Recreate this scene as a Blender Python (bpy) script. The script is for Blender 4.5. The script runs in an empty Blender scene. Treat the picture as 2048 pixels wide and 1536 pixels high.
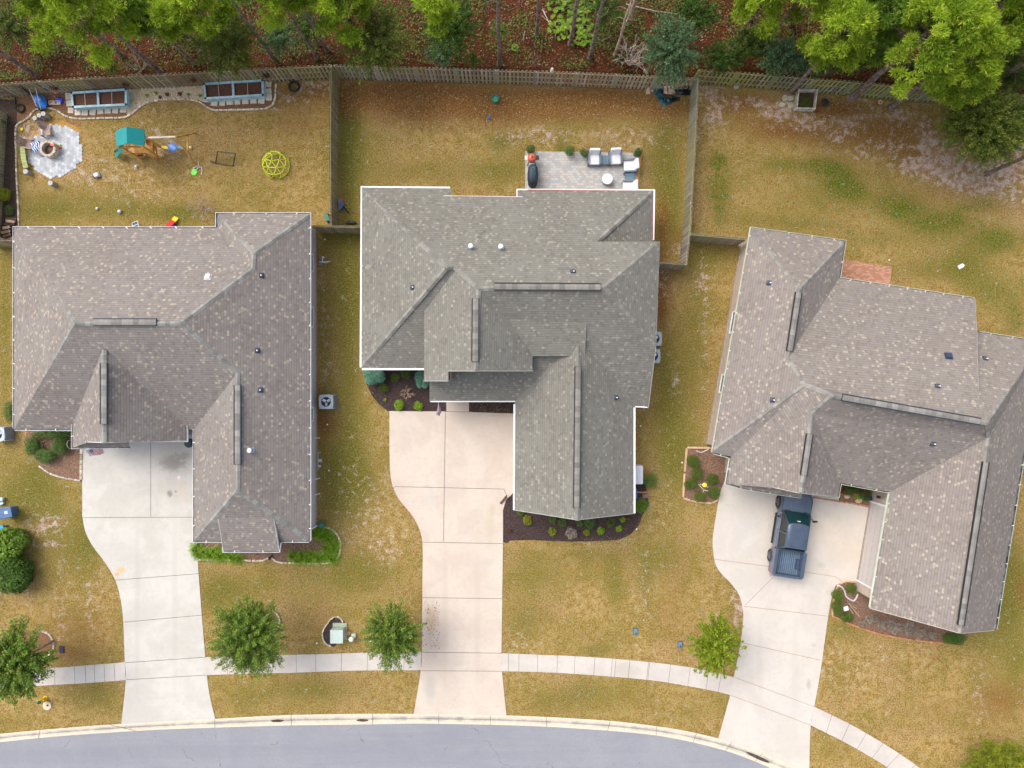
import bpy, bmesh, math, random
import numpy as np
from mathutils import Vector, Matrix, geometry
random.seed(7); rng = np.random.default_rng(7)
S = bpy.context.scene; COL = S.collection
R = math.radians
# ---------------------------------------------------------------- camera, sky, sun, exposure
HC = 44.4; FPX = 1421.0
cam = bpy.data.objects.new('camera', bpy.data.cameras.new('camera')); COL.objects.link(cam)
cam.location = (0, 0, HC); cam.rotation_euler = (0, 0, 0)
cam.data.sensor_width = 36.0; cam.data.lens = 36.0 * FPX / 2048.0
cam.data.clip_end = 3000.0; S.camera = cam
world = bpy.data.worlds.new('World'); S.world = world; world.use_nodes = True
SUN_EL, SUN_AZ = 52.0, 140.0         # azimuth measured from +X, counter-clockwise (light comes from the upper left)
nt = world.node_tree; nt.nodes.clear()
sky = nt.nodes.new('ShaderNodeTexSky'); sky.sky_type = 'NISHITA'; sky.sun_disc = False
sky.sun_elevation = R(SUN_EL); sky.sun_rotation = R(90 - SUN_AZ); sky.air_density = 1.0; sky.dust_density = 5.0; sky.ozone_density = 1.0
bg = nt.nodes.new('ShaderNodeBackground'); bg.inputs[1].default_value = 0.15
wo = nt.nodes.new('ShaderNodeOutputWorld')
hs = nt.nodes.new('ShaderNodeHueSaturation'); hs.inputs['Saturation'].default_value = .5; nt.links.new(sky.outputs[0], hs.inputs['Color']); nt.links.new(hs.outputs[0], bg.inputs[0]); nt.links.new(bg.outputs[0], wo.inputs[0])
sl = bpy.data.lights.new('sun', 'SUN'); sl.energy = 0.65; sl.angle = R(40); sl.color = (1.0, 0.90, 0.76)
sun = bpy.data.objects.new('sun', sl); COL.objects.link(sun)
sd = Vector((math.cos(R(SUN_AZ)) * math.cos(R(SUN_EL)), math.sin(R(SUN_AZ)) * math.cos(R(SUN_EL)), math.sin(R(SUN_EL))))
sun.rotation_euler = sd.to_track_quat('Z', 'Y').to_euler()
S.view_settings.view_transform = 'Standard'; S.view_settings.look = 'None'
S.view_settings.exposure = 0.76; S.view_settings.gamma = 1.0
S.render.engine = 'CYCLES'
try:
    S.cycles.max_bounces = 6; S.cycles.transparent_max_bounces = 4; S.cycles.use_denoising = True
except Exception: pass
# ---------------------------------------------------------------- helpers
def P(px, py, z=0.0):
    k = (HC - z) / FPX
    return Vector(((px - 1024) * k, (768 - py) * k, z))
def lin(r, g, b, k=1.0):
    f = lambda c: (c / 255 / 12.92 if c / 255 <= .04045 else ((c / 255 + .055) / 1.055) ** 2.4) * k
    return (f(r), f(g), f(b))
def empty(name, loc, rz=0.0):
    o = bpy.data.objects.new(name, None); COL.objects.link(o)
    o.location = loc; o.rotation_euler = (0, 0, rz); o.empty_display_size = .2
    return o
def tag(o, label=None, cat=None, group=None, kind=None):
    if label: o['label'] = label
    if cat: o['category'] = cat
    if group: o['group'] = group
    if kind: o['kind'] = kind
    return o
def thing(name, label, cat, loc, rz=0.0, group=None):
    return tag(empty(name, loc, rz), label, cat, group)
def copy_tree(o, parent=None):
    c = o.copy(); COL.objects.link(c); c.parent = parent
    for ch in list(o.children): copy_tree(ch, c)
    return c
class MB:
    def __init__(s): s.v = []; s.f = []; s.m = []; s.r = []; s.smooth = False
    def face(s, pts, m=0, r=None):
        n = len(s.v); s.v += [tuple(p) for p in pts]; s.f.append(tuple(range(n, n + len(pts)))); s.m.append(m); s.r.append(random.random() if r is None else r)
    def mesh(s, vs, fs, m=0, r=None):
        n = len(s.v); s.v += [tuple(p) for p in vs]; rr = random.random() if r is None else r
        for f in fs: s.f.append(tuple(n + i for i in f)); s.m.append(m); s.r.append(rr)
        return s
    def box(s, c, d, rz=0, m=0, r=None, M=None, tp=1.0):
        x, y, z = d[0] / 2, d[1] / 2, d[2] / 2; vs = []
        for sz in (-1, 1):
            k = tp if sz > 0 else 1
            for sx, sy in ((-1, -1), (1, -1), (1, 1), (-1, 1)): vs.append(Vector((sx * x * k, sy * y * k, sz * z)))
        Q = M if M is not None else Matrix.Rotation(rz, 3, 'Z')
        vs = [Q @ q + Vector(c) for q in vs]
        return s.mesh(vs, [(3, 2, 1, 0), (4, 5, 6, 7), (0, 1, 5, 4), (1, 2, 6, 5), (2, 3, 7, 6), (3, 0, 4, 7)], m, r)
    def bar(s, a, b, w, h, m=0, r=None):
        a, b = Vector(a), Vector(b); d = b - a
        if d.length < 1e-6: return s
        q = d.to_track_quat('X', 'Z').to_matrix()
        return s.box((a + b) / 2, (d.length, w, h), m=m, r=r, M=q)
    def tube(s, a, b, r0, r1=None, n=8, m=0, r=None, cap=True):
        a, b = Vector(a), Vector(b); r1 = r0 if r1 is None else r1; d = b - a
        if d.length < 1e-6: return s
        q = d.to_track_quat('Z', 'Y').to_matrix(); vs = []
        for c, rr in ((a, r0), (b, r1)):
            for i in range(n):
                t = 2 * math.pi * i / n; vs.append(c + q @ Vector((math.cos(t) * rr, math.sin(t) * rr, 0)))
        fs = [(i, (i + 1) % n, n + (i + 1) % n, n + i) for i in range(n)]
        if cap: fs += [tuple(range(n - 1, -1, -1)), tuple(range(n, 2 * n))]
        return s.mesh(vs, fs, m, r)
    def path(s, pts, r0, r1=None, n=6, m=0, r=None):
        r1 = r0 if r1 is None else r1; k = len(pts) - 1; rr = random.random() if r is None else r
        for i in range(k):
            s.tube(pts[i], pts[i + 1], r0 + (r1 - r0) * i / k, r0 + (r1 - r0) * (i + 1) / k, n, m, rr)
        return s
    def lathe(s, c, prof, n=20, m=0, r=None, cap=True):
        vs = []; c = Vector(c)
        for rr, z in prof:
            for i in range(n):
                t = 2 * math.pi * i / n; vs.append(c + Vector((math.cos(t) * rr, math.sin(t) * rr, z)))
        fs = []
        for k in range(len(prof) - 1):
            for i in range(n): fs.append((k * n + i, k * n + (i + 1) % n, (k + 1) * n + (i + 1) % n, (k + 1) * n + i))
        if cap: fs += [tuple(range(n - 1, -1, -1)), tuple(range((len(prof) - 1) * n, len(prof) * n))]
        return s.mesh(vs, fs, m, r)
    def ball(s, c, rad, n=12, m=0, r=None):
        rx, ry, rz = rad if isinstance(rad, (tuple, list)) else (rad,) * 3
        k = max(5, n // 2); prof = []
        vs = []; c = Vector(c)
        for j in range(k + 1):
            ph = math.pi * (j / k - .5)
            for i in range(n):
                t = 2 * math.pi * i / n
                vs.append(c + Vector((math.cos(ph) * math.cos(t) * rx, math.cos(ph) * math.sin(t) * ry, math.sin(ph) * rz)))
        fs = [(j * n + i, j * n + (i + 1) % n, (j + 1) * n + (i + 1) % n, (j + 1) * n + i) for j in range(k) for i in range(n)]
        return s.mesh(vs, fs, m, r)
    def prism(s, pts, z0, z1, m=0, r=None):
        n = len(pts); vs = [Vector((p[0], p[1], z0)) for p in pts] + [Vector((p[0], p[1], z1)) for p in pts]
        ar = sum(pts[i][0] * pts[(i + 1) % n][1] - pts[(i + 1) % n][0] * pts[i][1] for i in range(n))
        fs = [(i, (i + 1) % n, n + (i + 1) % n, n + i) for i in range(n)] + [tuple(range(n - 1, -1, -1)), tuple(range(n, 2 * n))]
        if ar < 0: fs = [f[::-1] for f in fs]
        return s.mesh(vs, fs, m, r)
    def build(s, name, mats, parent=None, smooth=False, bevel=0, tri=False):
        me = bpy.data.meshes.new(name); me.from_pydata(s.v, [], s.f)
        if not isinstance(mats, (list, tuple)): mats = [mats]
        for q in mats: me.materials.append(q)
        me.polygons.foreach_set('material_index', s.m)
        at = me.attributes.new('rnd', 'FLOAT', 'FACE'); at.data.foreach_set('value', s.r)
        if smooth: me.polygons.foreach_set('use_smooth', [True] * len(s.f))
        me.update()
        o = bpy.data.objects.new(name, me); COL.objects.link(o); o.parent = parent
        if smooth:
            try: me.set_sharp_from_angle(angle=R(40))
            except Exception: pass
        if bevel:
            b = o.modifiers.new('bevel', 'BEVEL'); b.width = bevel; b.segments = 2; b.limit_method = 'ANGLE'; b.angle_limit = R(35)
        return o
def raw_mesh(name, V, F4, rnd, mat, parent=None):
    me = bpy.data.meshes.new(name); nv = len(V); nf = len(F4); k = F4.shape[1]
    me.vertices.add(nv); me.vertices.foreach_set('co', V.astype(np.float32).ravel())
    me.loops.add(nf * k); me.loops.foreach_set('vertex_index', F4.astype(np.int32).ravel())
    me.polygons.add(nf); me.polygons.foreach_set('loop_start', (np.arange(nf) * k).astype(np.int32))
    try: me.polygons.foreach_set('loop_total', np.full(nf, k, np.int32))
    except Exception: pass
    me.update(calc_edges=True); me.validate()
    at = me.attributes.new('rnd', 'FLOAT', 'FACE'); at.data.foreach_set('value', rnd.astype(np.float32))
    me.materials.append(mat); o = bpy.data.objects.new(name, me); COL.objects.link(o); o.parent = parent
    return o
# ---------------------------------------------------------------- materials
def newmat(name):
    m = bpy.data.materials.new(name); m.use_nodes = True; t = m.node_tree; b = t.nodes['Principled BSDF']
    return m, t, b
def nd(t, typ, **kw):
    n = t.nodes.new(typ)
    for k, v in kw.items():
        if k.startswith('i_'):
            key = k[2:]; key = int(key) if key.isdigit() else key
            n.inputs[key].default_value = v
        else: setattr(n, k, v)
    return n
BASE = {}
def rgb(c): return (c[0], c[1], c[2], 1.0)
def mixc(t, fac, a, b, bt='MIX'):
    n = t.nodes.new('ShaderNodeMix'); n.data_type = 'RGBA'; n.blend_type = bt
    for sock, v in ((n.inputs[0], fac), (n.inputs[6], a), (n.inputs[7], b)):
        if hasattr(v, 'links') or hasattr(v, 'is_output'): t.links.new(v, sock)
        elif isinstance(v, (int, float)): sock.default_value = v
        else: sock.default_value = rgb(v)
    return n.outputs[2]
def math_(t, op, a, b=None, c=None, clamp=False):
    n = t.nodes.new('ShaderNodeMath'); n.operation = op; n.use_clamp = clamp
    for i, v in enumerate((a, b, c)):
        if v is None: continue
        if isinstance(v, (int, float)): n.inputs[i].default_value = v
        else: t.links.new(v, n.inputs[i])
    return n.outputs[0]
def noise(t, vec, scale, detail=3, rough=.5, dist=0):
    n = nd(t, 'ShaderNodeTexNoise'); n.inputs['Scale'].default_value = scale; n.inputs['Detail'].default_value = detail
    n.inputs['Roughness'].default_value = rough; n.inputs['Distortion'].default_value = dist
    if vec is not None: t.links.new(vec, n.inputs['Vector'])
    return n.outputs[0]
def remap(t, v, a, b, c=0.0, d=1.0, smooth=True):
    n = nd(t, 'ShaderNodeMapRange'); n.interpolation_type = 'SMOOTHSTEP' if smooth else 'LINEAR'
    t.links.new(v, n.inputs[0])
    for i, x in zip((1, 2, 3, 4), (a, b, c, d)): n.inputs[i].default_value = x
    return n.outputs[0]
def objco(t):
    return nd(t, 'ShaderNodeTexCoord').outputs['Object']
def geoco(t):
    return nd(t, 'ShaderNodeNewGeometry').outputs['Position']
def bump(t, b, h, strength=.4, dist=.02):
    n = nd(t, 'ShaderNodeBump'); n.inputs['Strength'].default_value = strength; n.inputs['Distance'].default_value = dist
    t.links.new(h, n.inputs['Height']); t.links.new(n.outputs[0], b.inputs['Normal'])
MC = {}
def mat(name, c, rough=.7, var=.18, scale=6.0, rnd=0.0, metal=0.0, bmp=0.0, bscale=40, c2=None, trans=0.0, spec=None):
    if name in MC: return MC[name]
    m, t, b = newmat(name); co = geoco(t) if rnd >= 0 else objco(t)
    n1 = noise(t, co, scale, 4, .6)
    f = remap(t, n1, .3, .7)
    lo = tuple(x * (1 - var) for x in c); hi = tuple(min(1, x * (1 + var)) for x in (c2 or c))
    col = mixc(t, f, lo, hi)
    if rnd > 0:
        a = nd(t, 'ShaderNodeAttribute', attribute_name='rnd'); v = remap(t, a.outputs['Fac'], 0, 1, 1 - rnd, 1 + rnd, False)
        cmb = nd(t, 'ShaderNodeCombineColor')
        for i in range(3): t.links.new(v, cmb.inputs[i])
        col = mixc(t, 1.0, col, cmb.outputs[0], 'MULTIPLY')
    t.links.new(col, b.inputs['Base Color'])
    b.inputs['Roughness'].default_value = rough; b.inputs['Metallic'].default_value = metal
    if spec is not None: b.inputs['Specular IOR Level'].default_value = spec
    if bmp: bump(t, b, noise(t, co, bscale, 3, .6), bmp, .02)
    MC[name] = m; return m
def leafmat(name, ca, cb, cc=None, transl=.25):
    """foliage: colour runs from ca (rnd 0) to cb (rnd 1), a share of leaves cc"""
    if name in MC: return MC[name]
    m, t, b = newmat(name); a = nd(t, 'ShaderNodeAttribute', attribute_name='rnd')
    col = mixc(t, a.outputs['Fac'], ca, cb)
    if cc:
        f = math_(t, 'FRACT', math_(t, 'MULTIPLY', a.outputs['Fac'], 17.31)); f = math_(t, 'GREATER_THAN', f, .9)
        col = mixc(t, f, col, cc)
    t.links.new(col, b.inputs['Base Color']); b.inputs['Roughness'].default_value = .6; b.inputs['Specular IOR Level'].default_value = .25
    tr = nd(t, 'ShaderNodeBsdfTranslucent'); t.links.new(col, tr.inputs[0])
    mx = nd(t, 'ShaderNodeMixShader'); mx.inputs[0].default_value = transl
    t.links.new(b.outputs[0], mx.inputs[1]); t.links.new(tr.outputs[0], mx.inputs[2])
    t.links.new(mx.outputs[0], t.nodes['Material Output'].inputs[0])
    MC[name] = m; return m
def shingle(name, base, light, speck, tone):
    m, t, b = newmat(name); uv = nd(t, 'ShaderNodeUVMap').outputs[0]; h = .148; pos = geoco(t)
    sx = nd(t, 'ShaderNodeSeparateXYZ'); t.links.new(uv, sx.inputs[0])
    rowf = math_(t, 'DIVIDE', sx.outputs[1], h); row = math_(t, 'FLOOR', rowf); fr = math_(t, 'FRACT', rowf)
    def cell(w, k):
        u = math_(t, 'ADD', math_(t, 'DIVIDE', sx.outputs[0], w), math_(t, 'MULTIPLY', row, k)); cx = math_(t, 'FLOOR', u)
        cb = nd(t, 'ShaderNodeCombineXYZ'); t.links.new(cx, cb.inputs[0]); t.links.new(row, cb.inputs[1]); wn = nd(t, 'ShaderNodeTexWhiteNoise'); wn.noise_dimensions = '2D'; t.links.new(cb.outputs[0], wn.inputs['Vector'])
        return wn.outputs['Value'], wn.outputs['Color'], math_(t, 'FRACT', u)
    v1, _, _ = cell(.33, .37); v2, c2, f2 = cell(.15, .618)
    col = mixc(t, v1, tuple(x * .88 for x in base), tuple(x * 1.10 for x in base))
    col = mixc(t, math_(t, 'MULTIPLY', v2, .5), col, tone)
    big = noise(t, pos, .35, 4, .6); col = mixc(t, remap(t, big, .35, .68, 0, .5), col, light)
    s2 = nd(t, 'ShaderNodeSeparateColor'); t.links.new(c2, s2.inputs[0])
    dens = math_(t, 'ADD', s2.outputs[0], math_(t, 'MULTIPLY', math_(t, 'SUBTRACT', noise(t, pos, .8, 2), .5), .12))
    f = math_(t, 'MULTIPLY', remap(t, dens, .84, .88), remap(t, s2.outputs[1], 0, 1, .10, .72, False))
    col = mixc(t, f, col, speck)
    dk = remap(t, s2.outputs[2], .80, .9, 0, .30); col = mixc(t, dk, col, tuple(x * .5 for x in base))
    line = remap(t, fr, .02, .18, .62, 0); col = mixc(t, line, col, tuple(x * .30 for x in base))  # dark asphalt butt edge, with the shadow line of each course painted in
    jt = math_(t, 'MULTIPLY', math_(t, 'LESS_THAN', f2, .09), .32); col = mixc(t, jt, col, tuple(x * .35 for x in base))
    gr = noise(t, pos, 45, 2, .7); col = mixc(t, remap(t, gr, .35, .7, 0, .2), col, tuple(x * .55 for x in base))
    t.links.new(col, b.inputs['Base Color']); b.inputs['Roughness'].default_value = .92; b.inputs['Specular IOR Level'].default_value = .2
    bump(t, b, math_(t, 'ADD', math_(t, 'MULTIPLY', math_(t, 'SUBTRACT', 1.0, fr), .8), math_(t, 'MULTIPLY', v2, .35)), .6, .02)
    return m
# ---------------------------------------------------------------- ground
def inpoly(X, Y, pts):
    r = np.zeros(X.shape, bool); n = len(pts)
    for i in range(n):
        x0, y0 = pts[i]; x1, y1 = pts[(i + 1) % n]
        c = ((y0 > Y) != (y1 > Y)) & (X < (x1 - x0) * (Y - y0) / (y1 - y0 + 1e-12) + x0); r ^= c
    return r
def px2(pts, z=0): return [tuple(P(a, b, z)[:2]) for a, b in pts]
FENCE_TOP = [(-90, 175), (0, 167), (160, 156), (330, 148), (512, 137), (662, 130)]
FENCE_MID = [(668, 130), (780, 134), (900, 137), (1024, 141), (1150, 145), (1300, 152), (1396, 157)]
FENCE_RGT = [(1399, 139), (1536, 149), (1700, 162), (1830, 175), (1960, 184), (2060, 190), (2180, 200)]
def build_ground():
    fx = np.arange(-36, 36.01, .25); fy = np.arange(-27, 27.01, .25)
    ox = np.array([40, 50, 70, 110, 200, 400, 900.]); xs = np.concatenate([-ox[::-1], fx, ox]); ys = np.concatenate([-ox[::-1], fy, ox])
    X, Y = np.meshgrid(xs, ys); nx, ny = len(xs), len(ys)
    PX = X * 32 + 1024; PY = 768 - Y * 32
    ch = np.zeros((ny, nx, 4))      # green, sand, rust, forest
    def blob(k, x, y, rx, ry, w, ang=0):
        dx = PX - x; dy = PY - y; c, s = math.cos(R(ang)), math.sin(R(ang))
        u = (dx * c + dy * s) / rx; v = (-dx * s + dy * c) / ry
        ch[..., k] += w * np.exp(-(u * u + v * v))
    G = [(700, 560, 34, 90, .5), (690, 960, 70, 60, .4), (730, 1140, 90, 40, .3), (1390, 760, 40, 200, .3), (1350, 930, 50, 60, .35), (30, 1000, 40, 60, .4), (150, 1110, 60, 60, .35), (470, 1180, 60, 30, .4), (1060, 1150, 60, 60, .3), (1700, 1270, 60, 20, .3), (2000, 1250, 40, 140, .35), (1500, 345, 60, 30, .3), (1600, 400, 120, 50, .35), (1760, 390, 120, 40, .35), (1920, 470, 110, 50, .4), (80, 1000, 40, 90, .4), (180, 1080, 25, 60, .4), (1180, 1110, 140, 20, .3), (1100, 1400, 80, 30, .35), (700, 260, 26, 130, .9), (700, 640, 26, 240, .8), (690, 470, 60, 25, .5), (650, 640, 18, 150, .45), (700, 900, 60, 120, .45), (1000, 285, 26, 22, .8), (1122, 300, 14, 34, .8),
         (850, 345, 170, 30, .45), (1000, 340, 60, 30, .5), (1330, 330, 36, 110, .85), (1340, 430, 22, 60, .6), (860, 230, 60, 30, .2), (740, 300, 50, 60, .3), (1200, 240, 120, 30, .3),
         (300, 425, 220, 22, .5), (90, 420, 60, 40, .5), (190, 400, 120, 30, .3), (360, 430, 30, 16, .8), (10, 620, 16, 200, .75), (60, 960, 60, 60, .4), (130, 1060, 70, 120, .35),
         (460, 380, 80, 30, .15), (1420, 520, 60, 36, .55), (1400, 640, 30, 120, .3), (1340, 840, 36, 130, .75), (1390, 930, 30, 80, .3), (1330, 690, 12, 120, .25),
         (1435, 320, 16, 12, 1), (1440, 400, 20, 60, .7), (1560, 330, 40, 12, .45), (1640, 330, 50, 20, .8), (1680, 360, 40, 26, .9), (1700, 385, 30, 14, .7), (1800, 415, 50, 22, .8), (1860, 450, 60, 18, .6),
         (1960, 410, 50, 16, .5), (1990, 480, 40, 24, .9), (1900, 440, 40, 20, .5), (1980, 580, 60, 40, .7), (1850, 540, 80, 24, .5), (1740, 480, 120, 16, .35), (2030, 640, 26, 40, .6), (1620, 450, 80, 14, .4), (1930, 530, 40, 30, .6),
         (1500, 440, 60, 20, .4), (2030, 1180, 40, 120, .7), (2040, 1330, 30, 60, .4), (1960, 1300, 30, 120, .35), (1680, 1240, 40, 30, .4), (1330, 1120, 60, 60, .5), (1230, 1180, 20, 60, .5), (1100, 1150, 120, 30, .3),
         (1190, 1300, 40, 16, .6), (640, 1170, 160, 60, .45), (430, 1190, 40, 50, .6), (620, 1380, 110, 30, .6), (490, 1400, 60, 30, .4), (200, 1390, 60, 40, .55), (1200, 1390, 90, 40, .5), (1060, 1250, 60, 40, .3),
         (1400, 1420, 60, 30, .3), (700, 1000, 60, 100, .35), (1290, 1160, 18, 60, .4), (1680, 1490, 40, 40, .3), (240, 1250, 20, 60, .3), (225, 980, 20, 90, .2), (1040, 1240, 36, 60, .25)]
    for g in G: blob(0, *g)
    Sd = [(1500, 205, 50, 12, .55), (1600, 250, 60, 14, .5), (1700, 245, 60, 16, .45), (1780, 290, 60, 20, .45), (1850, 250, 16, 30, .5), (120, 1230, 14, 120, .4), (60, 1150, 8, 90, .4), (100, 1045, 30, 6, .9), (100, 1088, 34, 3, .7), (78, 1060, 10, 8, .7), (770, 1100, 40, 30, .35), (1180, 262, 150, 9, .3), (60, 262, 30, 26, .8), (330, 190, 90, 12, .5), (330, 225, 30, 18, .3), (640, 165, 50, 26, .55), (570, 200, 50, 22, .35), (305, 270, 50, 20, .4), (340, 300, 22, 12, .9), (230, 268, 10, 12, .5),
          (1420, 185, 26, 14, .9), (1430, 225, 22, 30, .9), (1400, 265, 12, 20, .5), (1560, 222, 40, 16, 1.1), (1620, 240, 20, 12, .7), (1680, 270, 40, 12, .7, -40), (1740, 210, 40, 14, .5), (1800, 235, 30, 20, .6), (1860, 290, 26, 30, .9),
          (1900, 310, 40, 20, .8), (1880, 350, 90, 18, .9, 15), (2020, 345, 60, 20, 1.1), (1980, 375, 60, 14, .7), (1950, 330, 60, 14, 1.0), (1830, 330, 30, 16, .6), (1720, 310, 30, 10, .4), (2030, 300, 30, 30, 1.0), (2035, 400, 26, 14, .7),
          (1120, 172, 60, 8, .35), (1040, 275, 60, 14, .45), (1110, 275, 24, 14, .4), (1270, 280, 60, 14, .45), (1330, 565, 16, 30, .5), (1350, 760, 14, 30, .5), (1400, 560, 14, 24, .45), (1350, 500, 12, 20, .6),
          (230, 350, 70, 30, .35), (280, 390, 60, 14, .3), (150, 340, 30, 40, .3), (1290, 1200, 24, 100, .25), (1330, 1000, 22, 80, .22), (1040, 1280, 30, 20, .4), (1475, 1220, 14, 36, .8), (1480, 1180, 14, 26, .6),
          (740, 1010, 70, 90, .28), (540, 1230, 60, 40, .25), (1960, 1390, 16, 90, .3), (640, 540, 8, 40, .5), (650, 660, 8, 60, .4), (660, 740, 24, 16, .4), (90, 1050, 40, 30, .35), (1700, 1330, 120, 60, .2), (1410, 600, 12, 160, .35), (1200, 1080, 60, 18, .3), (190, 1200, 30, 60, .3)]
    for g in Sd: blob(1, *g)
    Ru = [(1470, 215, 60, 26, .5), (1560, 262, 90, 26, .5), (1700, 280, 110, 36, .55), (1820, 300, 70, 40, .55), (1900, 380, 80, 20, .4), (2000, 420, 50, 16, .35), (900, 200, 260, 40, .55), (1150, 220, 150, 36, .5), (800, 190, 120, 30, .8), (830, 210, 50, 40, .6), (980, 215, 120, 30, .6), (1200, 195, 120, 26, .7), (1330, 220, 60, 24, .7), (700, 200, 20, 30, .5), (520, 190, 110, 24, .5), (600, 250, 60, 40, .35), (620, 180, 40, 14, .5),
          (1325, 440, 14, 60, .8), (1322, 600, 10, 60, 1.0), (1335, 560, 20, 80, .5), (1360, 480, 10, 30, .6), (640, 820, 16, 50, .7), (664, 850, 24, 24, .6), (648, 900, 12, 60, .35), (1500, 200, 60, 18, .6), (1700, 215, 60, 14, .7), (1780, 250, 90, 26, .55), (1640, 215, 50, 18, .6),
          (1860, 330, 50, 20, .5), (2030, 230, 40, 40, .6), (30, 220, 30, 30, .5), (80, 280, 20, 60, .4), (135, 250, 40, 12, .6), (1290, 960, 20, 30, .7), (2000, 1400, 60, 50, .6), (1860, 1420, 70, 30, .3), (850, 1180, 16, 60, .35), (150, 1260, 90, 60, .45), (140, 1310, 60, 16, .4),
          (1340, 1240, 40, 60, .3), (1360, 1130, 36, 90, .25), (2040, 1180, 12, 40, .6), (640, 1250, 60, 60, .3), (1550, 250, 80, 26, .35), (480, 270, 120, 60, .2), (1650, 220, 40, 14, .5), (430, 330, 90, 40, .15)]
    for g in Ru: blob(2, *g)
    FK = np.zeros((ny, nx, 4)); ch, keep = FK, ch
    for g in [(1440, 330, 30, 40, .9), (1435, 400, 24, 60, .8), (1560, 325, 50, 14, .5), (1640, 330, 46, 20, .9), (1680, 360, 38, 28, 1.2), (1705, 385, 28, 14, .9), (1800, 415, 46, 22, 1.1), (1860, 450, 60, 18, .7), (1990, 480, 50, 24, 1.1), (1930, 440, 80, 24, .6), (1980, 580, 60, 40, .8), (2030, 640, 26, 40, .8), (1850, 520, 100, 30, .4), (1700, 470, 140, 30, .45), (1600, 420, 140, 40, .4), (1930, 410, 60, 16, .6), (360, 430, 26, 14, .7), (1000, 285, 26, 20, .6), (1122, 300, 10, 30, .8), (1190, 1300, 36, 14, .4), (700, 300, 14, 110, .6), (1330, 400, 16, 30, .5), (230, 420, 60, 16, .35)]: blob(0, *g)
    FK, ch = ch, keep
    fence_pts = px2([(-200, 180)] + FENCE_TOP + FENCE_MID[1:-1] + FENCE_RGT + [(2400, 220)], 1.83)
    fy_ = np.interp(X, [p[0] for p in fence_pts], [p[1] for p in fence_pts])
    ch[..., 3] = np.clip((Y - fy_) / .5 + .6, 0, 1)
    Z = np.zeros_like(X)
    V = np.stack([X, Y, Z], -1).reshape(-1, 3)
    idx = np.arange(nx * ny).reshape(ny, nx)
    F = np.stack([idx[:-1, :-1], idx[:-1, 1:], idx[1:, 1:], idx[1:, :-1]], -1).reshape(-1, 4)
    m, t, b = newmat('ground'); co = geoco(t)
    a = nd(t, 'ShaderNodeAttribute', attribute_name='patch'); sp = nd(t, 'ShaderNodeSeparateColor'); t.links.new(a.outputs['Color'], sp.inputs[0])
    nA = noise(t, co, .55, 5, .62, .6); nB = noise(t, co, 2.6, 5, .68, .4); nC = noise(t, co, 11, 4, .7); nD = noise(t, co, 38, 3, .75)
    nE = noise(t, co, 5.2, 3, .6, 1.5)
    def thr(w, k, n, lo, hi):
        v = math_(t, 'ADD', w, math_(t, 'MULTIPLY', math_(t, 'SUBTRACT', n, .5), k)); return remap(t, v, lo, hi)
    straw = lin(218, 188, 124, .76); straw2 = lin(162, 128, 68, .72)
    green = lin(116, 140, 36, .72); green2 = lin(78, 104, 20, .70)
    sand = lin(228, 212, 204, .80); rust = lin(168, 112, 60, .72); rust2 = lin(130, 80, 40, .72)
    mixn = math_(t, 'ADD', math_(t, 'MULTIPLY', nB, .5), math_(t, 'MULTIPLY', nC, .5))
    lawn = mixc(t, remap(t, mixn, .40, .60), straw2, straw)
    lawn = mixc(t, remap(t, nA, .42, .64, .0, .55), lawn, mixc(t, remap(t, nC, .38, .62), lin(126, 114, 44, .72), lin(178, 158, 80, .74)))
    nF = noise(t, co, .23, 3, .6, 1.0); lawn = mixc(t, remap(t, nF, .50, .66, 0, .45), lawn, mixc(t, remap(t, nC, .38, .62), lin(170, 124, 80, .7), lin(226, 192, 146, .74)))
    gcol = mixc(t, remap(t, nC, .35, .65), green2, green)
    gw = math_(t, 'ADD', math_(t, 'MULTIPLY', nB, .55), math_(t, 'MULTIPLY', nC, .45))
    lawn = mixc(t, math_(t, 'MULTIPLY', thr(sp.outputs[0], 2.8, gw, -.1, .95), .88), lawn, mixc(t, remap(t, nC, .35, .65), lin(98, 98, 34, .70), lin(144, 142, 56, .74)))
    fk = nd(t, 'ShaderNodeAttribute', attribute_name='fleck'); fn = math_(t, 'ADD', math_(t, 'MULTIPLY', noise(t, co, 2.6, 6, .75), .8), math_(t, 'MULTIPLY', nC, .2))
    lawn = mixc(t, math_(t, 'MULTIPLY', thr(fk.outputs['Fac'], 9.0, fn, .85, 1.35), .95), lawn, gcol)
    rcol = mixc(t, remap(t, nC, .35, .65), rust2, rust)
    lawn = mixc(t, math_(t, 'MULTIPLY', thr(sp.outputs[2], 2.2, gw, .05, 1.0), .85), lawn, rcol)
    lawn = mixc(t, math_(t, 'MULTIPLY', thr(math_(t, 'MULTIPLY', sp.outputs[1], 1.15), 4.6, math_(t, 'ADD', math_(t, 'MULTIPLY', nB, .75), math_(t, 'MULTIPLY', nC, .25)), .25, 1.1), .88), lawn, mixc(t, remap(t, nB, .40, .60), lin(186, 140, 106, .75), mixc(t, remap(t, nC, .3, .6), lin(200, 172, 150, .78), sand)))
    # worn straw streaks
    lawn = mixc(t, remap(t, nE, .63, .72, 0, .35), lawn, straw)
    dead = mixc(t, remap(t, nC, .3, .7), lin(66, 36, 24, .6), lin(140, 74, 48, .7))
    dead = mixc(t, remap(t, nB, .46, .62, 0, .8), dead, lin(60, 70, 30, .6))
    dead = mixc(t, remap(t, nA, .52, .68, 0, .6), dead, lin(48, 40, 26, .6))
    dead = mixc(t, remap(t, nD, .62, .72, 0, .6), dead, lin(196, 150, 118, .7))
    fo = thr(alpha_out(a), .8, nB, .3, .7)
    lawn = mixc(t, fo, lawn, dead)
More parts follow.
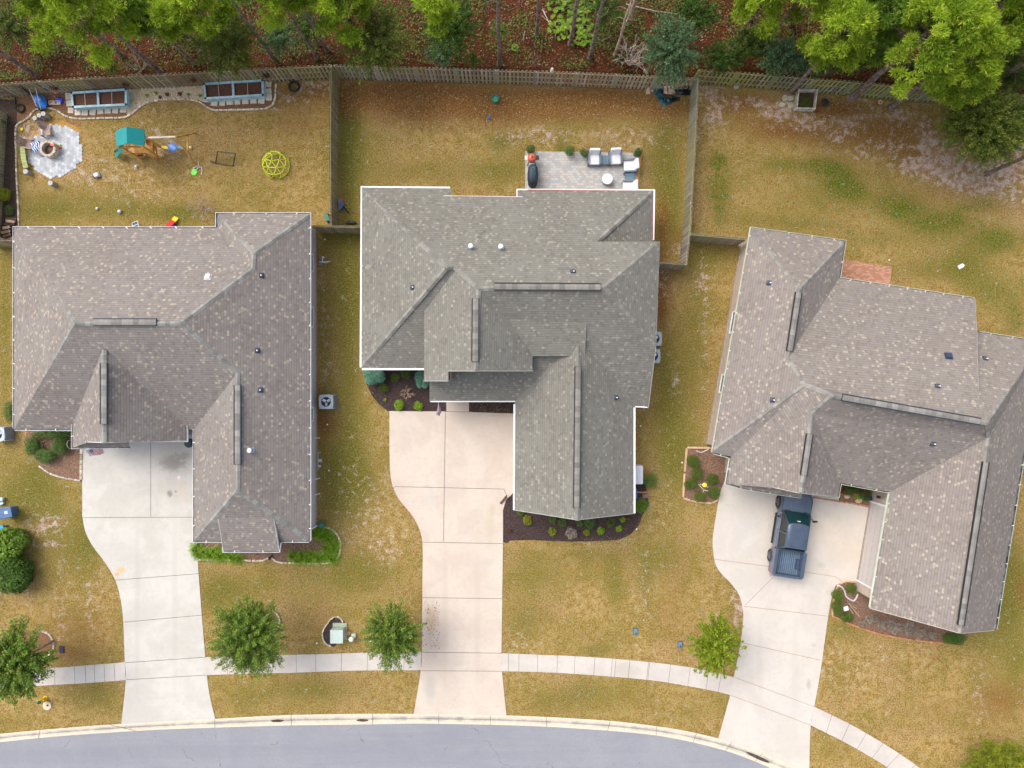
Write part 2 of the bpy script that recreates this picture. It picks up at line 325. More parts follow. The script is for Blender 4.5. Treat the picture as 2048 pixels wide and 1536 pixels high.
    fine = remap(t, math_(t, 'ADD', math_(t, 'MULTIPLY', nD, .6), math_(t, 'MULTIPLY', nC, .4)), .34, .66, .76, 1.26, False)
    cmb = nd(t, 'ShaderNodeCombineColor')
    for i in range(3): t.links.new(fine, cmb.inputs[i])
    lawn = mixc(t, 1.0, lawn, cmb.outputs[0], 'MULTIPLY')
    t.links.new(lawn, b.inputs['Base Color']); b.inputs['Roughness'].default_value = .95; b.inputs['Specular IOR Level'].default_value = .1
    bump(t, b, math_(t, 'ADD', nD, math_(t, 'MULTIPLY', nC, 1.5)), .8, .05)
    o = raw_mesh('ground', V, F, np.zeros(len(F)), m)
    ca = o.data.attributes.new('patch', 'FLOAT_COLOR', 'POINT'); ca.data.foreach_set('color', np.clip(ch, 0, 1.6).astype(np.float32).ravel())
    fa = o.data.attributes.new('fleck', 'FLOAT', 'POINT'); fa.data.foreach_set('value', np.clip(FK[..., 0], 0, 1.5).astype(np.float32).ravel())
    tag(o, kind='structure'); return o
def alpha_out(a): return a.outputs['Alpha']
build_ground()
# ---------------------------------------------------------------- flat sheets
def sheet(name, pts, z, m, kind='structure', joints=None, jm=None, jw=.028, th=None):
    s = MB(); q = [P(a, b, 0) for a, b in pts]
    ar = sum(q[i].x * q[(i + 1) % len(q)].y - q[(i + 1) % len(q)].x * q[i].y for i in range(len(q)))
    if ar < 0: q = q[::-1]
    if th: s.prism([(v.x, v.y) for v in q], z - th, z, m=0, r=.5)
    else: s.face([Vector((v.x, v.y, z)) for v in q], r=.5)
    for j in (joints or []):
        for k in range(len(j) - 1):
            a, b = P(*j[k]), P(*j[k + 1]); d = (b - a).normalized(); nn = Vector((-d.y, d.x, 0)) * jw / 2
            zz = Vector((0, 0, z + .004)); s.face([a - nn + zz, b - nn + zz, b + nn + zz, a + nn + zz], m=1, r=.5)
    o = s.build(name, [m] + ([jm] if jm else []))
    bm = bmesh.new(); bm.from_mesh(o.data); bmesh.ops.triangulate(bm, faces=[f for f in bm.faces if len(f.verts) > 4]); bm.to_mesh(o.data); bm.free()
    if kind: tag(o, kind=kind)
    return o
def smooth_poly(pts, n=5, closed=False):
    out = []; N = len(pts)
    for i in range(N - 1):
        p0 = pts[max(0, i - 1)]; p1 = pts[i]; p2 = pts[i + 1]; p3 = pts[min(N - 1, i + 2)]
        for k in range(n):
            t = k / n
            out.append(tuple(.5 * ((2 * p1[j]) + (-p0[j] + p2[j]) * t + (2 * p0[j] - 5 * p1[j] + 4 * p2[j] - p3[j]) * t * t + (-p0[j] + 3 * p1[j] - 3 * p2[j] + p3[j]) * t ** 3) for j in range(len(p1))))
    out.append(tuple(pts[-1])); return out
def concrete(name, ca, cb, stains):
    m, t, b = newmat(name); co = geoco(t)
    n1 = noise(t, co, .5, 5, .6, .5); n2 = noise(t, co, 3.5, 5, .7); n3 = noise(t, co, 60, 2, .7); n4 = noise(t, co, 1.4, 4, .65, 1.0)
    col = mixc(t, remap(t, n1, .38, .62), ca, cb)
    col = mixc(t, remap(t, n2, .45, .75, 0, .26), col, tuple(x * .72 for x in ca))
    col = mixc(t, remap(t, n4, .58, .75, 0, .22), col, tuple(x * .8 for x in cb))
    mp = nd(t, 'ShaderNodeMapping'); mp.inputs['Scale'].default_value = (60, 2, 1); t.links.new(co, mp.inputs[0]); n5 = noise(t, mp.outputs[0], 1, 2)
    col = mixc(t, remap(t, n5, .4, .7, 0, .05), col, tuple(x * .6 for x in ca))
    for (px, py, rx, ry, c, w) in stains:
        q = P(px, py); rx /= 32; ry /= 32
        mp = nd(t, 'ShaderNodeMapping'); mp.vector_type = 'POINT'
        mp.inputs['Location'].default_value = (-q.x / rx, -q.y / ry, 0); mp.inputs['Scale'].default_value = (1 / rx, 1 / ry, 0)
        t.links.new(co, mp.inputs[0]); ln = nd(t, 'ShaderNodeVectorMath'); ln.operation = 'LENGTH'; t.links.new(mp.outputs[0], ln.inputs[0])
        v = math_(t, 'ADD', ln.outputs['Value'], math_(t, 'MULTIPLY', math_(t, 'SUBTRACT', n2, .5), 1.8))
        col = mixc(t, remap(t, v, .3, 1.15, w, 0), col, c)
    col = mixc(t, remap(t, n3, .35, .7, 0, .10), col, tuple(x * .5 for x in ca))
    t.links.new(col, b.inputs['Base Color']); b.inputs['Roughness'].default_value = .9; b.inputs['Specular IOR Level'].default_value = .2
    bump(t, b, n3, .25, .01); return m
JM = mat('concrete_joint', (.13, .10, .085), .95, .3, 5)
gry = (.30, .28, .25)
c1 = concrete('concrete_grey', (.515, .495, .455), (.58, .56, .52), [(275, 1200, 7, 230, (.42, .39, .36), .28), (350, 1210, 7, 220, (.42, .39, .36), .25), (345, 925, 34, 22, (.22, .20, .18), .65), (372, 912, 16, 12, (.28, .26, .24), .5), (340, 987, 7, 8, (.25, .23, .20), .9), (352, 983, 3, 3, (.25, .23, .2), .9), (358, 955, 4, 4, (.85, .68, .72), .8), (243, 1140, 12, 8, (.75, .42, .18), .7), (235, 1148, 5, 5, (.8, .35, .1), .8), (320, 980, 7, 30, (.5, .44, .36), .4), (365, 985, 14, 26, (.62, .50, .40), .35), (330, 900, 20, 20, (.6, .5, .45), .3), (320, 1230, 60, 8, (.5, .47, .44), .25)])
c2 = concrete('concrete_cream', (0.563, 0.479, 0.412), (0.613, 0.538, 0.462), [(890, 1230, 8, 180, (.46, .39, .33), .3), (955, 1240, 8, 180, (.46, .39, .33), .25), (862, 1240, 18, 40, (.42, .29, .18), .55), (872, 1290, 26, 12, (.48, .38, .28), .35), (860, 1380, 14, 34, (.38, .37, .36), .5), (980, 1050, 12, 40, (.45, .42, .28), .4), (960, 1075, 20, 16, (.5, .46, .34), .25), (985, 1018, 8, 16, (.5, .4, .26), .45), (975, 1125, 16, 12, (.45, .42, .4), .35), (860, 990, 14, 18, (.5, .5, .5), .4), (855, 972, 10, 4, (.4, .4, .4), .4), (900, 1325, 50, 8, (.5, .45, .4), .3), (1000, 830, 30, 5, (.5, .36, .2), .3)])
c3 = concrete('concrete_light', (0.554, 0.512, 0.462), (0.613, 0.563, 0.512), [(1520, 1330, 8, 130, (.48, .44, .39), .28), (1590, 1340, 8, 140, (.48, .44, .39), .28), (1600, 975, 60, 30, (.45, .42, .38), .3), (1640, 1130, 10, 6, (.4, .38, .35), .5), (1700, 1100, 60, 40, (.62, .5, .38), .3), (1490, 1060, 30, 40, (.52, .55, .56), .25), (1617, 1368, 6, 12, (.3, .28, .26), .45), (1628, 1290, 6, 4, (.4, .38, .36), .5), (1640, 1060, 60, 30, (.70, .56, .42), .25), (1560, 1400, 60, 60, (.6, .58, .56), .2)])
c4 = concrete('pavement_concrete', (0.521, 0.479, 0.437), (0.588, 0.546, 0.504), [(1250, 1340, 34, 22, (.40, .35, .29), .5), (1330, 1350, 26, 20, (.5, .48, .46), .4), (640, 1330, 40, 14, (.52, .50, .48), .4), (180, 1350, 60, 20, (.55, .55, .54), .4), (1090, 1325, 30, 16, (.66, .6, .54), .3)])
D1 = [(165, 885)] + smooth_poly([(165, 1030), (171, 1062), (186, 1092), (210, 1124), (231, 1160), (242, 1200), (247, 1245), (250, 1320), (252, 1362), (243, 1448)], 4) + smooth_poly([(431, 1438), (418, 1380), (411, 1313), (404, 1230), (398, 1150), (394, 1090), (387, 1060)], 4) + [(387, 865), (372, 858), (200, 858), (165, 862)]
sheet('driveway', D1, .03, c1, joints=[[(302, 870), (302, 1033)], [(165, 1035), (387, 1034)], [(231, 1160), (398, 1147)], [(248, 1244), (404, 1230)], [(251, 1325), (411, 1314)], [(253, 1359), (412, 1350)]], jm=JM)
D2 = [(779, 822)] + smooth_poly([(779, 900), (781, 950), (787, 976), (800, 1001), (820, 1025), (836, 1051), (845, 1086), (845, 1160), (844, 1300), (841, 1345), (827, 1431)], 4) + smooth_poly([(1013, 1431), (1004, 1342), (1003, 1306), (1005, 1160), (1006, 1085), (1006, 1020)], 4) + [(1012, 1000), (1028, 984), (1028, 827), (938, 824), (938, 800), (893, 800), (893, 823)]
sheet('driveway', D2, .03, c2, joints=[[(892, 800), (891, 823), (887, 1083)], [(784, 978), (791, 973), (1008, 978), (1013, 990)], [(845, 1084), (1006, 1087)], [(845, 1195), (1004, 1197)], [(843, 1304), (1003, 1306)], [(842, 1341), (1003, 1342)], [(893, 823), (938, 824)]], jm=JM)
D3 = [(1450, 960)] + smooth_poly([(1440, 985), (1432, 1030), (1425, 1080), (1429, 1122), (1440, 1144), (1461, 1166), (1478, 1190), (1485, 1218), (1486, 1240), (1480, 1290), (1467, 1355), (1460, 1390), (1436, 1478)], 4) + [(1480, 1490), (1540, 1512), (1618, 1545)] + smooth_poly([(1619, 1500), (1621, 1450), (1628, 1413), (1641, 1340), (1656, 1232), (1663, 1195), (1671, 1170)], 4) + [(1692, 1161), (1740, 1165), (1790, 1170), (1812, 990), (1752, 1018), (1677, 1003), (1677, 985), (1600, 960)]
sheet('driveway', D3, .03, c3, joints=[[(1427, 1118), (1540, 1133), (1670, 1153), (1684, 1163)], [(1545, 1155), (1490, 1210)], [(1487, 1212), (1655, 1232)], [(1484, 1285), (1640, 1320)], [(1468, 1354), (1628, 1413)], [(1461, 1390), (1621, 1450)]], jm=mat('rusty_joint', (.36, .22, .14), .9, .2, 6))
def walk(top, bot, jx, name='pavement'):
    n = 24
    def at(pl, s):
        L = [0]
        for i in range(len(pl) - 1): L.append(L[-1] + math.dist(pl[i], pl[i + 1]))
        d = s * L[-1]
        for i in range(len(pl) - 1):
            if d <= L[i + 1] + 1e-6:
                k = (d - L[i]) / (L[i + 1] - L[i]); return tuple(pl[i][j] + (pl[i + 1][j] - pl[i][j]) * k for j in (0, 1))
        return pl[-1]
    T = smooth_poly(top, 6); B = smooth_poly(bot, 6)
    sheet(name, T + B[::-1], .026, c4, joints=[[at(T, s), at(B, s)] for s in jx], jm=JM, jw=.02)
walk([(-110, 1354), (0, 1343), (90, 1336), (130, 1334), (250, 1324)], [(-110, 1392), (0, 1378), (85, 1371), (170, 1366), (252, 1360)], [.12, .24, .36, .5, .61, .72, .78, .83, .885, .94])
walk([(411, 1314), (500, 1311), (640, 1308), (732, 1305), (843, 1304)], [(413, 1350), (500, 1347), (592, 1345), (700, 1341), (842, 1340)], [.1, .21, .31, .42, .51, .63, .75, .835, .92])
walk([(1003, 1306), (1075, 1309), (1150, 1312), (1225, 1317), (1290, 1323), (1335, 1328), (1400, 1338), (1467, 1354)], [(1003, 1342), (1110, 1345), (1225, 1353), (1290, 1359), (1330, 1364), (1420, 1380), (1461, 1390)], [.03, .075, .155, .24, .315, .40, .475, .49, .55, .63, .635, .725, .81, .89, .945])
walk([(1628, 1413), (1700, 1448), (1780, 1495), (1840, 1536), (1900, 1580), (1990, 1650)], [(1621, 1450), (1700, 1490), (1777, 1536), (1850, 1590), (1940, 1665)], [.09, .18, .27, .36, .45, .54, .63, .72, .81, .9])
# road and kerb
CO = [(-160, 1482), (0, 1467), (120, 1456), (245, 1447), (430, 1437), (560, 1430), (700, 1427), (830, 1427), (920, 1428), (1012, 1430), (1110, 1434), (1220, 1441), (1300, 1450), (1370, 1461), (1436, 1476), (1490, 1492), (1545, 1513), (1620, 1546), (1700, 1590), (1800, 1655), (1900, 1730)]
CI = [(-160, 1500), (0, 1484), (120, 1472), (300, 1460), (430, 1455), (560, 1451), (700, 1449), (830, 1447), (920, 1448), (1012, 1450), (1110, 1454), (1215, 1461), (1300, 1469), (1365, 1480), (1425, 1494), (1475, 1509), (1530, 1531), (1605, 1564), (1685, 1608), (1783, 1673), (1880, 1745)]
co_, ci_ = smooth_poly(CO, 6), smooth_poly(CI, 6)
m, t, b = newmat('asphalt'); co = geoco(t)
n1 = noise(t, co, .45, 4, .6, .8); n3 = noise(t, co, 26, 4, .8); n4 = noise(t, co, 70, 2, .7); n2 = noise(t, co, 2.2, 4, .6)
col = mixc(t, remap(t, n1, .3, .7), (.275, .285, .32), (.315, .32, .35))
col = mixc(t, remap(t, n2, .5, .75, 0, .25), col, (.35, .35, .38))
col = mixc(t, remap(t, n3, .35, .65, 0, .5), col, (.14, .155, .19)); col = mixc(t, remap(t, n4, .60, .72, 0, .5), col, (.62, .60, .60))
wv = nd(t, 'ShaderNodeMapping'); wv.inputs['Rotation'].default_value = (0, 0, R(-3)); wv.inputs['Scale'].default_value = (.05, .9, 1); t.links.new(co, wv.inputs[0]); n6 = noise(t, wv.outputs[0], 1.0, 4, .6)
col = mixc(t, remap(t, n6, .42, .62, 0, .35), col, (.20, .21, .25))
vo = nd(t, 'ShaderNodeTexVoronoi'); vo.feature = 'DISTANCE_TO_EDGE'; vo.inputs['Scale'].default_value = .22; vw = nd(t, 'ShaderNodeVectorMath'); vw.operation = 'ADD'; nw = nd(t, 'ShaderNodeTexNoise'); nw.inputs['Scale'].default_value = 1.2; nw.inputs['Detail'].default_value = 5; t.links.new(co, nw.inputs['Vector']); t.links.new(co, vw.inputs[0]); t.links.new(nw.outputs['Color'], vw.inputs[1]); t.links.new(vw.outputs[0], vo.inputs['Vector'])
col = mixc(t, math_(t, 'MULTIPLY', remap(t, vo.outputs['Distance'], .002, .006, .55, 0), remap(t, n1, .5, .6)), col, (.08, .085, .10))
sp_ = noise(t, co, 4.2, 2, .5); col = mixc(t, remap(t, sp_, .74, .77, 0, .5), col, (.07, .07, .08))
t.links.new(col, b.inputs['Base Color']); b.inputs['Roughness'].default_value = .9; bump(t, b, n4, .3, .01); ASPH = m
sheet('road', ci_ + [(1880, 2500), (-700, 2500), (-700, 1560)], .012, ASPH)
m, t, b = newmat('kerb_concrete'); co = geoco(t); a = nd(t, 'ShaderNodeAttribute', attribute_name='rnd')
n1 = noise(t, co, .8, 4, .6, .6); n2 = noise(t, co, 9, 4, .7)
col = mixc(t, remap(t, n2, .3, .7), (.57, .50, .39), (.67, .60, .49))
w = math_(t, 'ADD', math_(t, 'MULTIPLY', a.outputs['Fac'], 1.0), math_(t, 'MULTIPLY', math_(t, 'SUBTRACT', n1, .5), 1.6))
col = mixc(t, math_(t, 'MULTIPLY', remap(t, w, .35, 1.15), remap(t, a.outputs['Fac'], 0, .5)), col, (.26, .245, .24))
t.links.new(col, b.inputs['Base Color']); b.inputs['Roughness'].default_value = .9
s = MB()
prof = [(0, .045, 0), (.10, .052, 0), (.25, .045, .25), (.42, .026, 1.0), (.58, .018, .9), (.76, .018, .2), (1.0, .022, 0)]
for i in range(len(co_) - 1):
    for k in range(len(prof) - 1):
        f0, z0, r0 = prof[k]; f1, z1, r1 = prof[k + 1]
        def q(j, f, z): return P(co_[j][0] + (ci_[j][0] - co_[j][0]) * f, co_[j][1] + (ci_[j][1] - co_[j][1]) * f) + Vector((0, 0, z))
        s.face([q(i, f0, z0), q(i, f1, z1), q(i + 1, f1, z1), q(i + 1, f0, z0)], r=(r0 + r1) / 2)
for i in range(3, len(co_) - 1, 7):      # cross joints
    a0, b0 = P(*co_[i]), P(*ci_[i]); d = (b0 - a0).normalized(); nn = Vector((-d.y, d.x, 0)) * .012
    zz = [Vector((0, 0, .056)), Vector((0, 0, .028))]; s.face([a0 - nn + zz[0], b0 - nn + zz[1], b0 + nn + zz[1], a0 + nn + zz[0]], m=1, r=.5)
tag(s.build('kerb', [m, JM]), kind='structure')
s = MB()       # dark silt lying in the gutter at the low spots
for (px, py, L, w_, ang) in [(555, 1441, 26, 5, -2), (725, 1440, 24, 5, 0), (1515, 1514, 52, 6, 24)]:
    c = P(px, py); pts = []
    for k in range(20):
        tt = 2 * math.pi * k / 20; u = math.cos(tt) * L / 64; v = math.sin(tt) * w_ / 64 * (1 + .2 * random.random()); ca, sa = math.cos(R(-ang)), math.sin(R(-ang))
        pts.append((c.x + u * ca - v * sa, c.y + u * sa + v * ca, .042))
    s.face(pts)
tag(s.build('gutter_silt', mat('silt', (.07, .05, .04), .95, .5, 8)), kind='stuff')
# beds
def mulch(name, ca, cb, cc):
    m, t, b = newmat(name); co = geoco(t); n1 = noise(t, co, 13, 4, .8, .4); n2 = noise(t, co, 3, 4, .6); n3 = noise(t, co, 20, 2, .8)
    col = mixc(t, remap(t, n1, .35, .65), ca, cb); col = mixc(t, remap(t, n2, .5, .7, 0, .5), col, tuple((x + y) / 2.6 for x, y in zip(ca, cb)))
    col = mixc(t, remap(t, n3, .6, .72, 0, .7), col, cc)
    t.links.new(col, b.inputs['Base Color']); b.inputs['Roughness'].default_value = 1; bump(t, b, n1, 1, .06); return m
MU_D = mulch('mulch_dark', (.022, .014, .016), (.095, .060, .056), (.24, .16, .14))
MU_B = mulch('mulch_brown', (.11, .055, .035), (.36, .22, .15), (.64, .50, .40))
MU_K = mulch('soil_black', (.02, .018, .018), (.12, .07, .05), (.42, .28, .18))
GRV = mulch('gravel_cream', (.46, .35, .22), (.78, .64, .46), (.88, .82, .72))
LIT = mulch('leaf_litter_bed', (.16, .075, .035), (.30, .16, .08), (.45, .30, .18))
STR = mulch('straw_gold', (.42, .22, .05), (.62, .36, .10), (.75, .5, .2))
def bed(pts, m, z=.012, name='mulch_bed', sm=True):
    if sm: pts = smooth_poly(list(pts) + [pts[0]], 4)[:-1]
    return sheet(name, pts, z, m)
bed([(728, 735), (731, 760), (741, 790), (758, 812), (779, 823)], MU_D, sm=False) if False else None
bed([(726, 700), (727, 745), (733, 768), (743, 790), (757, 808), (775, 822), (895, 826), (895, 700)], MU_D, sm=False)
bed([(936, 780), (936, 826), (1030, 829), (1030, 780)], MU_D, sm=False)
bed([(1034, 975), (1024, 986), (1012, 999), (1005, 1018), (1005, 1084), (1014, 1086), (1020, 1081), (1060, 1080), (1130, 1083), (1180, 1083), (1215, 1081), (1240, 1079), (1262, 1068), (1278, 1050), (1285, 1030), (1298, 1010), (1290, 960), (1262, 960)], MU_D, sm=False)
bed([(55, 850), (52, 880), (60, 906), (80, 931), (110, 950), (135, 957), (163, 960), (164, 850)], MU_B, sm=False)
bed([(388, 1070), (395, 1119), (520, 1121), (528, 1118), (545, 1118), (560, 1126), (660, 1126), (672, 1120), (680, 1104), (679, 1080), (668, 1062), (648, 1054), (630, 1057), (600, 1070)], MU_B, sm=False)
bed([(1373, 895), (1370, 940), (1366, 996), (1382, 1001), (1402, 1006), (1420, 1005), (1435, 1002), (1438, 985), (1450, 965), (1480, 960), (1480, 880), (1424, 893)], MU_B, sm=False)
bed([(1690, 1162), (1672, 1170), (1665, 1195), (1662, 1232), (1690, 1245), (1720, 1256), (1780, 1274), (1840, 1282), (1890, 1287), (1935, 1280), (1940, 1240), (1760, 1190), (1745, 1170)], MU_B, sm=False)
bed([(1681, 955), (1677, 1003), (1752, 1019), (1770, 960)], MU_B, sm=False)
bed([(372, 845), (372, 870), (392, 872), (392, 845)], MU_B, sm=False)
bed([(655, 1250), (645, 1262), (645, 1275), (650, 1285), (660, 1291), (672, 1290), (690, 1250), (684, 1238), (676, 1233), (664, 1236)], MU_D, z=.014)
bed([(560, 1225), (566, 1262), (540, 1290), (500, 1300), (460, 1290), (445, 1262), (470, 1235), (510, 1222)], LIT, z=.014)
bed([(84, 1264), (100, 1268), (108, 1282), (107, 1300), (96, 1312), (60, 1318), (30, 1300), (30, 1270), (60, 1262)], LIT, z=.014)
bed([(-40, 196), (34, 200), (34, 252), (38, 455), (30, 482), (-40, 484)], MU_K, z=.010, sm=False)
bed([(34, 188), (34, 250), (54, 242), (66, 226), (80, 218), (105, 217), (125, 228), (142, 236), (172, 238), (250, 236), (266, 228), (292, 208), (318, 201), (360, 199), (396, 203), (428, 219), (480, 222), (530, 219), (545, 215), (553, 190), (552, 160), (330, 160), (160, 172)], LIT, z=.012, sm=False)
bed([(252, 176), (300, 172), (404, 168), (410, 205), (390, 198), (350, 197), (315, 200), (290, 207), (268, 226), (254, 230)], GRV, z=.018, sm=False)
bed([(60, 330), (52, 290), (80, 255), (95, 243), (120, 240), (155, 255), (162, 272), (150, 280), (100, 330)], STR, z=.010)
# paved patios
def pavermat(name, bw, bh, cols, mortar, rot=0.0):
    m, t, b = newmat(name); co = geoco(t); mp = nd(t, 'ShaderNodeMapping'); mp.inputs['Rotation'].default_value = (0, 0, R(rot)); t.links.new(co, mp.inputs[0])
    br = nd(t, 'ShaderNodeTexBrick'); br.inputs['Color1'].default_value = (0, 0, 0, 1); br.inputs['Color2'].default_value = (1, 1, 1, 1); br.inputs['Scale'].default_value = 1
    br.inputs['Brick Width'].default_value = bw; br.inputs['Row Height'].default_value = bh; br.inputs['Mortar Size'].default_value = .006; t.links.new(mp.outputs[0], br.inputs[0])
    cr = nd(t, 'ShaderNodeValToRGB'); cr.color_ramp.interpolation = 'CONSTANT'; t.links.new(br.outputs['Color'], cr.inputs[0])
    for i, c in enumerate(cols):
        e = cr.color_ramp.elements[i] if i < 2 else cr.color_ramp.elements.new(.5)
        e.position = .25 + .5 * i / len(cols) if i else 0; e.color = rgb(c)
    col = mixc(t, remap(t, noise(t, co, 5, 4, .7), .3, .7, 0, .3), cr.outputs[0], cols[0])
    col = mixc(t, math_(t, 'MULTIPLY', br.outputs['Fac'], .8), col, mortar)
    t.links.new(col, b.inputs['Base Color']); b.inputs['Roughness'].default_value = .9; bump(t, b, math_(t, 'SUBTRACT', 1, br.outputs['Fac']), .4, .01); return m
PV = pavermat('patio_pavers', .23, .155, [(.44, .425, .41), (.50, .49, .48), (.46, .40, .35), (.38, .41, .45), (.54, .52, .48), (.48, .45, .45)], (.25, .235, .225))
sheet('patio', [(1051, 303), (1281, 306), (1270, 395), (1050, 392)], .05, PV, th=.045)
BRK = pavermat('brick_pavers', .2, .1, [(.42, .20, .13), (.50, .25, .16), (.38, .19, .14), (.54, .30, .2)], (.20, .12, .09), 8)
sheet('patio', [(1686, 520), (1783, 534), (1778, 580), (1678, 566)], .05, BRK, th=.045)
# hexagon paver patio round the fire pit
hexm = mat('hex_paver', (.44, .47, .51), .9, .08, 3, rnd=.2, bmp=.2, c2=(.52, .54, .57))
s = MB(); ctr = px2([(98, 247), (125, 251), (156, 264), (162, 290), (167, 318), (150, 336), (127, 352), (103, 357), (84, 350), (68, 340), (69, 330), (56, 322), (55, 296), (66, 276), (82, 262)])
hx = .125; c0 = P(108, 303)
for i in range(-22, 23):
    for j in range(-22, 23):
        x = c0.x + hx * 1.5 * i; y = c0.y + hx * math.sqrt(3) * (j + .5 * (i % 2))
        if inpoly(np.array([x]), np.array([y]), ctr)[0]:
            s.prism([(x + math.cos(R(60 * k)) * hx * .965, y + math.sin(R(60 * k)) * hx * .965) for k in range(6)], .0, .035 + random.random() * .006)
tag(s.build('patio', hexm), kind='structure')
# ---------------------------------------------------------------- houses
def roofmesh(house, faces, mtl, name='roof', uvdz=0.0):
    me = bpy.data.meshes.new(name); bm = bmesh.new(); uvl = bm.loops.layers.uv.new('UVMap'); tris = []
    for f in faces:
        pts = [P(*v) if not isinstance(v, Vector) else v for v in f]
        nrm = geometry.normal(pts)
        if nrm.z < 0: pts = pts[::-1]; nrm = -nrm
        s_ = (Vector((0, 0, 1)) - nrm * nrm.z)
        s_ = s_.normalized() if s_.length > 1e-4 else Vector((0, 1, 0)); t_ = nrm.cross(s_) * -1
        tess = geometry.tessellate_polygon([pts])
        vs = [bm.verts.new(p) for p in pts]
        for tr in tess:
            tv = [vs[i] for i in tr]
            nn = geometry.normal([v.co for v in tv])
            if nn.z < 0: tv = tv[::-1]
            try: fc = bm.faces.new(tv)
            except ValueError: continue
            for l in fc.loops: l[uvl].uv = (l.vert.co.dot(t_) + 50, l.vert.co.dot(s_) + 50)
            tris.append([v.co.copy() for v in tv])
    bm.to_mesh(me); bm.free(); me.materials.append(mtl)
    o = bpy.data.objects.new(name, me); COL.objects.link(o); o.parent = house
    return o, tris
def hit(tris, px, py):
    o = Vector((0, 0, HC)); d = (P(px, py, 0) - o).normalized(); best = None
    for tr in tris:
        h = geometry.intersect_ray_tri(tr[0], tr[1], tr[2], d, o, True)
        if h is not None and (best is None or h.z > best[0].z):
            best = (h.copy(), geometry.normal(tr))
    if best is None: return P(px, py, 4), Vector((0, 0, 1))
    n = best[1]; n = n if n.z > 0 else -n
    return best[0], n
def caps(house, lines, mtl, w=.135, step=.26):
    for ln in lines:
        s = MB(); pts = [P(*v) for v in ln]
        for k in range(len(pts) - 1):
            a, b = pts[k], pts[k + 1]; L = (b - a).length; n = max(1, int(L / step)); d = (b - a) / L
            if d.z < 0: a, b = b, a; d = -d
            sd_ = Vector((-d.y, d.x, 0)).normalized() * w; dn = Vector((0, 0, -.075))
            for i in range(n):
                p = a + d * (L * i / n); q = a + d * (L * (i + 1.25) / n)
                p = p + Vector((0, 0, .022)); q = q + Vector((0, 0, .010)); r = random.random(); 
                s.mesh([p - sd_ + dn, p, p + sd_ + dn, q - sd_ + dn, q, q + sd_ + dn, p - sd_ + dn * 1.5, p + Vector((0, 0, -.03)), p + sd_ + dn * 1.5], [(0, 1, 4, 3), (1, 2, 5, 4), (6, 7, 1, 0), (7, 8, 2, 1)], r=r)
        s.build('ridge_cap', mtl, house)
def ridge_vent(house, a, b, mcap, mdark):
    a, b = P(*a), P(*b); d = (b - a).normalized(); sd_ = Vector((-d.y, d.x, 0)).normalized()
    L = (b - a).length; s = MB(); n = max(2, int(L / .3)); up = Vector((0, 0, 1))
    for i in range(n):
        p = a + d * (L * i / n) + up * .07; q = a + d * (L * (i + 1) / n) + up * .066; r = random.random()
        s.mesh([p - sd_ * .15 - up * .03, p, p + sd_ * .15 - up * .03, q - sd_ * .15 - up * .03, q, q + sd_ * .15 - up * .03], [(0, 1, 4, 3), (1, 2, 5, 4)], r=r)
    v = s.build('ridge_vent', mcap, house)
    s = MB()
    for sg in (-1, 1): s.bar(a + sd_ * sg * .178 + up * .012, b + sd_ * sg * .178 + up * .012, .05, .10)
    s.bar(a + sd_ * .15 + up * .0, a - sd_ * .15 + up * .0, .02, .09); s.bar(b + sd_ * .15 + up * 0, b - sd_ * .15 + up * 0, .02, .09)
    s.build('vent_slot', mdark, v); return v
def gutter(house, pts, mw, mi, out=1, w=.115, hang=1.45, cover=False, name='gutter'):
    """pts in (px,py,z); the channel hangs outside the roof edge (out = +1: to the left of travel)"""
    s = MB(); HG_ = []; V = [P(*p) for p in pts]
    def off(i, dd):
        ns = []
        for k in (i - 1, i):
            if 0 <= k < len(V) - 1:
                d = V[k + 1] - V[k]; d.z = 0; d.normalize(); ns.append(Vector((-d.y, d.x, 0)) * out)
        n = sum(ns, Vector()); n.normalize(); c = max(.5, n.dot(ns[0])); return V[i] + n * dd / c
    for i in range(len(V) - 1):
        A = {k: (off(i, k), off(i + 1, k)) for k in (-.01, w - .02, w)}
        def qd(k0, z0, k1, z1, m): 
            a0, b0 = A[k0]; a1, b1 = A[k1]; s.face([a0 + Vector((0, 0, z0)), b0 + Vector((0, 0, z0)), b1 + Vector((0, 0, z1)), a1 + Vector((0, 0, z1))], m=m, r=.5)
        qd(w, -.13, w, .03, 0); qd(w, .03, w - .02, .03, 0); qd(w - .02, .03, w - .02, -.12, 1); qd(w - .02, -.12, -.01, -.12, 1); qd(w, -.13, -.01, -.13, 0)
        qd(-.01, -.2, -.01, -.02, 0)
        if cover: qd(w - .02, .028, -.01, .012, 0)
        L = (V[i + 1] - V[i]).length; n = int(L / hang)
        for k in range(1, n + 1):
            f = (k - .5 + .1 * math.sin(k * 7)) / n; a0 = A[-.01][0].lerp(A[-.01][1], f); a1 = A[w][0].lerp(A[w][1], f); up = Vector((0, 0, .03))
            h_ = MB(); h_.bar(a0 + up, a1 + up, .045, .015, r=.5); HG_.append(h_)
    g = s.build(name, [mw, mi], house)
    for h_ in ([] if cover else HG_): h_.build('hanger', mw, g)
    return g
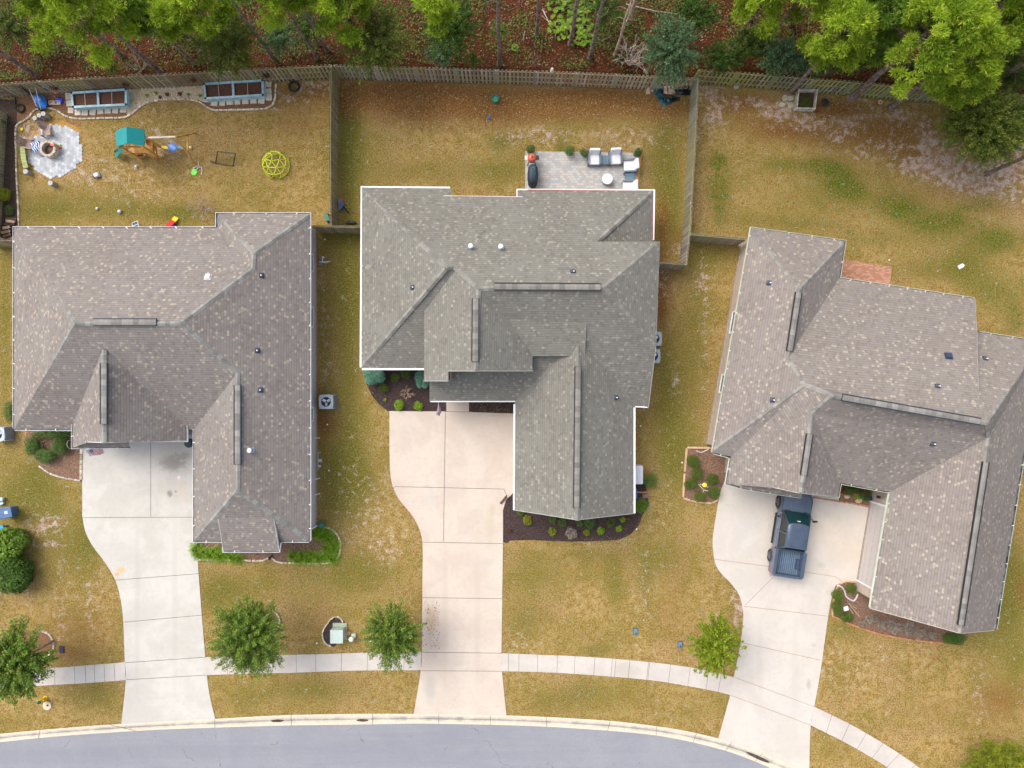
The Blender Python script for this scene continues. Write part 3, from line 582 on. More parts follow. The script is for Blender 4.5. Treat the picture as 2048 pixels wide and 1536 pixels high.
def offset_poly(q, d):
    n = len(q); out = []
    ar = sum(q[i].x * q[(i + 1) % n].y - q[(i + 1) % n].x * q[i].y for i in range(n)); sg = 1 if ar > 0 else -1
    for i in range(n):
        a, b, c = q[i - 1], q[i], q[(i + 1) % n]
        d1 = (b - a).to_2d().normalized(); d2 = (c - b).to_2d().normalized()
        n1 = Vector((-d1.y, d1.x)) * sg; n2 = Vector((-d2.y, d2.x)) * sg
        nn = n1 + n2; L = nn.length
        if L < .2: p = b.to_2d() + n1 * d
        else: nn /= L; p = b.to_2d() + nn * (d / max(.4, nn.dot(n1)))
        out.append(p)
    return out, sg
def walls(house, outline, mwall, mtrim, inset=.38, zt=2.75, foot=True):
    q = [P(a, b, zt) for a, b in outline]; iq, sg = offset_poly(q, inset); n = len(q)
    s = MB()
    for i in range(n):
        a, b = iq[i], iq[(i + 1) % n]; s.face([(a.x, a.y, 0), (b.x, b.y, 0), (b.x, b.y, zt - .02), (a.x, a.y, zt - .02)], r=.5)
    w = s.build('wall', mwall, house)
    s = MB()
    for i in range(n):       # fascia board and soffit
        a, b = q[i], q[(i + 1) % n]; s.face([(a.x, a.y, zt - .2), (b.x, b.y, zt - .2), (b.x, b.y, zt - .01), (a.x, a.y, zt - .01)], r=.5)
        c, d = iq[(i + 1) % n], iq[i]; s.face([(a.x, a.y, zt - .2), (b.x, b.y, zt - .2), (c.x, c.y, zt - .2), (d.x, d.y, zt - .2)], r=.5)
    s.build('fascia', mtrim, house)
    if foot:
        fq, _ = offset_poly(q, inset - .05); s = MB()
        for i in range(n):
            a, b = fq[i], fq[(i + 1) % n]; c, d = iq[(i + 1) % n], iq[i]
            s.face([(a.x, a.y, 0), (b.x, b.y, 0), (b.x, b.y, .22), (a.x, a.y, .22)], r=.5); s.face([(a.x, a.y, .22), (b.x, b.y, .22), (c.x, c.y, .22), (d.x, d.y, .22)], r=.5)
        s.build('foundation', FND, house)
    return iq, sg
def drops(house, segs, mwall, name='gable_wall'):
    s = MB()
    for a, b, zl in segs:
        A, B = P(*a), P(*b); zz = zl if isinstance(zl, (tuple, list)) else (zl, zl)
        s.face([A + Vector((0, 0, -.03)), B + Vector((0, 0, -.03)), Vector((B.x, B.y, zz[1])), Vector((A.x, A.y, zz[0]))], r=.5)
    return s.build(name, mwall, house)
def rake(house, lines, mtl, h=.18, t=.03):
    for ln in lines:
        s = MB(); p = [P(*v) for v in ln]
        for k in range(len(p) - 1): s.bar(p[k] + Vector((0, 0, -h / 2 - .012)), p[k + 1] + Vector((0, 0, -h / 2 - .012)), t, h, r=.5)
        s.build('rake_board', mtl, house)
def window(house, iq, i, f, w=1.2, z0=.9, z1=2.2, kind='window', sg=1):
    a, b = iq[i], iq[(i + 1) % len(iq)]; d = (b - a).normalized(); n = Vector((d.y, -d.x)) * sg; c = a.lerp(b, f)
    def pt(u, z, o): return Vector((c.x + d.x * u + n.x * o, c.y + d.y * u + n.y * o, z))
    s = MB(); hw = w / 2
    if kind in ('garage_door', 'door'):
        s.mesh([pt(-hw, 0.03, .03), pt(hw, .03, .03), pt(hw, z1, .03), pt(-hw, z1, .03), pt(-hw, .03, -.02), pt(hw, .03, -.02), pt(hw, z1, -.02), pt(-hw, z1, -.02)], [(0, 1, 2, 3), (0, 4, 5, 1), (1, 5, 6, 2), (2, 6, 7, 3), (3, 7, 4, 0)])
        nr = 4 if kind == 'garage_door' else 2
        for r_ in range(1, nr): z = z1 * r_ / nr; s.bar(pt(-hw, z, .035), pt(hw, z, .035), .02, .02, m=1)
        o = s.build(kind, [mat('garage_door_paint', (.50, .46, .45), .5, .05) if kind == 'garage_door' else mat('door_paint', (.10, .06, .04), .5), mat('door_groove', (.40, .37, .36))], house)
    else:
        o = None
    fr = MB()
    for u0, z_0, u1, z_1 in ((-hw - .05, z0, -hw - .05, z1), (hw + .05, z0, hw + .05, z1), (-hw - .1, z1 + .05, hw + .1, z1 + .05), (-hw - .1, z0 - .04, hw + .1, z0 - .04)):
        if o is not None and z_0 == z_1 == z0 - .04: continue
        fr.bar(pt(u0, z_0 if o is None else (z_0 if z_0 > z0 else .05), .03), pt(u1, z_1, .03), .1 if z_0 != z_1 else .06, .06 if z_0 != z_1 else .1)
    if o is None:
        fr.bar(pt(-hw, (z0 + z1) / 2, .03), pt(hw, (z0 + z1) / 2, .03), .05, .05)
        o = fr.build('window', WHT, house); s = MB(); s.face([pt(-hw, z0, .012), pt(hw, z0, .012), pt(hw, z1, .012), pt(-hw, z1, .012)]); s.build('pane', GLS, o)
    else: fr.build('frame', WHT, o)
    return o
def stack(house, tris, px, py, kind):
    h, n = hit(tris, px, py); s = MB()
    if kind == 'pipe':
        s.lathe(h + Vector((0, 0, -.06)), [(.12, 0), (.13, .09), (.06, .16)], 10, m=1); s.lathe(h, [(.045, 0), (.045, .33)], 10, m=0); s.lathe(h + Vector((0, 0, .33)), [(.045, 0), (.028, .001)], 10, m=2)
        q = n.to_track_quat('Z', 'Y').to_matrix(); s.box(h + n * .012, (.26, .26, .02), M=q, m=1)
        return s.build('vent_pipe', [mat('pipe_white', (.75, .75, .75), .5), BLK, BLK], house)
    if kind == 'dome':
        q = n.to_track_quat('Z', 'Y').to_matrix(); s.box(h + n * .012, (.32, .32, .02), M=q, m=1)
        s.lathe(h, [(.085, 0), (.085, .34)], 14, m=1); s.lathe(h + Vector((0, 0, .30)), [(.12, 0), (.14, .04), (.11, .10), (.03, .13)], 16, m=0)
        return s.build('flue_vent', [mat('cap_white', (.85, .88, .9), .35, .03), mat('galvanised', (.34, .42, .48), .35, .1, 5, metal=.6)], house, smooth=True)
    if kind == 'box':
        q = n.to_track_quat('Z', 'Y').to_matrix(); s.box(h + n * .06, (.30, .30, .12), M=q, m=0, tp=.85); s.box(h + n * .008, (.40, .40, .012), M=q, m=1)
        return s.build('exhaust_hood', [mat('hood_white', (.85, .85, .87), .4, .03), mat('galv2', (.5, .55, .6), .4, .1)], house, bevel=.01)
    if kind == 'blackbox':
        q = n.to_track_quat('Z', 'Y').to_matrix(); s.box(h + n * .07, (.36, .36, .14), M=q, m=0, tp=.8); s.box(h + n * .008, (.46, .44, .012), M=q, m=0)
        return s.build('roof_vent', [mat('vent_navy', (.035, .05, .09), .5, .1)], house, bevel=.015)
    if kind == 'hood':
        q = n.to_track_quat('Z', 'Y').to_matrix(); s.lathe(h - Vector((0, 0, .05)), [(.14, 0), (.13, .1), (.06, .14)], 12, m=0); s.box(h + n * .01, (.30, .26, .015), M=q, m=0); s.lathe(h + Vector((.03, 0, .08)), [(.035, 0), (.035, .12)], 10, m=1)
        return s.build('vent_pipe', [mat('vent_navy', (.035, .05, .09), .5, .1), mat('pipe_white', (.75, .75, .75), .5)], house)
WHT = mat('white_trim', (.78, .80, .84), .45, .04, 2, bmp=0)
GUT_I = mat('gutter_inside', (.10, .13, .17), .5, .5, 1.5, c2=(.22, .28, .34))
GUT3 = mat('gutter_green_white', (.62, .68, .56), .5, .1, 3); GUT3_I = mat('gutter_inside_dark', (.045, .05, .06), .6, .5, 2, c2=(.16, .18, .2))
RED = mat('gutter_red_litter', (.30, .08, .06), .8, .3, 3)
FND = mat('foundation_brick', (.34, .29, .25), .9, .2, 6)
SID = mat('siding_grey', (.52, .51, .53), .6, .05, 2); SID2 = mat('siding_taupe', (.36, .30, .26), .7, .08, 3)
TAN = mat('stucco_tan', (.46, .38, .32), .85, .1, 4, bmp=.3); BLK = mat('black_plastic', (.025, .027, .03), .5, .2); GLS = mat('glass_dark', (.03, .04, .05), .08, .1)
def shr(name, h, seed=0): return None
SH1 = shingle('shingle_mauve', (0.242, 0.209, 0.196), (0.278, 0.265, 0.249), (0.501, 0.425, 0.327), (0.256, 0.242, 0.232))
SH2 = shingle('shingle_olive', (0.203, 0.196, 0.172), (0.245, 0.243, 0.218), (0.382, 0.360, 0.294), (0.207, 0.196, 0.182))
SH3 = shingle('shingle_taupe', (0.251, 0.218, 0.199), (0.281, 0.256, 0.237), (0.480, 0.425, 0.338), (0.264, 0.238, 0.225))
def capmat(n, c): return mat(n, c, .95, .1, 6, rnd=.24, bmp=.3, bscale=60)
CP1 = capmat('cap_grey_green', (.235, .236, .22)); CP2 = capmat('cap_grey_olive', (.215, .21, .19)); CP3 = capmat('cap_grey_taupe', (.24, .23, .215))
e = 2.75
# --- left house
H1 = thing('house', None, 'house', (0, 0, 0)); BASE[H1.name] = P(330, 770)
H1['label'] = 'bungalow with a mauve-grey shingle roof and thin white gutters, below the playset yard'
f1 = [[(28, 455, e), (437, 455, e), (505, 537, 4.55), (360, 647, 6.6), (150, 647, 6.6)],
      [(28, 455, e), (150, 647, 6.6), (28, 859, e)],
      [(28, 859, e), (150, 647, 6.6), (360, 647, 6.6), (475, 745, 5.0), (388, 859, e)],
      [(437, 455, e), (437, 427, e), (507, 507, 4.52), (505, 537, 4.55)],
      [(437, 427, e), (620, 427, e), (507, 507, 4.52)],
      [(620, 427, e), (620, 1083, e), (475, 980, 5.0), (475, 745, 5.0), (360, 647, 6.6), (505, 537, 4.55), (507, 507, 4.52)],
      [(475, 745, 5.0), (475, 980, 5.0), (388, 1083, e), (388, 859, e)],
      [(388, 1083, e), (475, 980, 5.0), (620, 1083, e)],
      [(207, 697, 5.80), (207, 885, 5.80), (372, 882, 2.9), (372, 841, 2.9)],
      [(207, 697, 5.80), (145, 828, 3.0), (145, 896, e), (177, 884, 4.2), (207, 885, 5.80)],
      [(177, 881, 3.35), (258, 881, 3.35), (258, 895, 2.8), (145, 896, 2.8), (150, 888, 3.0)],
      [(436, 1036, 3.80), (547, 1037, 3.80), (558, 1103, 2.9), (447, 1103, 2.9)]]
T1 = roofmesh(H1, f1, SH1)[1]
caps(H1, [[(35, 462, 2.85), (150, 647, 6.6)], [(33, 852, 2.85), (150, 647, 6.6)], [(150, 647, 6.6), (360, 647, 6.6), (475, 745, 5.0), (475, 980, 5.0)], [(360, 647, 6.6), (505, 537, 4.55), (507, 507, 4.52)],
           [(441, 433, 2.85), (507, 507, 4.52)], [(615, 431, 2.85), (507, 507, 4.52)], [(392, 1078, 2.85), (475, 980, 5.0)], [(615, 1079, 2.85), (475, 980, 5.0)], [(207, 700, 5.80), (207, 884, 5.80)]], CP1)
VD = mat('vent_slot_dark', (.012, .03, .05), .6, .1)
VC1, VC2, VC3 = capmat('vent_cap_brown', (.225, .215, .20)), capmat('vent_cap_olive', (.20, .19, .175)), capmat('vent_cap_taupe', (.22, .21, .195))
ridge_vent(H1, (188, 644, 6.6), (313, 644, 6.6), VC1, VD); ridge_vent(H1, (208, 726, 5.8), (208, 848, 5.8), VC1, VD); ridge_vent(H1, (475, 770, 5.0), (475, 929, 5.0), VC1, VD)
walls_out1 = [(28, 455), (437, 455), (437, 427), (620, 427), (620, 1083), (388, 1083), (388, 859), (28, 859)]
iq1, sg1 = walls(H1, walls_out1, SID, WHT)
drops(H1, [((170, 883, 3.4), (207, 883, 5.78), 2.3), ((207, 883, 5.78), (362, 880, 2.95), 2.3)], SID)
o1 = [(152, 851), (152, 888), (364, 876), (364, 851)]
walls(H1, o1, SID, WHT, inset=.12, zt=2.7, foot=False)
walls(H1, [(452, 1060), (452, 1094), (553, 1094), (553, 1060)], SID, WHT, inset=.25, zt=2.7, foot=False)
rake(H1, [[(207, 885, 5.80), (258, 884, 4.9), (372, 882, 2.9)], [(207, 885, 5.80), (177, 884, 4.2)], [(436, 1036, 3.80), (447, 1103, 2.9)], [(547, 1037, 3.80), (558, 1103, 2.9)]], WHT)
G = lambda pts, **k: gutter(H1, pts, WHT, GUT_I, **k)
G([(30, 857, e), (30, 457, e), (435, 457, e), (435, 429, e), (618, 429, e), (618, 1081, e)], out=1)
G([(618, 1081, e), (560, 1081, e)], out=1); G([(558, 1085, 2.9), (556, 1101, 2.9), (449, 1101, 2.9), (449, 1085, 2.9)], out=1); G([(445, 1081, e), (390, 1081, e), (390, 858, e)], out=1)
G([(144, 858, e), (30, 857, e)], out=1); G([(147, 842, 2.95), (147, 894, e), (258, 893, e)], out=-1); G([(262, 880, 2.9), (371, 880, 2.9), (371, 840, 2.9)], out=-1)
for px, py, k in ((416, 554, 'box'), (523, 551, 'hood'), (515, 701, 'hood'), (521, 780, 'hood'), (503, 900, 'dome')): stack(H1, T1, px, py, k)
# --- middle house
H2 = thing('house', None, 'house', (0, 0, 0)); BASE[H2.name] = P(1010, 700)
H2['label'] = 'olive-grey roofed house with solid white eaves between the other two houses'
f2 = [[(723, 374, e), (902, 376, e), (902, 391, 3.1), (1035, 393, 3.1), (1035, 379, e), (1308, 380, e), (1194, 483, 5.03), (1319, 483, 5.05), (1210, 574, 6.75), (957, 577, 6.75), (908, 533, 6.1), (893, 535, 6.22)],
      [(723, 374, e), (893, 535, 6.22), (722, 737, e)],
      [(722, 737, e), (893, 535, 6.22), (908, 533, 6.1), (915, 738, e)],
      [(1308, 380, e), (1306, 497, e), (1188, 497, 5.0), (1194, 483, 5.03)],
      [(1319, 483, 5.05), (1312, 692, 4.9), (1210, 574, 6.75)],
      [(957, 577, 6.75), (1210, 574, 6.75), (1312, 692, 4.9), (1297, 815, e), (1268, 813, e), (1157, 674, 5.1), (1030, 803, e), (859, 803, e), (859, 700, 4.55), (1065, 691, 4.78)],
      [(957, 577, 6.75), (951, 742, 6.75), (897, 742, 5.6), (897, 762, 5.6), (848, 762, 4.7), (848, 588, 4.7), (908, 533, 5.95)],
      [(957, 577, 6.75), (1065, 691, 4.82), (1065, 742, 4.8), (951, 742, 6.75)],
      [(1015, 638, 5.72), (1172, 643, 5.62), (1169, 711, 4.83), (1065, 711, 4.86)],
      [(1157, 674, 5.1), (1155, 1040, 5.1), (1268, 1027, e), (1268, 813, e)],
      [(1157, 674, 5.1), (1155, 1040, 5.1), (1028, 1020, e), (1030, 803, e)]]
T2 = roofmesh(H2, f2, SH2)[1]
caps(H2, [[(728, 380, 2.85), (893, 535, 6.22), (908, 533, 6.1), (957, 577, 6.75)], [(726, 731, 2.85), (893, 535, 6.22)], [(957, 577, 6.75), (1210, 574, 6.75)], [(1315, 486, 5.1), (1210, 574, 6.75)], [(1309, 688, 4.95), (1210, 574, 6.75)],
          [(1304, 384, 2.85), (1196, 481, 5.0)], [(957, 580, 6.75), (951, 741, 6.75)], [(1157, 715, 5.1), (1155, 1039, 5.1)]], CP2)
VD2 = mat('vent_slot_black', (.02, .02, .022), .6, .1)
ridge_vent(H2, (988, 573, 6.75), (1201, 574, 6.75), VC2, VD2); ridge_vent(H2, (951, 597, 6.75), (950, 723, 6.75), VC2, VD2); ridge_vent(H2, (1156, 733, 5.1), (1153, 1015, 5.1), VC2, VD2)
w2 = [(723, 374), (902, 376), (902, 391), (1035, 393), (1035, 379), (1308, 380), (1306, 495), (1297, 520), (1297, 815), (1268, 813), (1268, 1027), (1028, 1020), (1030, 803), (859, 803), (859, 737), (722, 737)]
iq2, sg2 = walls(H2, w2, SID2, WHT)
drops(H2, [((1155, 1036, 5.08), (1262, 1022, 2.85), 2.5), ((1155, 1036, 5.08), (1034, 1016, 2.85), 2.5), ((1315, 486, 5.0), (1308, 690, 4.85), 2.5), ((1308, 690, 4.85), (1294, 812, 2.75), 2.5), ((1194, 483, 5.0), (1319, 483, 5.0), (4.9, 2.6)),
           ((951, 740, 6.72), (899, 740, 5.58), (3.0, 3.0)), ((951, 740, 6.72), (1063, 740, 4.76), (3.0, 3.0)), ((899, 760, 5.58), (850, 760, 4.66), (2.5, 2.5)), ((899, 740, 5.58), (899, 760, 5.58), 2.5), ((850, 762, 4.66), (850, 600, 4.66), (2.6, 4.0)), ((1063, 742, 4.76), (1063, 691, 4.76), (3.6, 4.4)), ((1172, 643, 5.58), (1169, 711, 4.8), (5.3, 4.0)), ((1065, 711, 4.82), (1169, 711, 4.8), (4.0, 4.0))], SID2)
rake(H2, [[(1155, 1040, 5.1), (1268, 1027, e)], [(1155, 1040, 5.1), (1028, 1020, e)], [(1312, 692, 4.9), (1297, 815, e)], [(951, 742, 6.75), (897, 742, 5.6)], [(951, 742, 6.75), (1065, 742, 4.8)], [(897, 762, 5.6), (848, 762, 4.7)], [(1172, 643, 5.62), (1169, 711, 4.83)], [(1065, 711, 4.86), (1169, 711, 4.83)], [(1319, 483, 5.05), (1312, 692, 4.9)]], mat('rake_grey', (.42, .42, .40), .6, .1))
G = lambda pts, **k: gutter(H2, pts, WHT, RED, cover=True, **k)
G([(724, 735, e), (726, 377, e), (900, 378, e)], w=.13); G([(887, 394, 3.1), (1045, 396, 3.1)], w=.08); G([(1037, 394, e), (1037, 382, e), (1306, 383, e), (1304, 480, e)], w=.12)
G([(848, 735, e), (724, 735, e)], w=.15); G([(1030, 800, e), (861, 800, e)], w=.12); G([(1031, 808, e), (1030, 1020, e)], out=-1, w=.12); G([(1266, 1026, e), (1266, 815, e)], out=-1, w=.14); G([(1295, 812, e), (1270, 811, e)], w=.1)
for ln in ([(905, 393, 3.13), (1044, 395, 3.13)], [(1055, 380, 2.79), (1262, 382, 2.79)], [(1305, 400, 2.79), (1305, 478, 2.79)]):
    s = MB(); s.bar(P(*ln[0]), P(*ln[1]), .055, .02); s.build('gutter_litter', RED, H2)
for px, py, k in ((942, 494, 'dome'), (1002, 495, 'dome'), (1146, 543, 'hood'), (825, 575, 'hood'), (1232, 795, 'hood')): stack(H2, T2, px, py, k)
s = MB(); d0 = P(1012, 988, .0); s.path([P(1013, 992, .5), P(1011, 995, .15), P(1001, 1007, .07)], .06, .07, 6); s.build('downspout', mat('downspout_brown', (.12, .06, .045), .6, .2), H2)
# --- right house
H3 = thing('house', 'angled house under a taupe shingle roof with green-white gutters, beside the pickup truck', 'house', (0, 0, 0)); BASE[H3.name] = P(1750, 850)
r1, r2, r3, r4, r5, r5b, r6, r7, r8 = (1600, 577, 4.75), (1577, 714, 4.75), (1612, 770, 5.3), (1665, 791, 6.3), (1975, 846, 6.3), (1978, 874, 5.25), (1921, 1267, 5.2), (1625, 828, 5.25), (1602, 987, 5.2)
NE = (2084, 684, e); SE = (1988, 1261, e)
f3 = [[(1502, 455, e), (1690, 482, e), r1], [(1502, 455, e), r1, r2, r3, (1424, 905, e)], [(1690, 482, e), (1679, 556, e), r2, r1],
      [(1679, 556, e), (1950, 597, e), (1954, 663, 3.55), (1957, 790, 5.45), r5, r4, r3, r2],
      [(1925, 659, 2.78), NE, r5, (1935, 838, 6.25)], [NE, r5, r5b, r6, SE], [r5b, (1780, 984, e), (1741, 1217, e), r6],
      [r4, r5, r5b, (1780, 984, e), (1681, 966, e), r7], [(1424, 905, e), r3, r4, r7, (1463, 913, 2.8)],
      [r7, (1681, 966, e), (1677, 993, e), r8], [r7, r8, (1551, 976, 3.95), (1453, 968, e), (1463, 913, 2.8)],
      [(1551, 973, 3.25), (1604, 984, 3.25), (1604, 996, 2.8), (1483, 977, 2.8), (1483, 967, 3.0)]]
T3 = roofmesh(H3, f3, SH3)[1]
caps(H3, [[(1506, 461, 2.85), r1], [(1686, 487, 2.85), r1], [r1, r2, r3, r4, r5], [(1429, 900, 2.85), r3], [r4, r7, (1603, 985, 5.2)], [(2078, 690, 2.85), r5, r5b, (1921, 1266, 5.2)]], CP3)
ridge_vent(H3, (1597, 585, 4.75), (1579, 702, 4.75), VC3, VD2); ridge_vent(H3, (1684, 794.5, 6.3), (1960, 843, 6.3), VC3, VD); ridge_vent(H3, (1619, 868, 5.22), (1607, 950, 5.2), VC3, VD2); ridge_vent(H3, (1971, 924, 5.25), (1921, 1250, 5.2), VC3, VD2)
w3 = [(1502, 455), (1690, 482), (1679, 556), (1950, 597), (1955, 663), (2084, 684), (1988, 1261), (1741, 1217), (1780, 984), (1681, 966), (1500, 921), (1424, 905)]
iq3, sg3 = walls(H3, w3, TAN, GUT3)
walls(H3, [(1475, 910), (1470, 960), (1668, 984), (1672, 950)], TAN, GUT3, inset=.15, zt=2.65, foot=False)
drops(H3, [((1916, 1263, 5.15), (1745, 1214, 2.85), 2.5), ((1916, 1263, 5.15), (1984, 1258, 2.85), 2.5), ((1950, 600, 2.8), (1953, 663, 3.5), (2.4, 2.4)), ((1953, 663, 3.5), (1956, 785, 5.35), (2.4, 4.6)), ((1602, 984, 5.15), (1674, 990, 2.8), 2.4), ((1602, 984, 5.15), (1553, 974, 3.95), 2.6)], TAN)
rake(H3, [[r6, (1741, 1217, e)], [r6, SE], [r8, (1677, 993, e)], [r8, (1551, 976, 3.95)], [(1950, 597, e), (1954, 663, 3.55), (1957, 780, 5.3)]], mat('rake_taupe', (.45, .42, .38), .6, .1))
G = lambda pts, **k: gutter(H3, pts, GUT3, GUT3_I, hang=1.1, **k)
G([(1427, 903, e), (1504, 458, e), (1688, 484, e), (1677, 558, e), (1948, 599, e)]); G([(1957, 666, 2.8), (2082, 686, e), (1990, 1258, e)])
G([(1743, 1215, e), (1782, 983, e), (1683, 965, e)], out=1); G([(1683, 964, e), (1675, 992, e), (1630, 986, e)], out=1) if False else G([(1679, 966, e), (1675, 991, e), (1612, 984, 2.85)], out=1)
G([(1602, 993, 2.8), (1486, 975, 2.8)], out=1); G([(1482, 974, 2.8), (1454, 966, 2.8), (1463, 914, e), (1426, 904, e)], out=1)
for px, py, k in ((1538, 566, 'hood'), (1545, 800, 'hood'), (1866, 888, 'hood'), (1897, 712, 'blackbox'), (1970, 717, 'hood'), (1875, 772, 'hood')): stack(H3, T3, px, py, k)
# doors and windows on the walls
for i, f, w_, k in ((3, .12, .9, 'window'), (3, .3, 1.1, 'window'), (3, .62, .7, 'window'), (1, .5, .9, 'window'), (0, .3, 2.4, 'window'), (0, .7, 1.8, 'window'), (5, .45, 4.9, 'garage_door'), (7, .3, 1.5, 'window')):
    window(H1, iq1, i, f, w_, kind=k, sg=sg1)
for i, f, w_, k in ((15, .25, 1.4, 'window'), (15, .7, 1.0, 'window'), (0, .5, 1.8, 'window'), (4, .4, 2.4, 'window'), (2, .5, 1.8, 'window'), (7, .4, 1.0, 'window'), (11, .5, 4.9, 'garage_door'), (10, .5, 1.6, 'window'), (12, .3, 1.0, 'door'), (14, .5, 1.4, 'window')):
    window(H2, iq2, i, f, w_, kind=k, sg=sg2)
for i, f, w_, k in ((11, .3, 1.0, 'window'), (11, .6, 1.2, 'window'), (2, .3, 2.0, 'window'), (2, .7, 1.4, 'window'), (7, .45, 4.9, 'garage_door'), (6, .4, 1.5, 'window'), (8, .8, 1.0, 'window'), (5, .3, 1.2, 'window')):
    window(H3, iq3, i, f, w_, z1=2.3, kind=k, sg=sg3)
# ---------------------------------------------------------------- fences
def fmat(n, a, b_, moss): 
    if n in MC: return MC[n]
    m, t, b = newmat(n); co = geoco(t); at = nd(t, 'ShaderNodeAttribute', attribute_name='rnd')
    mp = nd(t, 'ShaderNodeMapping'); mp.inputs['Scale'].default_value = (9, 9, 1.2); t.links.new(co, mp.inputs[0])
    g = noise(t, mp.outputs[0], 1.6, 4, .7); big = noise(t, co, .5, 3, .6)
    col = mixc(t, at.outputs['Fac'], a, b_); col = mixc(t, remap(t, g, .35, .7, 0, .5), col, tuple(x * .5 for x in a))
    col = mixc(t, remap(t, math_(t, 'ADD', big, math_(t, 'MULTIPLY', g, .3)), .5, .8, 0, .75), col, moss)
    t.links.new(col, b.inputs['Base Color']); b.inputs['Roughness'].default_value = .95; b.inputs['Specular IOR Level'].default_value = .1
    MC[n] = m; return m
FM_A = fmat('fence_weathered', (.24, .20, .15), (.50, .45, .35), (.33, .31, .12)); FM_B = fmat('fence_grey', (.28, .255, .22), (.58, .55, .48), (.36, .34, .17))
FM_C = fmat('fence_mossy', (.20, .21, .14), (.42, .44, .28), (.36, .38, .10)); FM_T = mat('fence_rail', (.42, .36, .24), .95, .25, 5, rnd=.2)
def fence(label, pts_top, m, h=1.83, zt=None, cat='fence', lattice=(), gap=.095):
    V = [P(a, b, h) for a, b in pts_top]; V = [Vector((v.x, v.y, 0)) for v in V]
    f = thing('fence', label, cat, (0, 0, 0)); BASE[f.name] = V[len(V) // 2]
    L = [0]
    for i in range(len(V) - 1): L.append(L[-1] + (V[i + 1] - V[i]).length)
    def at(d):
        for i in range(len(V) - 1):
            if d <= L[i + 1] + 1e-9: return V[i].lerp(V[i + 1], (d - L[i]) / (L[i + 1] - L[i]))
        return V[-1]
    n = max(1, round(L[-1] / 2.44)); w = .14
    for k in range(n + 1):
        p = at(L[-1] * k / n); s = MB(); s.box((p.x, p.y, h / 2 - .03), (.09, .09, h - .06), r=.4); s.build('post', m, f)
    for k in range(n):
        a, b = at(L[-1] * k / n), at(L[-1] * (k + 1) / n); d = (b - a).normalized(); nn = Vector((-d.y, d.x, 0)); rz = math.atan2(d.y, d.x); W = (b - a).length
        s = MB(); cnt = int(W / (w + gap) * 1.0); st = W / cnt
        for side in (-1, 1):
            for i in range(cnt):
                u = st * (i + (.5 if side < 0 else .58)); 
                if u > W - .05: continue
                c = a + d * u + nn * side * .045; hh = h - random.random() * .03
                s.box((c.x, c.y, hh / 2), (w * .93, .016, hh), rz=rz + random.uniform(-.02, .02))
        pn = s.build('panel', m, f); s = MB()
        for z in (.3, .95, h - .18): s.box(((a.x + b.x) / 2, (a.y + b.y) / 2, z), (W - .09, .036, .085), rz=rz)
        s.build('rail', FM_T, pn)
        if k in lattice:
            s = MB(); off = -nn * .09
            for i in range(9):
                z = .25 + i * .19; s.bar(a + off + Vector((0, 0, z)), b + off + Vector((0, 0, z)), .012, .03)
            for i in range(13): p = a.lerp(b, (i + .5) / 13) + off; s.bar(p + Vector((0, 0, .2)), p + Vector((0, 0, 1.78)), .012, .03)
            s.build('lattice', mat('lattice_brown', (.22, .15, .09), .9, .3), f)
    return f
fence('weathered wooden back fence with lattice sections behind the two blue planters', FENCE_TOP, FM_A, lattice=(3, 5))
fence('grey shadowbox back fence behind the middle yard, with the white owl on top', FENCE_MID, FM_B)
fence('mossy green shadowbox back fence under the leaning pines', FENCE_RGT, FM_C)
fence('grey wooden divider fence between the playset yard and the middle yard', [(661, 133), (659, 300), (661, 451)], FM_A, gap=.045)
fence('grey wooden divider fence between the middle yard and the sandy yard', [(1397, 159), (1395, 200), (1391, 287), (1385, 375), (1380, 470), (1373, 528)], FM_B, gap=.045)
fence('short fence joining the left and middle houses below the green bench', [(624, 452), (661, 452), (721, 453)], FM_A, gap=.03)
fence('short fence stub joining the middle house to its long side fence', [(1322, 525), (1371, 528)], FM_B, gap=.03)
fence('short fence joining the side fence to the angled house', [(1382, 468), (1440, 472), (1492, 478)], FM_B, gap=.03)
fence('fence along the black soil strip beside the firewood', [(-30, 205), (-36, 300), (-40, 400), (-46, 478)], FM_A, gap=.03)
fence('short fence stub joining the firewood corner to the mauve roofed house', [(-46, 482), (28, 479)], FM_A, gap=.03)
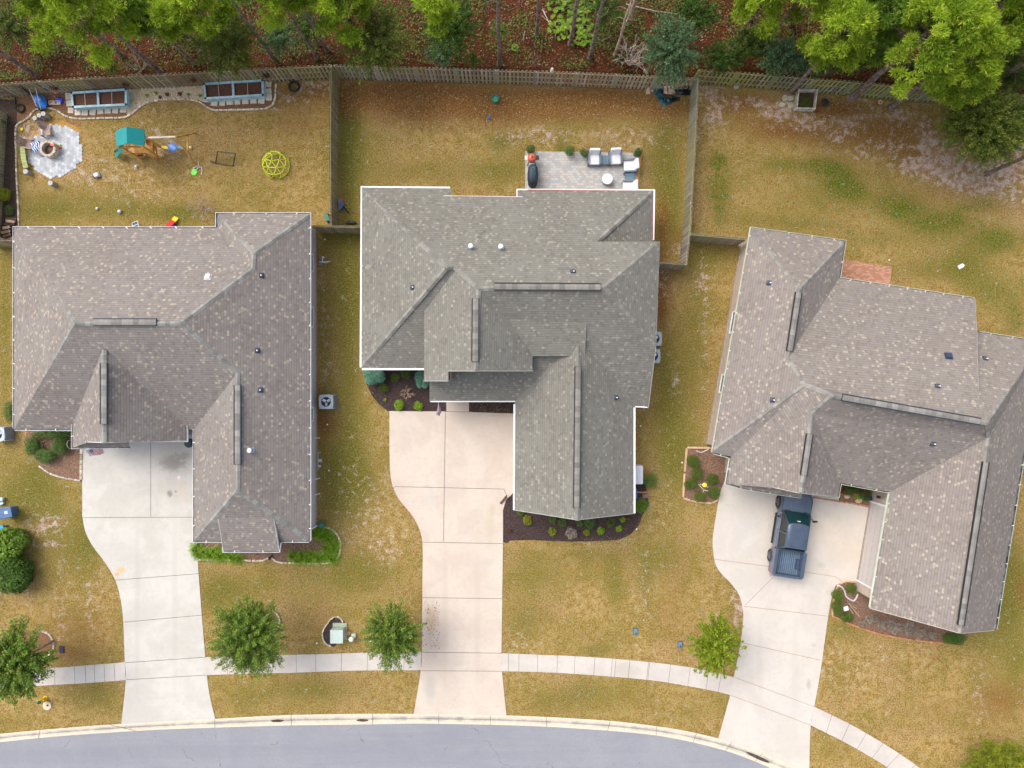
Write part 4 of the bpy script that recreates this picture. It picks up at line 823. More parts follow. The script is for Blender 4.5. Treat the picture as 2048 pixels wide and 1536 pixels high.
# ---------------------------------------------------------------- foliage
def unit(n):
    v = rng.normal(size=(n, 3)); return v / np.linalg.norm(v, axis=1)[:, None]
def cards(C, N, T, L, W):
    """diamond leaves: centre C, normal N, long axis T (made perpendicular), half length L, half width W"""
    T = T - (T * N).sum(1)[:, None] * N; T /= np.linalg.norm(T, axis=1)[:, None] + 1e-9; B = np.cross(N, T)
    L = L[:, None]; W = W[:, None]
    V = np.stack([C - T * L, C + B * W, C + T * L, C - B * W], 1).reshape(-1, 3)
    return V
def leaf_obj(name, V, rnd, m, parent):
    F = np.arange(len(V)).reshape(-1, 4); return raw_mesh(name, V, F, rnd, m, parent)
def blob_leaves(blobs, dens, size, asp=.5, shell=.6, flat=.5):
    Cs = []; Ns = []; Rn = []
    for (x, y, z, rx, ry, rz) in blobs:
        n = max(30, int(dens * (rx * ry + rx * rz + ry * rz) / 3 * 4 * math.pi)); d = unit(n); rr = shell + (1 - shell) * rng.random(n) ** .6
        rr *= 1 + .10 * np.sin(d[:, 0] * 7 + x * 3) * np.cos(d[:, 1] * 6 + y * 3) + .06 * rng.normal(size=n)
        C = np.array([x, y, z]) + d * rr[:, None] * np.array([rx, ry, rz]); N = d * (1 - flat) + unit(n) * flat + np.array([0, 0, .35]); N /= np.linalg.norm(N, axis=1)[:, None]
        base = rng.random() * .5; Cs.append(C); Ns.append(N); Rn.append(np.clip(base + rng.random(n) * .55, 0, 1))
    C = np.concatenate(Cs); N = np.concatenate(Ns); n = len(C); C[:, 2] = np.maximum(C[:, 2], .02)
    L = size * (.6 + .8 * rng.random(n)); V = cards(C, N, unit(n), L, L * asp); return V, np.concatenate(Rn)
def tufts(blobs, dens, blade=.14, width=.0135, per=9):
    Cs = []; D = []; Rn = []
    for (x, y, z, rx, ry, rz) in blobs:
        n = max(12, int(dens * (rx * ry + rx * rz + ry * rz) / 3 * 4 * math.pi)); d = unit(n); d[:, 2] = np.abs(d[:, 2]) * np.where(rng.random(n) < .8, 1, -1)
        rr = np.abs(rng.normal(size=n)) * .42 + .38; C = np.array([x, y, z]) + d * rr[:, None] * np.array([rx, ry, rz]); base = rng.random() * .6
        C = np.repeat(C, per, 0); dd = np.repeat(d, per, 0) * .8 + unit(n * per) * .9; dd /= np.linalg.norm(dd, axis=1)[:, None]
        Cs.append(C + dd * blade); D.append(dd); Rn.append(np.clip(base + np.repeat(rng.random(n) * .4, per) + rng.random(n * per) * .2, 0, 1))
    C = np.concatenate(Cs); D = np.concatenate(D); n = len(C); L = blade * (.8 + .5 * rng.random(n)); V = cards(C, (lambda q: q / np.linalg.norm(q, axis=1)[:, None])(np.cross(D, unit(n))), D, L, width * (1 + rng.random(n)))
    return V, np.concatenate(Rn)
LM_PINE = leafmat('pine_needles_bright', (.085, .19, .012), (.46, .61, .045), (.60, .64, .08), .35)
LM_PINE2 = leafmat('pine_needles_mid', (.08, .17, .02), (.22, .36, .04), (.25, .32, .06), .3)
LM_OAK = leafmat('oak_leaves', (.05, .105, .018), (.16, .22, .035), (.25, .25, .06), .2)
LM_OLV = leafmat('olive_leaves', (.065, .115, .018), (.20, .25, .035), (.30, .28, .05), .2)
LM_DRK = leafmat('dark_leaves', (.028, .075, .014), (.10, .19, .025), (.15, .22, .04), .2)
LM_TEAL = leafmat('cedar_leaves', (.055, .13, .055), (.17, .28, .12), (.25, .34, .16), .2)
LM_ST1 = leafmat('street_tree_green', (.05, .125, .015), (.26, .40, .06), (.44, .44, .10), .25)
LM_ST2 = leafmat('street_tree_yellow_green', (.12, .22, .012), (.36, .44, .03), (.45, .42, .05), .3)
LM_HDG = leafmat('hedge_green', (.04, .10, .02), (.14, .24, .05), (.22, .28, .06), .15)
LM_STM = leafmat('olive_yellow_leaves', (.10, .15, .01), (.34, .38, .03), (.42, .40, .05), .25)
LM_BOX = leafmat('boxwood_green', (.045, .095, .012), (.13, .20, .025), (.20, .20, .04), .15)
LM_LIME = leafmat('lime_green', (.16, .32, .012), (.34, .55, .03), (.45, .55, .06), .25)
LM_BLUE = leafmat('blue_spruce', (.08, .22, .15), (.24, .46, .30), (.12, .35, .38), .15)
LM_YEL = leafmat('golden_green', (.16, .20, .01), (.34, .36, .02), (.3, .3, .03), .2)
LM_LIR = leafmat('strap_leaves', (.08, .20, .01), (.26, .44, .025), (.38, .46, .05), .3)
LM_BRN = leafmat('dead_leaves', (.055, .024, .013), (.20, .09, .045), (.36, .23, .15), .15)
LM_GRY = leafmat('dry_grass', (.16, .13, .10), (.46, .40, .33), (.6, .52, .44), .15)
BARK = mat('pine_bark', (.13, .095, .085), .95, .35, 5, bmp=.6, bscale=14, c2=(.24, .18, .155)); BARKP = mat('pale_bark', (.40, .30, .22), .9, .3, 4, c2=(.5, .4, .3)); TWG = mat('bare_twigs', (.34, .26, .22), .9, .3, 3, c2=(.46, .38, .33)); TWB = mat('brown_twigs', (.26, .17, .12), .9, .3, 3)
def pine(base, h, z0, z1, r, nb, label, m=LM_PINE, tr=.15, dens=40, extra=(), group='pines in the woods behind the fences', barkm=BARK, spread=1.0):
    b = P(*base); f = thing('pine_tree', label, 'tree', (0, 0, 0), group=group); BASE[f.name] = b.copy()
    s = MB(); lx, ly = random.uniform(-.25, .25), random.uniform(-.25, .25); pts = []
    for i in range(7): k = i / 6; pts.append(Vector((b.x + lx * k * k + .04 * math.sin(i * 2.1), b.y + ly * k * k, (h if z0 > 8 else z1 - .25) * k)))
    s.path(pts, tr, tr * .35, 9); s.lathe((b.x, b.y, 0), [(tr * 1.5, -.02), (tr * 1.1, .25)], 9); 
    blobs = []; limbs = MB()
    top = pts[-1]
    for i in range(int(nb * 1.35)):
        k = (i + random.random()) / (nb * 1.35); z = z0 + (z1 - z0) * k; rr = r * (1.15 - .6 * k) * (.25 + .75 * random.random() ** .6) * spread; a = random.random() * 6.28
        br = random.uniform(.20, .46) * (1.15 - .3 * k); c = (b.x + lx * .6 + math.cos(a) * rr, b.y + ly * .6 + math.sin(a) * rr, z + random.uniform(-.2, .3))
        blobs.append(c + (br * random.uniform(1, 1.5), br * random.uniform(.9, 1.3), br * .6))
        limbs.path([Vector((b.x + lx * .5, b.y + ly * .5, z - .5)), Vector(((b.x + c[0]) / 2, (b.y + c[1]) / 2, z - .15)), Vector(c)], .04, .012, 5)
    for q_ in range(4): blobs.append((top.x + random.uniform(-.3, .3), top.y + random.uniform(-.3, .3), z1 - .1 * q_, .48, .48, .34))
    for (px, py, z, rad) in extra:
        c = P(px, py, z); blobs.append((c.x, c.y, c.z, rad, rad, rad * .6)); limbs.path([Vector((b.x, b.y, z - .3)), Vector(((b.x + c.x) / 2, (b.y + c.y) / 2, z - .1)), c], .04, .012, 5)
    for i in range(9):          # dead stubs on the bare trunk
        z = h * random.uniform(.15, .75); a = random.random() * 6.28; L = random.uniform(.4, 1.3); p = Vector((b.x + lx * (z / h) ** 2, b.y + ly * (z / h) ** 2, z))
        s.path([p, p + Vector((math.cos(a) * L * .5, math.sin(a) * L * .5, .05)), p + Vector((math.cos(a + .3) * L, math.sin(a + .3) * L, random.uniform(-.2, .2)))], .018, .005, 4)
    s.build('trunk', barkm, f, smooth=True); limbs.build('limbs', barkm, f)
    if blobs: V, rn = tufts(blobs, dens); leaf_obj('crown', V, rn, m, f)
    return f
def spray(name, label, px, py, rpx, z, m, cat='tree', group=None, nb=70, leaf=.05, dens=1.0, asp=.42, ry=None, hz=.75, jag=.22, trunk=True, up=.15, twig=TWB, ll=None, inner=.2):
    """a crown of many sprays running out from the middle, leaves along every twig"""
    c = P(px, py, z); r = rpx * (HC - z) / FPX; ryy = r if ry is None else ry * (HC - z) / FPX
    f = thing(name, label, cat, (0, 0, 0), group=group); BASE[f.name] = Vector((c.x, c.y, 0))
    s = MB(); Cs = []; Ts = []; Rn = []
    for i in range(nb):
        a = random.random() * 6.283; el = math.asin(random.uniform(-.12, 1)); k = random.uniform(1 - jag, 1 + jag * .7)
        d = Vector((math.cos(a) * math.cos(el), math.sin(a) * math.cos(el), math.sin(el) * hz)); tip = c + Vector((d.x * r * k, d.y * ryy * k, d.z * r * .9 * k + up * r * math.cos(el) * .0))
        st = c + Vector((0, 0, -.45 * r * hz)) * random.random(); mid = st.lerp(tip, .5) + Vector((random.uniform(-.1, .1) * r, random.uniform(-.1, .1) * r, .1 * r))
        if i % 3 == 0: s.path([st, mid, tip], .018 + .006 * r, .004, 4)
        n = int(95 * dens * (.5 + r * .5)); tt = inner + (1 - inner) * rng.random(n) ** .75; A = np.array(st)[None] * ((1 - tt) ** 2)[:, None] + 2 * np.array(mid)[None] * (tt * (1 - tt))[:, None] + np.array(tip)[None] * (tt ** 2)[:, None]
        w = (.07 + .13 * r * (1.15 - tt) ) * .46; A += rng.normal(size=(n, 3)) * w[:, None]; dirn = np.array((tip - mid).normalized()); Cs.append(A); Ts.append(np.tile(dirn, (n, 1)) + unit(n) * .6)
        Rn.append(np.clip(random.random() * .5 + rng.random(n) * .5, 0, 1))
    C = np.concatenate(Cs); T = np.concatenate(Ts); n = len(C); N = unit(n) + np.array([0, 0, .5]); N /= np.linalg.norm(N, axis=1)[:, None]; C[:, 2] = np.maximum(C[:, 2], .03)
    L = leaf * (.7 + .7 * rng.random(n)); V = cards(C, N, T, L, L * asp); leaf_obj('crown' if cat == 'tree' else 'foliage', V, np.concatenate(Rn), m, f)
    if trunk: s.path([Vector((c.x, c.y, -.02)), Vector((c.x + .05, c.y, z * .5)), Vector((c.x, c.y, z))], .035 + .035 * r, .03, 8)
    s.build('trunk' if cat == 'tree' else 'stem', twig, f); return f
def bush(label, px, py, rpx, m, h=None, name='shrub', cat='shrub', group=None, dens=420, leaf=.026, ry=None, asp=.55, lobes=5, z0=0.0):
    c = P(px, py, .3); r = rpx / 32; rr = r if ry is None else ry / 32; h = h or r * 1.1
    f = thing(name, label, cat, (0, 0, 0), group=group); BASE[f.name] = Vector((c.x, c.y, z0))
    bl = [(c.x, c.y, z0 + h * .55, r * .82, rr * .82, h * .5)]
    for i in range(lobes): a = i * 6.283 / lobes + random.random(); k_ = random.uniform(.38, .62); q_ = random.uniform(.34, .52); bl.append((c.x + math.cos(a) * r * k_, c.y + math.sin(a) * rr * k_, z0 + h * random.uniform(.35, .75), r * q_, rr * q_, h * .36))
    V, rn = blob_leaves(bl, dens, leaf, asp, .75); leaf_obj('foliage', V, rn, m, f)
    s = MB()
    for i in range(4): a = i * 1.6; s.path([Vector((c.x, c.y, z0)), Vector((c.x + math.cos(a) * r * .5, c.y + math.sin(a) * rr * .5, z0 + h * .6))], .015, .006, 4)
    s.build('stem', TWB, f); return f
def bare(label, px, py, rpx, h, m=TWG, name='bare_shrub', cat='shrub', n=9, th=.022, ex=0, lean=(0, 0), z0=0):
    s = MB(); b = P(px, py); r = rpx / 32
    def rec(p, d, L, t, k):
        q = p + d * L; mid = p + d * L * .5 + Vector((random.uniform(-.06, .06), random.uniform(-.06, .06), 0)) * L
        s.path([p, mid, q], t, t * .65, 5 if k else 4)
        if k <= 0: return
        for _ in range(3 if k > 1 else 2):
            a = Vector((random.gauss(0, .5), random.gauss(0, .5), random.gauss(.08, .25))); rec(p.lerp(q, random.uniform(.55, 1)), (d + a).normalized(), L * random.uniform(.5, .75), t * .6, k - 1)
    for i in range(n):
        a = i * 6.283 / n + random.uniform(-.3, .3); el = random.uniform(.5, 1.1); rec(Vector((b.x, b.y, z0)), Vector((math.cos(a) * math.cos(el) + lean[0], math.sin(a) * math.cos(el) + lean[1], math.sin(el) * h / max(r, .3) * .6)).normalized(), r * .62, th, 3)
    o = s.build(name, m); tag(o, label, cat); return o
# ---- the woods
PN = [  # base, height, crown z0, z1, radius, blobs, label, material, trunk radius
 ((70, 150), 11, 8.5, 11, 1.4, 8, 'pine at the fence behind the blue wheelbarrow, crown beyond the photo corner', LM_PINE, .15),
 ((322, 147), 10, 6.4, 9.8, 1.9, 26, 'tall pine whose trunk ends at the lattice fence, bright crown in the far corner', LM_PINE, .17),
 ((245, 112), 9.5, 5.0, 8.8, 2.0, 34, 'broad bright pine above the rust litter behind the wheelbarrow corner', LM_PINE, .15),
 ((389, 128), 8, 5.2, 7.4, .85, 10, 'slender pine with a small tuft crown, next to the tall corner pine', LM_PINE2, .10),
 ((437, 134), 7.6, 5.0, 7.0, .75, 9, 'slender pine with a small crown against the big olive tree', LM_PINE, .09),
 ((484, 121), 9, 5.2, 8.2, 1.4, 18, 'bright pine rising behind the big olive tree', LM_PINE, .13),
 ((549, 120), 11, 7.6, 10.6, 1.3, 10, 'thin dark pine trunk between the olive tree and the cedar bush', LM_PINE2, .12),
 ((634, 117), 9, 5.4, 8.4, 1.4, 18, 'lime crowned pine above the cedar bush near the divider fence', LM_PINE, .11),
 ((654, 100), 10, 7, 9.6, 1.2, 10, 'pine with a long bare trunk just behind the divider fence corner', LM_PINE2, .13),
 ((731, 112), 9, 4.9, 8.4, 1.75, 28, 'broad bright pine leaning over the dense olive thicket tree', LM_PINE, .14),
 ((890, 131), 8, 6.0, 7.8, .8, 9, 'small bright pine crown between the two dense thickets', LM_PINE, .09),
 ((937, 42), 11, 9, 11, 1.0, 5, 'pale slim pine trunk over the dark thicket tree', LM_PINE2, .08),
 ((999, 130), 13, 10.5, 13, 1.4, 8, 'straight bare pine trunk standing behind the middle fence', LM_PINE2, .13),
 ((1073, 70), 13, 10.5, 13, 1.4, 8, 'grey pine trunk left of the palmetto clump', LM_PINE2, .12),
 ((1140, 88), 12, 10, 12, 1.2, 6, 'short seen dark pine trunk rising among the palmettos', LM_PINE2, .13),
 ((1179, 115), 13, 10.5, 13, 1.4, 8, 'dark forked pine trunk beside the palmettos', LM_PINE2, .13),
 ((1229, 110), 13, 10.5, 13, 1.2, 6, 'thin pale tan pine trunk near the bare grey shrub', LM_PINE2, .08),
 ((1256, 45), 13, 10.5, 13, 1.2, 6, 'thick dark pine trunk near the photo edge beside the pale one', LM_PINE2, .14),
 ((1459, 100), 9, 4.8, 8.6, 1.8, 34, 'bright pine over the corner where the middle and mossy fences meet', LM_PINE, .15),
 ((1524, 100), 10.5, 6.8, 10, 1.8, 22, 'pine with a reddish trunk stub, behind the mossy fence end', LM_PINE, .13),
 ((1578, 187), 10, 6.3, 9.2, 1.6, 24, 'pine growing inside the sandy yard beside the timber planting box', LM_PINE, .13),
 ((1648, 152), 9.5, 5.6, 9, 1.5, 22, 'thin trunked pine just behind the mossy fence by the wire ring', LM_PINE2, .09),
 ((1703, 195), 11, 7.3, 10.4, 2.5, 44, 'thickest leaning pine in the sandy yard under the brightest crown', LM_PINE, .22),
 ((1781, 215), 10, 6.2, 9.2, 2.0, 30, 'dark trunked pine in the sandy yard with a clump hanging over the fence', LM_PINE, .16),
 ((1946, 190), 9.5, 5.6, 8.8, 1.6, 22, 'pine on the fence line above the yard oak', LM_PINE2, .15),
 ((1850, 120), 11, 7.2, 10.6, 2.0, 30, 'yellow green pine deep in the woods behind the thick one', LM_PINE, .15),
 ((1620, 90), 10, 6.0, 9.6, 1.7, 24, 'mid green pine in the second row behind the mossy fence', LM_PINE2, .13),
 ((1500, 40), 9.5, 5.4, 9, 1.8, 26, 'bright pine crown cut by the photo edge, nearest the cedar tree', LM_PINE, .13),
 ((1580, 50), 9.5, 5.2, 9, 1.7, 24, 'second row bright crown between the two mossy fence pines', LM_PINE, .13),
 ((1690, 60), 10, 5.2, 9.2, 1.8, 26, 'lime crown in the second row just behind the thick trunk', LM_PINE, .13),
 ((1900, 70), 10, 5.6, 9.4, 1.8, 26, 'olive pine crown in the second row above the overhanging clump', LM_PINE2, .13),
 ((1990, 110), 9, 5.0, 8.4, 1.5, 20, 'bright pine crown in the photo corner above the yard oak', LM_PINE, .13),
 ((1740, 120), 10, 5.6, 9.4, 1.7, 26, 'shaded pine between the two brightest crowns', LM_PINE2, .14),
]
for (bp, h, z0, z1, r, nb, lb, m_, tr) in PN:
    pine(bp, h, z0, z1, r, nb, lb, m_, tr, extra=[(1897, 188, 4.6, .55), (1885, 172, 4.8, .5), (1912, 200, 4.3, .4), (1880, 150, 5.2, .5)] if bp == (1781, 215) else [(1640, 118, 4.9, .5), (1655, 112, 5.2, .45), (1632, 95, 5.3, .35)] if bp == (1578, 187) else (), barkm=BARKP if 'pale' in lb and bp[0] > 1200 else BARK)
GW = 'broadleaf thickets behind the fences'
for a in [('dense olive green tree with fine leaves behind the two planters', 452, 88, 72, 3.4, LM_OLV, 130, .05, 1.0, None), ('widest dense olive tree, hanging over the fence corner of the middle yard', 752, 80, 74, 3.8, LM_OLV, 150, .05, 1.0, 84),
          ('dark green thicket tree beside the straight pine trunk', 902, 58, 56, 3.4, LM_DRK, 110, .05, 1.1, 66), ('grey green cedar bush at the foot of the dark thicket', 884, 106, 30, 1.6, LM_TEAL, 50, .045, 1, None), ('blue green bush under the lime crowned pine', 560, 76, 36, 2.4, LM_TEAL, 60, .045, 1, None),
          ('feathery cedar tree spilling over the fence above the firewood', 1342, 100, 60, 3.8, LM_TEAL, 150, .055, 1.0, 72), ('dark bush between the cedar tree and the mossy fence', 1440, 118, 46, 2.0, LM_DRK, 70, .045, 1, 30),
          ('cedar bush behind the first mossy fence panels', 1560, 112, 52, 2.2, LM_TEAL, 90, .05, 1, 38), ('dark leafy bush behind the mossy fence beside the thick pine', 1690, 118, 44, 2.4, LM_OAK, 80, .05, 1, 34), ('low dark bush under the brightest pine crown', 1835, 140, 36, 2.0, LM_DRK, 60, .045, 1, 26),
          ('shadowy bush at the fence above the yard oak', 1900, 150, 50, 2.2, LM_OAK, 70, .05, 1, 30), ('dark bush at the end of the mossy fence', 2020, 140, 50, 2.6, LM_OAK, 80, .05, 1, 50), ('dark scrub filling the gap under the mossy fence pines', 1500, 90, 46, 2.0, LM_OAK, 80, .05, 1, 34), ('cedar scrub between the planting box pine and the fence', 1620, 128, 40, 2.0, LM_TEAL, 70, .05, 1, 26), ('deep green scrub behind the thick pine crown', 1760, 60, 50, 2.4, LM_OAK, 80, .05, 1, 40), ('oak scrub at the photo edge beside the last pine', 1960, 70, 55, 2.6, LM_OAK, 90, .05, 1, 45), ('small green sapling beside the straight pine trunk', 997, 60, 20, 3.0, LM_OLV, 26, .04, 1, None),
          ('light green sapling at the middle fence below the dark thicket', 947, 122, 17, 1.3, LM_OLV, 26, .04, 1, None), ('olive bush in the corner behind the wheelbarrow', 20, 60, 50, 2.2, LM_OAK, 70, .05, .9, 50), ('yellow green bush at the lattice fence', 226, 136, 17, 1.2, LM_OLV, 26, .04, 1, None),
          ('dark bush under the slender pines', 350, 60, 50, 2.2, LM_OAK, 70, .05, .9, 34), ('dark bush above the divider fence', 620, 60, 40, 2.0, LM_DRK, 50, .05, .9, 40), ('dark bush among the palmettos', 1215, 20, 42, 2.0, LM_DRK, 50, .05, .9, 40), ('dark evergreen filling the gap beside the palmettos', 1390, 30, 45, 3.0, LM_DRK, 80, .05, 1, 45)]:
    lb, px, py, rp, z, m_, nb, lf, dn, ry = a
    spray('broadleaf_tree' if rp > 48 else 'understory_shrub', lb, px, py, rp, z, m_, 'tree' if rp > 48 else 'shrub', GW, nb, lf, dn, ry=ry)
LM_PALM = leafmat('palm_green', (.06, .16, .01), (.26, .42, .03), (.40, .42, .08), .25)
def fan(label, px, py, rpx, m=None, n=16, group='palmettos behind the middle fence'):
    b = P(px, py); r = rpx / 32; Vs = []; rn = []
    for i in range(n):
        a = i * 6.283 / n + random.uniform(-.3, .3); el = random.uniform(.25, .9); L = r * random.uniform(.12, .72)
        hub = Vector((b.x + math.cos(a) * L * math.cos(el), b.y + math.sin(a) * L * math.cos(el), .15 + L * math.sin(el))); 
        for k in range(15):
            aa = a + (k - 7) * .17; l = r * .34 * (1 - .02 * abs(k - 7)); t = Vector((math.cos(aa), math.sin(aa), -.15)).normalized(); Vs.append((hub + t * l * .5, t, l * .5)); rn.append(random.random() * .6 + .2)
    C = np.array([v[0] for v in Vs]); T = np.array([v[1] for v in Vs]); L = np.array([v[2] for v in Vs]); N = np.tile(np.array([[0, 0, 1.]]), (len(C), 1)) + unit(len(C)) * .3; N /= np.linalg.norm(N, axis=1)[:, None]
    f = thing('palmetto', label, 'palmetto', (0, 0, 0), group=group); BASE[f.name] = b.copy()
    leaf_obj('fronds', cards(C, N, T, L, np.full(len(C), .022)), np.array(rn), m or LM_LIME, f)
    s = MB()
    for i in range(n): pass
    s.path([b, b + Vector((0, 0, .3))], .06, .04, 6); s.build('stem', TWB, f)
for px, py, r_, lb in ((1112, 12, 22, 'palmetto at the photo edge beside the grey trunk'), (1118, 52, 30, 'largest bright palmetto beside the fallen pale branch'), (1142, 22, 24, 'palmetto in the middle of the clump'), (1152, 45, 26, 'palmetto between the largest one and the forked trunk'), (1172, 14, 24, 'palmetto beside the forked trunk near the photo edge'), (1163, 60, 26, 'palmetto just below the clump middle'), (1158, 84, 22, 'palmetto with a yellow dead frond, nearest the fence'), (1176, 78, 22, 'palmetto touching the forked trunk'), (1128, 70, 20, 'low palmetto below the largest one'), (1030, 98, 12, 'tiny palmetto alone in the red litter')):
    fan(lb, px, py, r_, LM_PALM)
bare('grey leafless shrub spreading behind the middle fence', 1256, 128, 48, 3.4, TWG, n=10, th=.04, lean=(.25, .1)); bare('thin leafless sapling behind the owl fence', 1068, 132, 26, 2.2, TWB, n=5, th=.018)
bare('leafless branches at the lattice fence beside the corner pine', 285, 140, 30, 2.0, TWG, n=7, th=.02); bare('leafless bush in the playset yard next to the roof', 410, 418, 34, 1.8, TWG, n=10, th=.018)
bare('pale leafless tree top beside the yard oak at the photo edge', 2044, 262, 34, 4.5, mat('white_twigs', (.6, .56, .5), .9, .1), n=7, th=.03)
s = MB(); s.path([P(1085, 18, .2), P(1098, 45, .25), P(1112, 70, .1)], .03, .02, 6); s.path([P(1096, 42, .25), P(1082, 30, .3)], .018, .01, 5); tag(s.build('fallen_branch', mat('grey_wood', (.42, .40, .34), .9, .2)), 'pale fallen branch lying beside the largest palmetto', 'branch')
s = MB(); s.path([P(1252, 8, .3), P(1310, 22, .2), P(1356, 28, .1)], .04, .02, 6); tag(s.build('fallen_log', mat('grey_wood', (.42, .40, .34), .9, .2)), 'thin fallen trunk lying across the red litter', 'log')
s = MB(); s.path([P(1046, 80, .1), P(1050, 62, .6)], .03, .03, 6); tag(s.build('tree_stub', mat('grey_wood', (.42, .40, .34), .9, .2)), 'short pale stub standing in the litter beside the grey trunk', 'stub')
# litter and undergrowth, uncountable
def scatter(name, m, n, size, region, kind='stuff', asp=.6, zr=(.01, .05), clump=None):
    C = []
    pts = px2(region); xs = [p[0] for p in pts]; ys = [p[1] for p in pts]; X = rng.uniform(min(xs), max(xs), n * 3); Y = rng.uniform(min(ys), max(ys), n * 3); ok = inpoly(X, Y, pts)
    if clump: ok &= (np.sin(X * clump + 1.3) * np.cos(Y * clump * 1.3) + np.sin(X * clump * 2.3) * np.sin(Y * clump * 2.1 + 2) * .7 + rng.normal(size=len(X)) * .25) > .35
    X, Y = X[ok][:n], Y[ok][:n]; n = len(X); C = np.stack([X, Y, rng.uniform(zr[0], zr[1], n)], 1); N = unit(n) * .5 + np.array([0, 0, 1]); N /= np.linalg.norm(N, axis=1)[:, None]
    L = size * (.5 + rng.random(n)); return tag(leaf_obj(name, cards(C, N, unit(n), L, L * asp), rng.random(n), m, None), kind=kind)
WOOD = [(-300, -160), (2350, -160), (2350, 196), (2060, 182), (1830, 168), (1536, 142), (1399, 134), (1396, 152), (1150, 140), (900, 132), (668, 126), (512, 132), (330, 144), (160, 152), (0, 163), (-300, 180)]
scatter('leaf_litter', LM_BRN, 60000, .055, WOOD); scatter('undergrowth', LM_OAK, 36000, .06, WOOD, clump=.9, zr=(.05, .5), asp=.4); scatter('ground_ferns', LM_DRK, 15000, .075, WOOD, clump=.55, zr=(.05, .7), asp=.4); scatter('low_weeds', LM_OLV, 14000, .06, WOOD, clump=1.7, zr=(.03, .35), asp=.35)
LM_ORG = leafmat('fallen_leaves', (.22, .10, .03), (.46, .26, .10), (.6, .42, .22), .1)
scatter('fallen_leaves', LM_ORG, 9000, .035, [(680, 160), (1390, 185), (1375, 260), (1200, 230), (900, 270), (690, 240)], zr=(.01, .03)); scatter('fallen_leaves', LM_ORG, 900, .03, [(1312, 420), (1345, 420), (1345, 660), (1312, 700)], zr=(.01, .03)); scatter('fallen_leaves', LM_ORG, 1500, .03, [(36, 205), (550, 165), (650, 160), (650, 260), (300, 240), (40, 260)], zr=(.01, .03)); scatter('fallen_leaves', LM_ORG, 3000, .032, [(1410, 185), (1960, 215), (1900, 280), (1420, 250)], zr=(.01, .03))
scatter('fallen_leaves', LM_BRN, 500, .03, [(460, 1230), (545, 1230), (560, 1290), (450, 1290)], zr=(.035, .05)); scatter('fallen_leaves', LM_BRN, 160, .03, [(845, 1200), (880, 1200), (880, 1300), (845, 1300)], zr=(.035, .05)); scatter('fallen_leaves', LM_BRN, 200, .03, [(740, 1230), (830, 1230), (830, 1300), (740, 1300)], zr=(.035, .05))
LM_LWN = leafmat('lawn_blades', (.20, .165, .045), (.44, .34, .14), (.16, .17, .035), .2)
# ---- yard trees
spray('live_oak', 'round dark oak standing alone in the sandy yard', 1968, 256, 90, 3.2, LM_OLV, nb=300, leaf=.055, dens=1.1, ry=78, jag=.2, inner=.15)
s = MB(); f = thing('pine_tree', 'leaning trunk rising out of the white sand at the photo edge', 'tree', (0, 0, 0)); BASE[f.name] = P(1973, 348)
b0 = P(1973, 348); s.path([b0, b0 + Vector((.02, 0, 3)), b0 + Vector((.05, .1, 6)), b0 + Vector((.1, .1, 9))], .12, .07, 9); s.lathe(b0, [(.2, -.02), (.13, .2)], 9); s.build('trunk', BARK, f, smooth=True)
V, rn = tufts([(b0.x + random.uniform(-.9, .9), b0.y + random.uniform(-.9, .9), random.uniform(8, 10), .5, .5, .35) for _ in range(12)], 30); leaf_obj('crown', V, rn, LM_PINE2, f)
GS = 'young street trees along the pavement'
spray('street_tree', 'fullest green street tree, shading the pavement next to the grey driveway', 502, 1272, 76, 3.4, LM_ST1, group=GS, nb=330, leaf=.052, dens=1.35, asp=.32, jag=.34)
spray('street_tree', 'green street tree between the utility cabinet and the cream driveway', 786, 1266, 56, 3.0, LM_ST1, group=GS, nb=230, leaf=.052, dens=1.3, asp=.36, ry=64, jag=.38)
spray('street_tree', 'sparse yellow green street tree by the sidewalk of the truck driveway', 1430, 1288, 52, 2.8, LM_ST2, group=GS, nb=120, leaf=.062, dens=1.1, asp=.45, ry=62, jag=.4)
spray('street_tree', 'large dark street tree cut by the photo corner near the hydrant', 34, 1322, 66, 3.2, LM_ST1, group=GS, nb=240, leaf=.062, dens=1.1, asp=.4, ry=74, jag=.42)
spray('ornamental_shrub', 'yellow green round shrub cut by the photo bottom corner', 1992, 1528, 68, 1.3, LM_STM, cat='shrub', nb=230, leaf=.045, dens=1.3, ry=52)
bush('bright broad leaved shrub below the blue bin at the photo edge', 26, 1084, 37, LM_PINE2, h=1.7, name='leafy_shrub', dens=120, leaf=.085, ry=36, asp=.6, lobes=13); bush('dark shrub with small leaves beside the leafless bush at the photo edge', 42, 1142, 30, LM_DRK, h=1.5, name='leafy_shrub', dens=210, leaf=.055, ry=44, asp=.6, lobes=13)
bare('leafless pinkish bush at the photo edge beside the dark shrub', 4, 1160, 44, 1.8, TWG, n=9, th=.03)
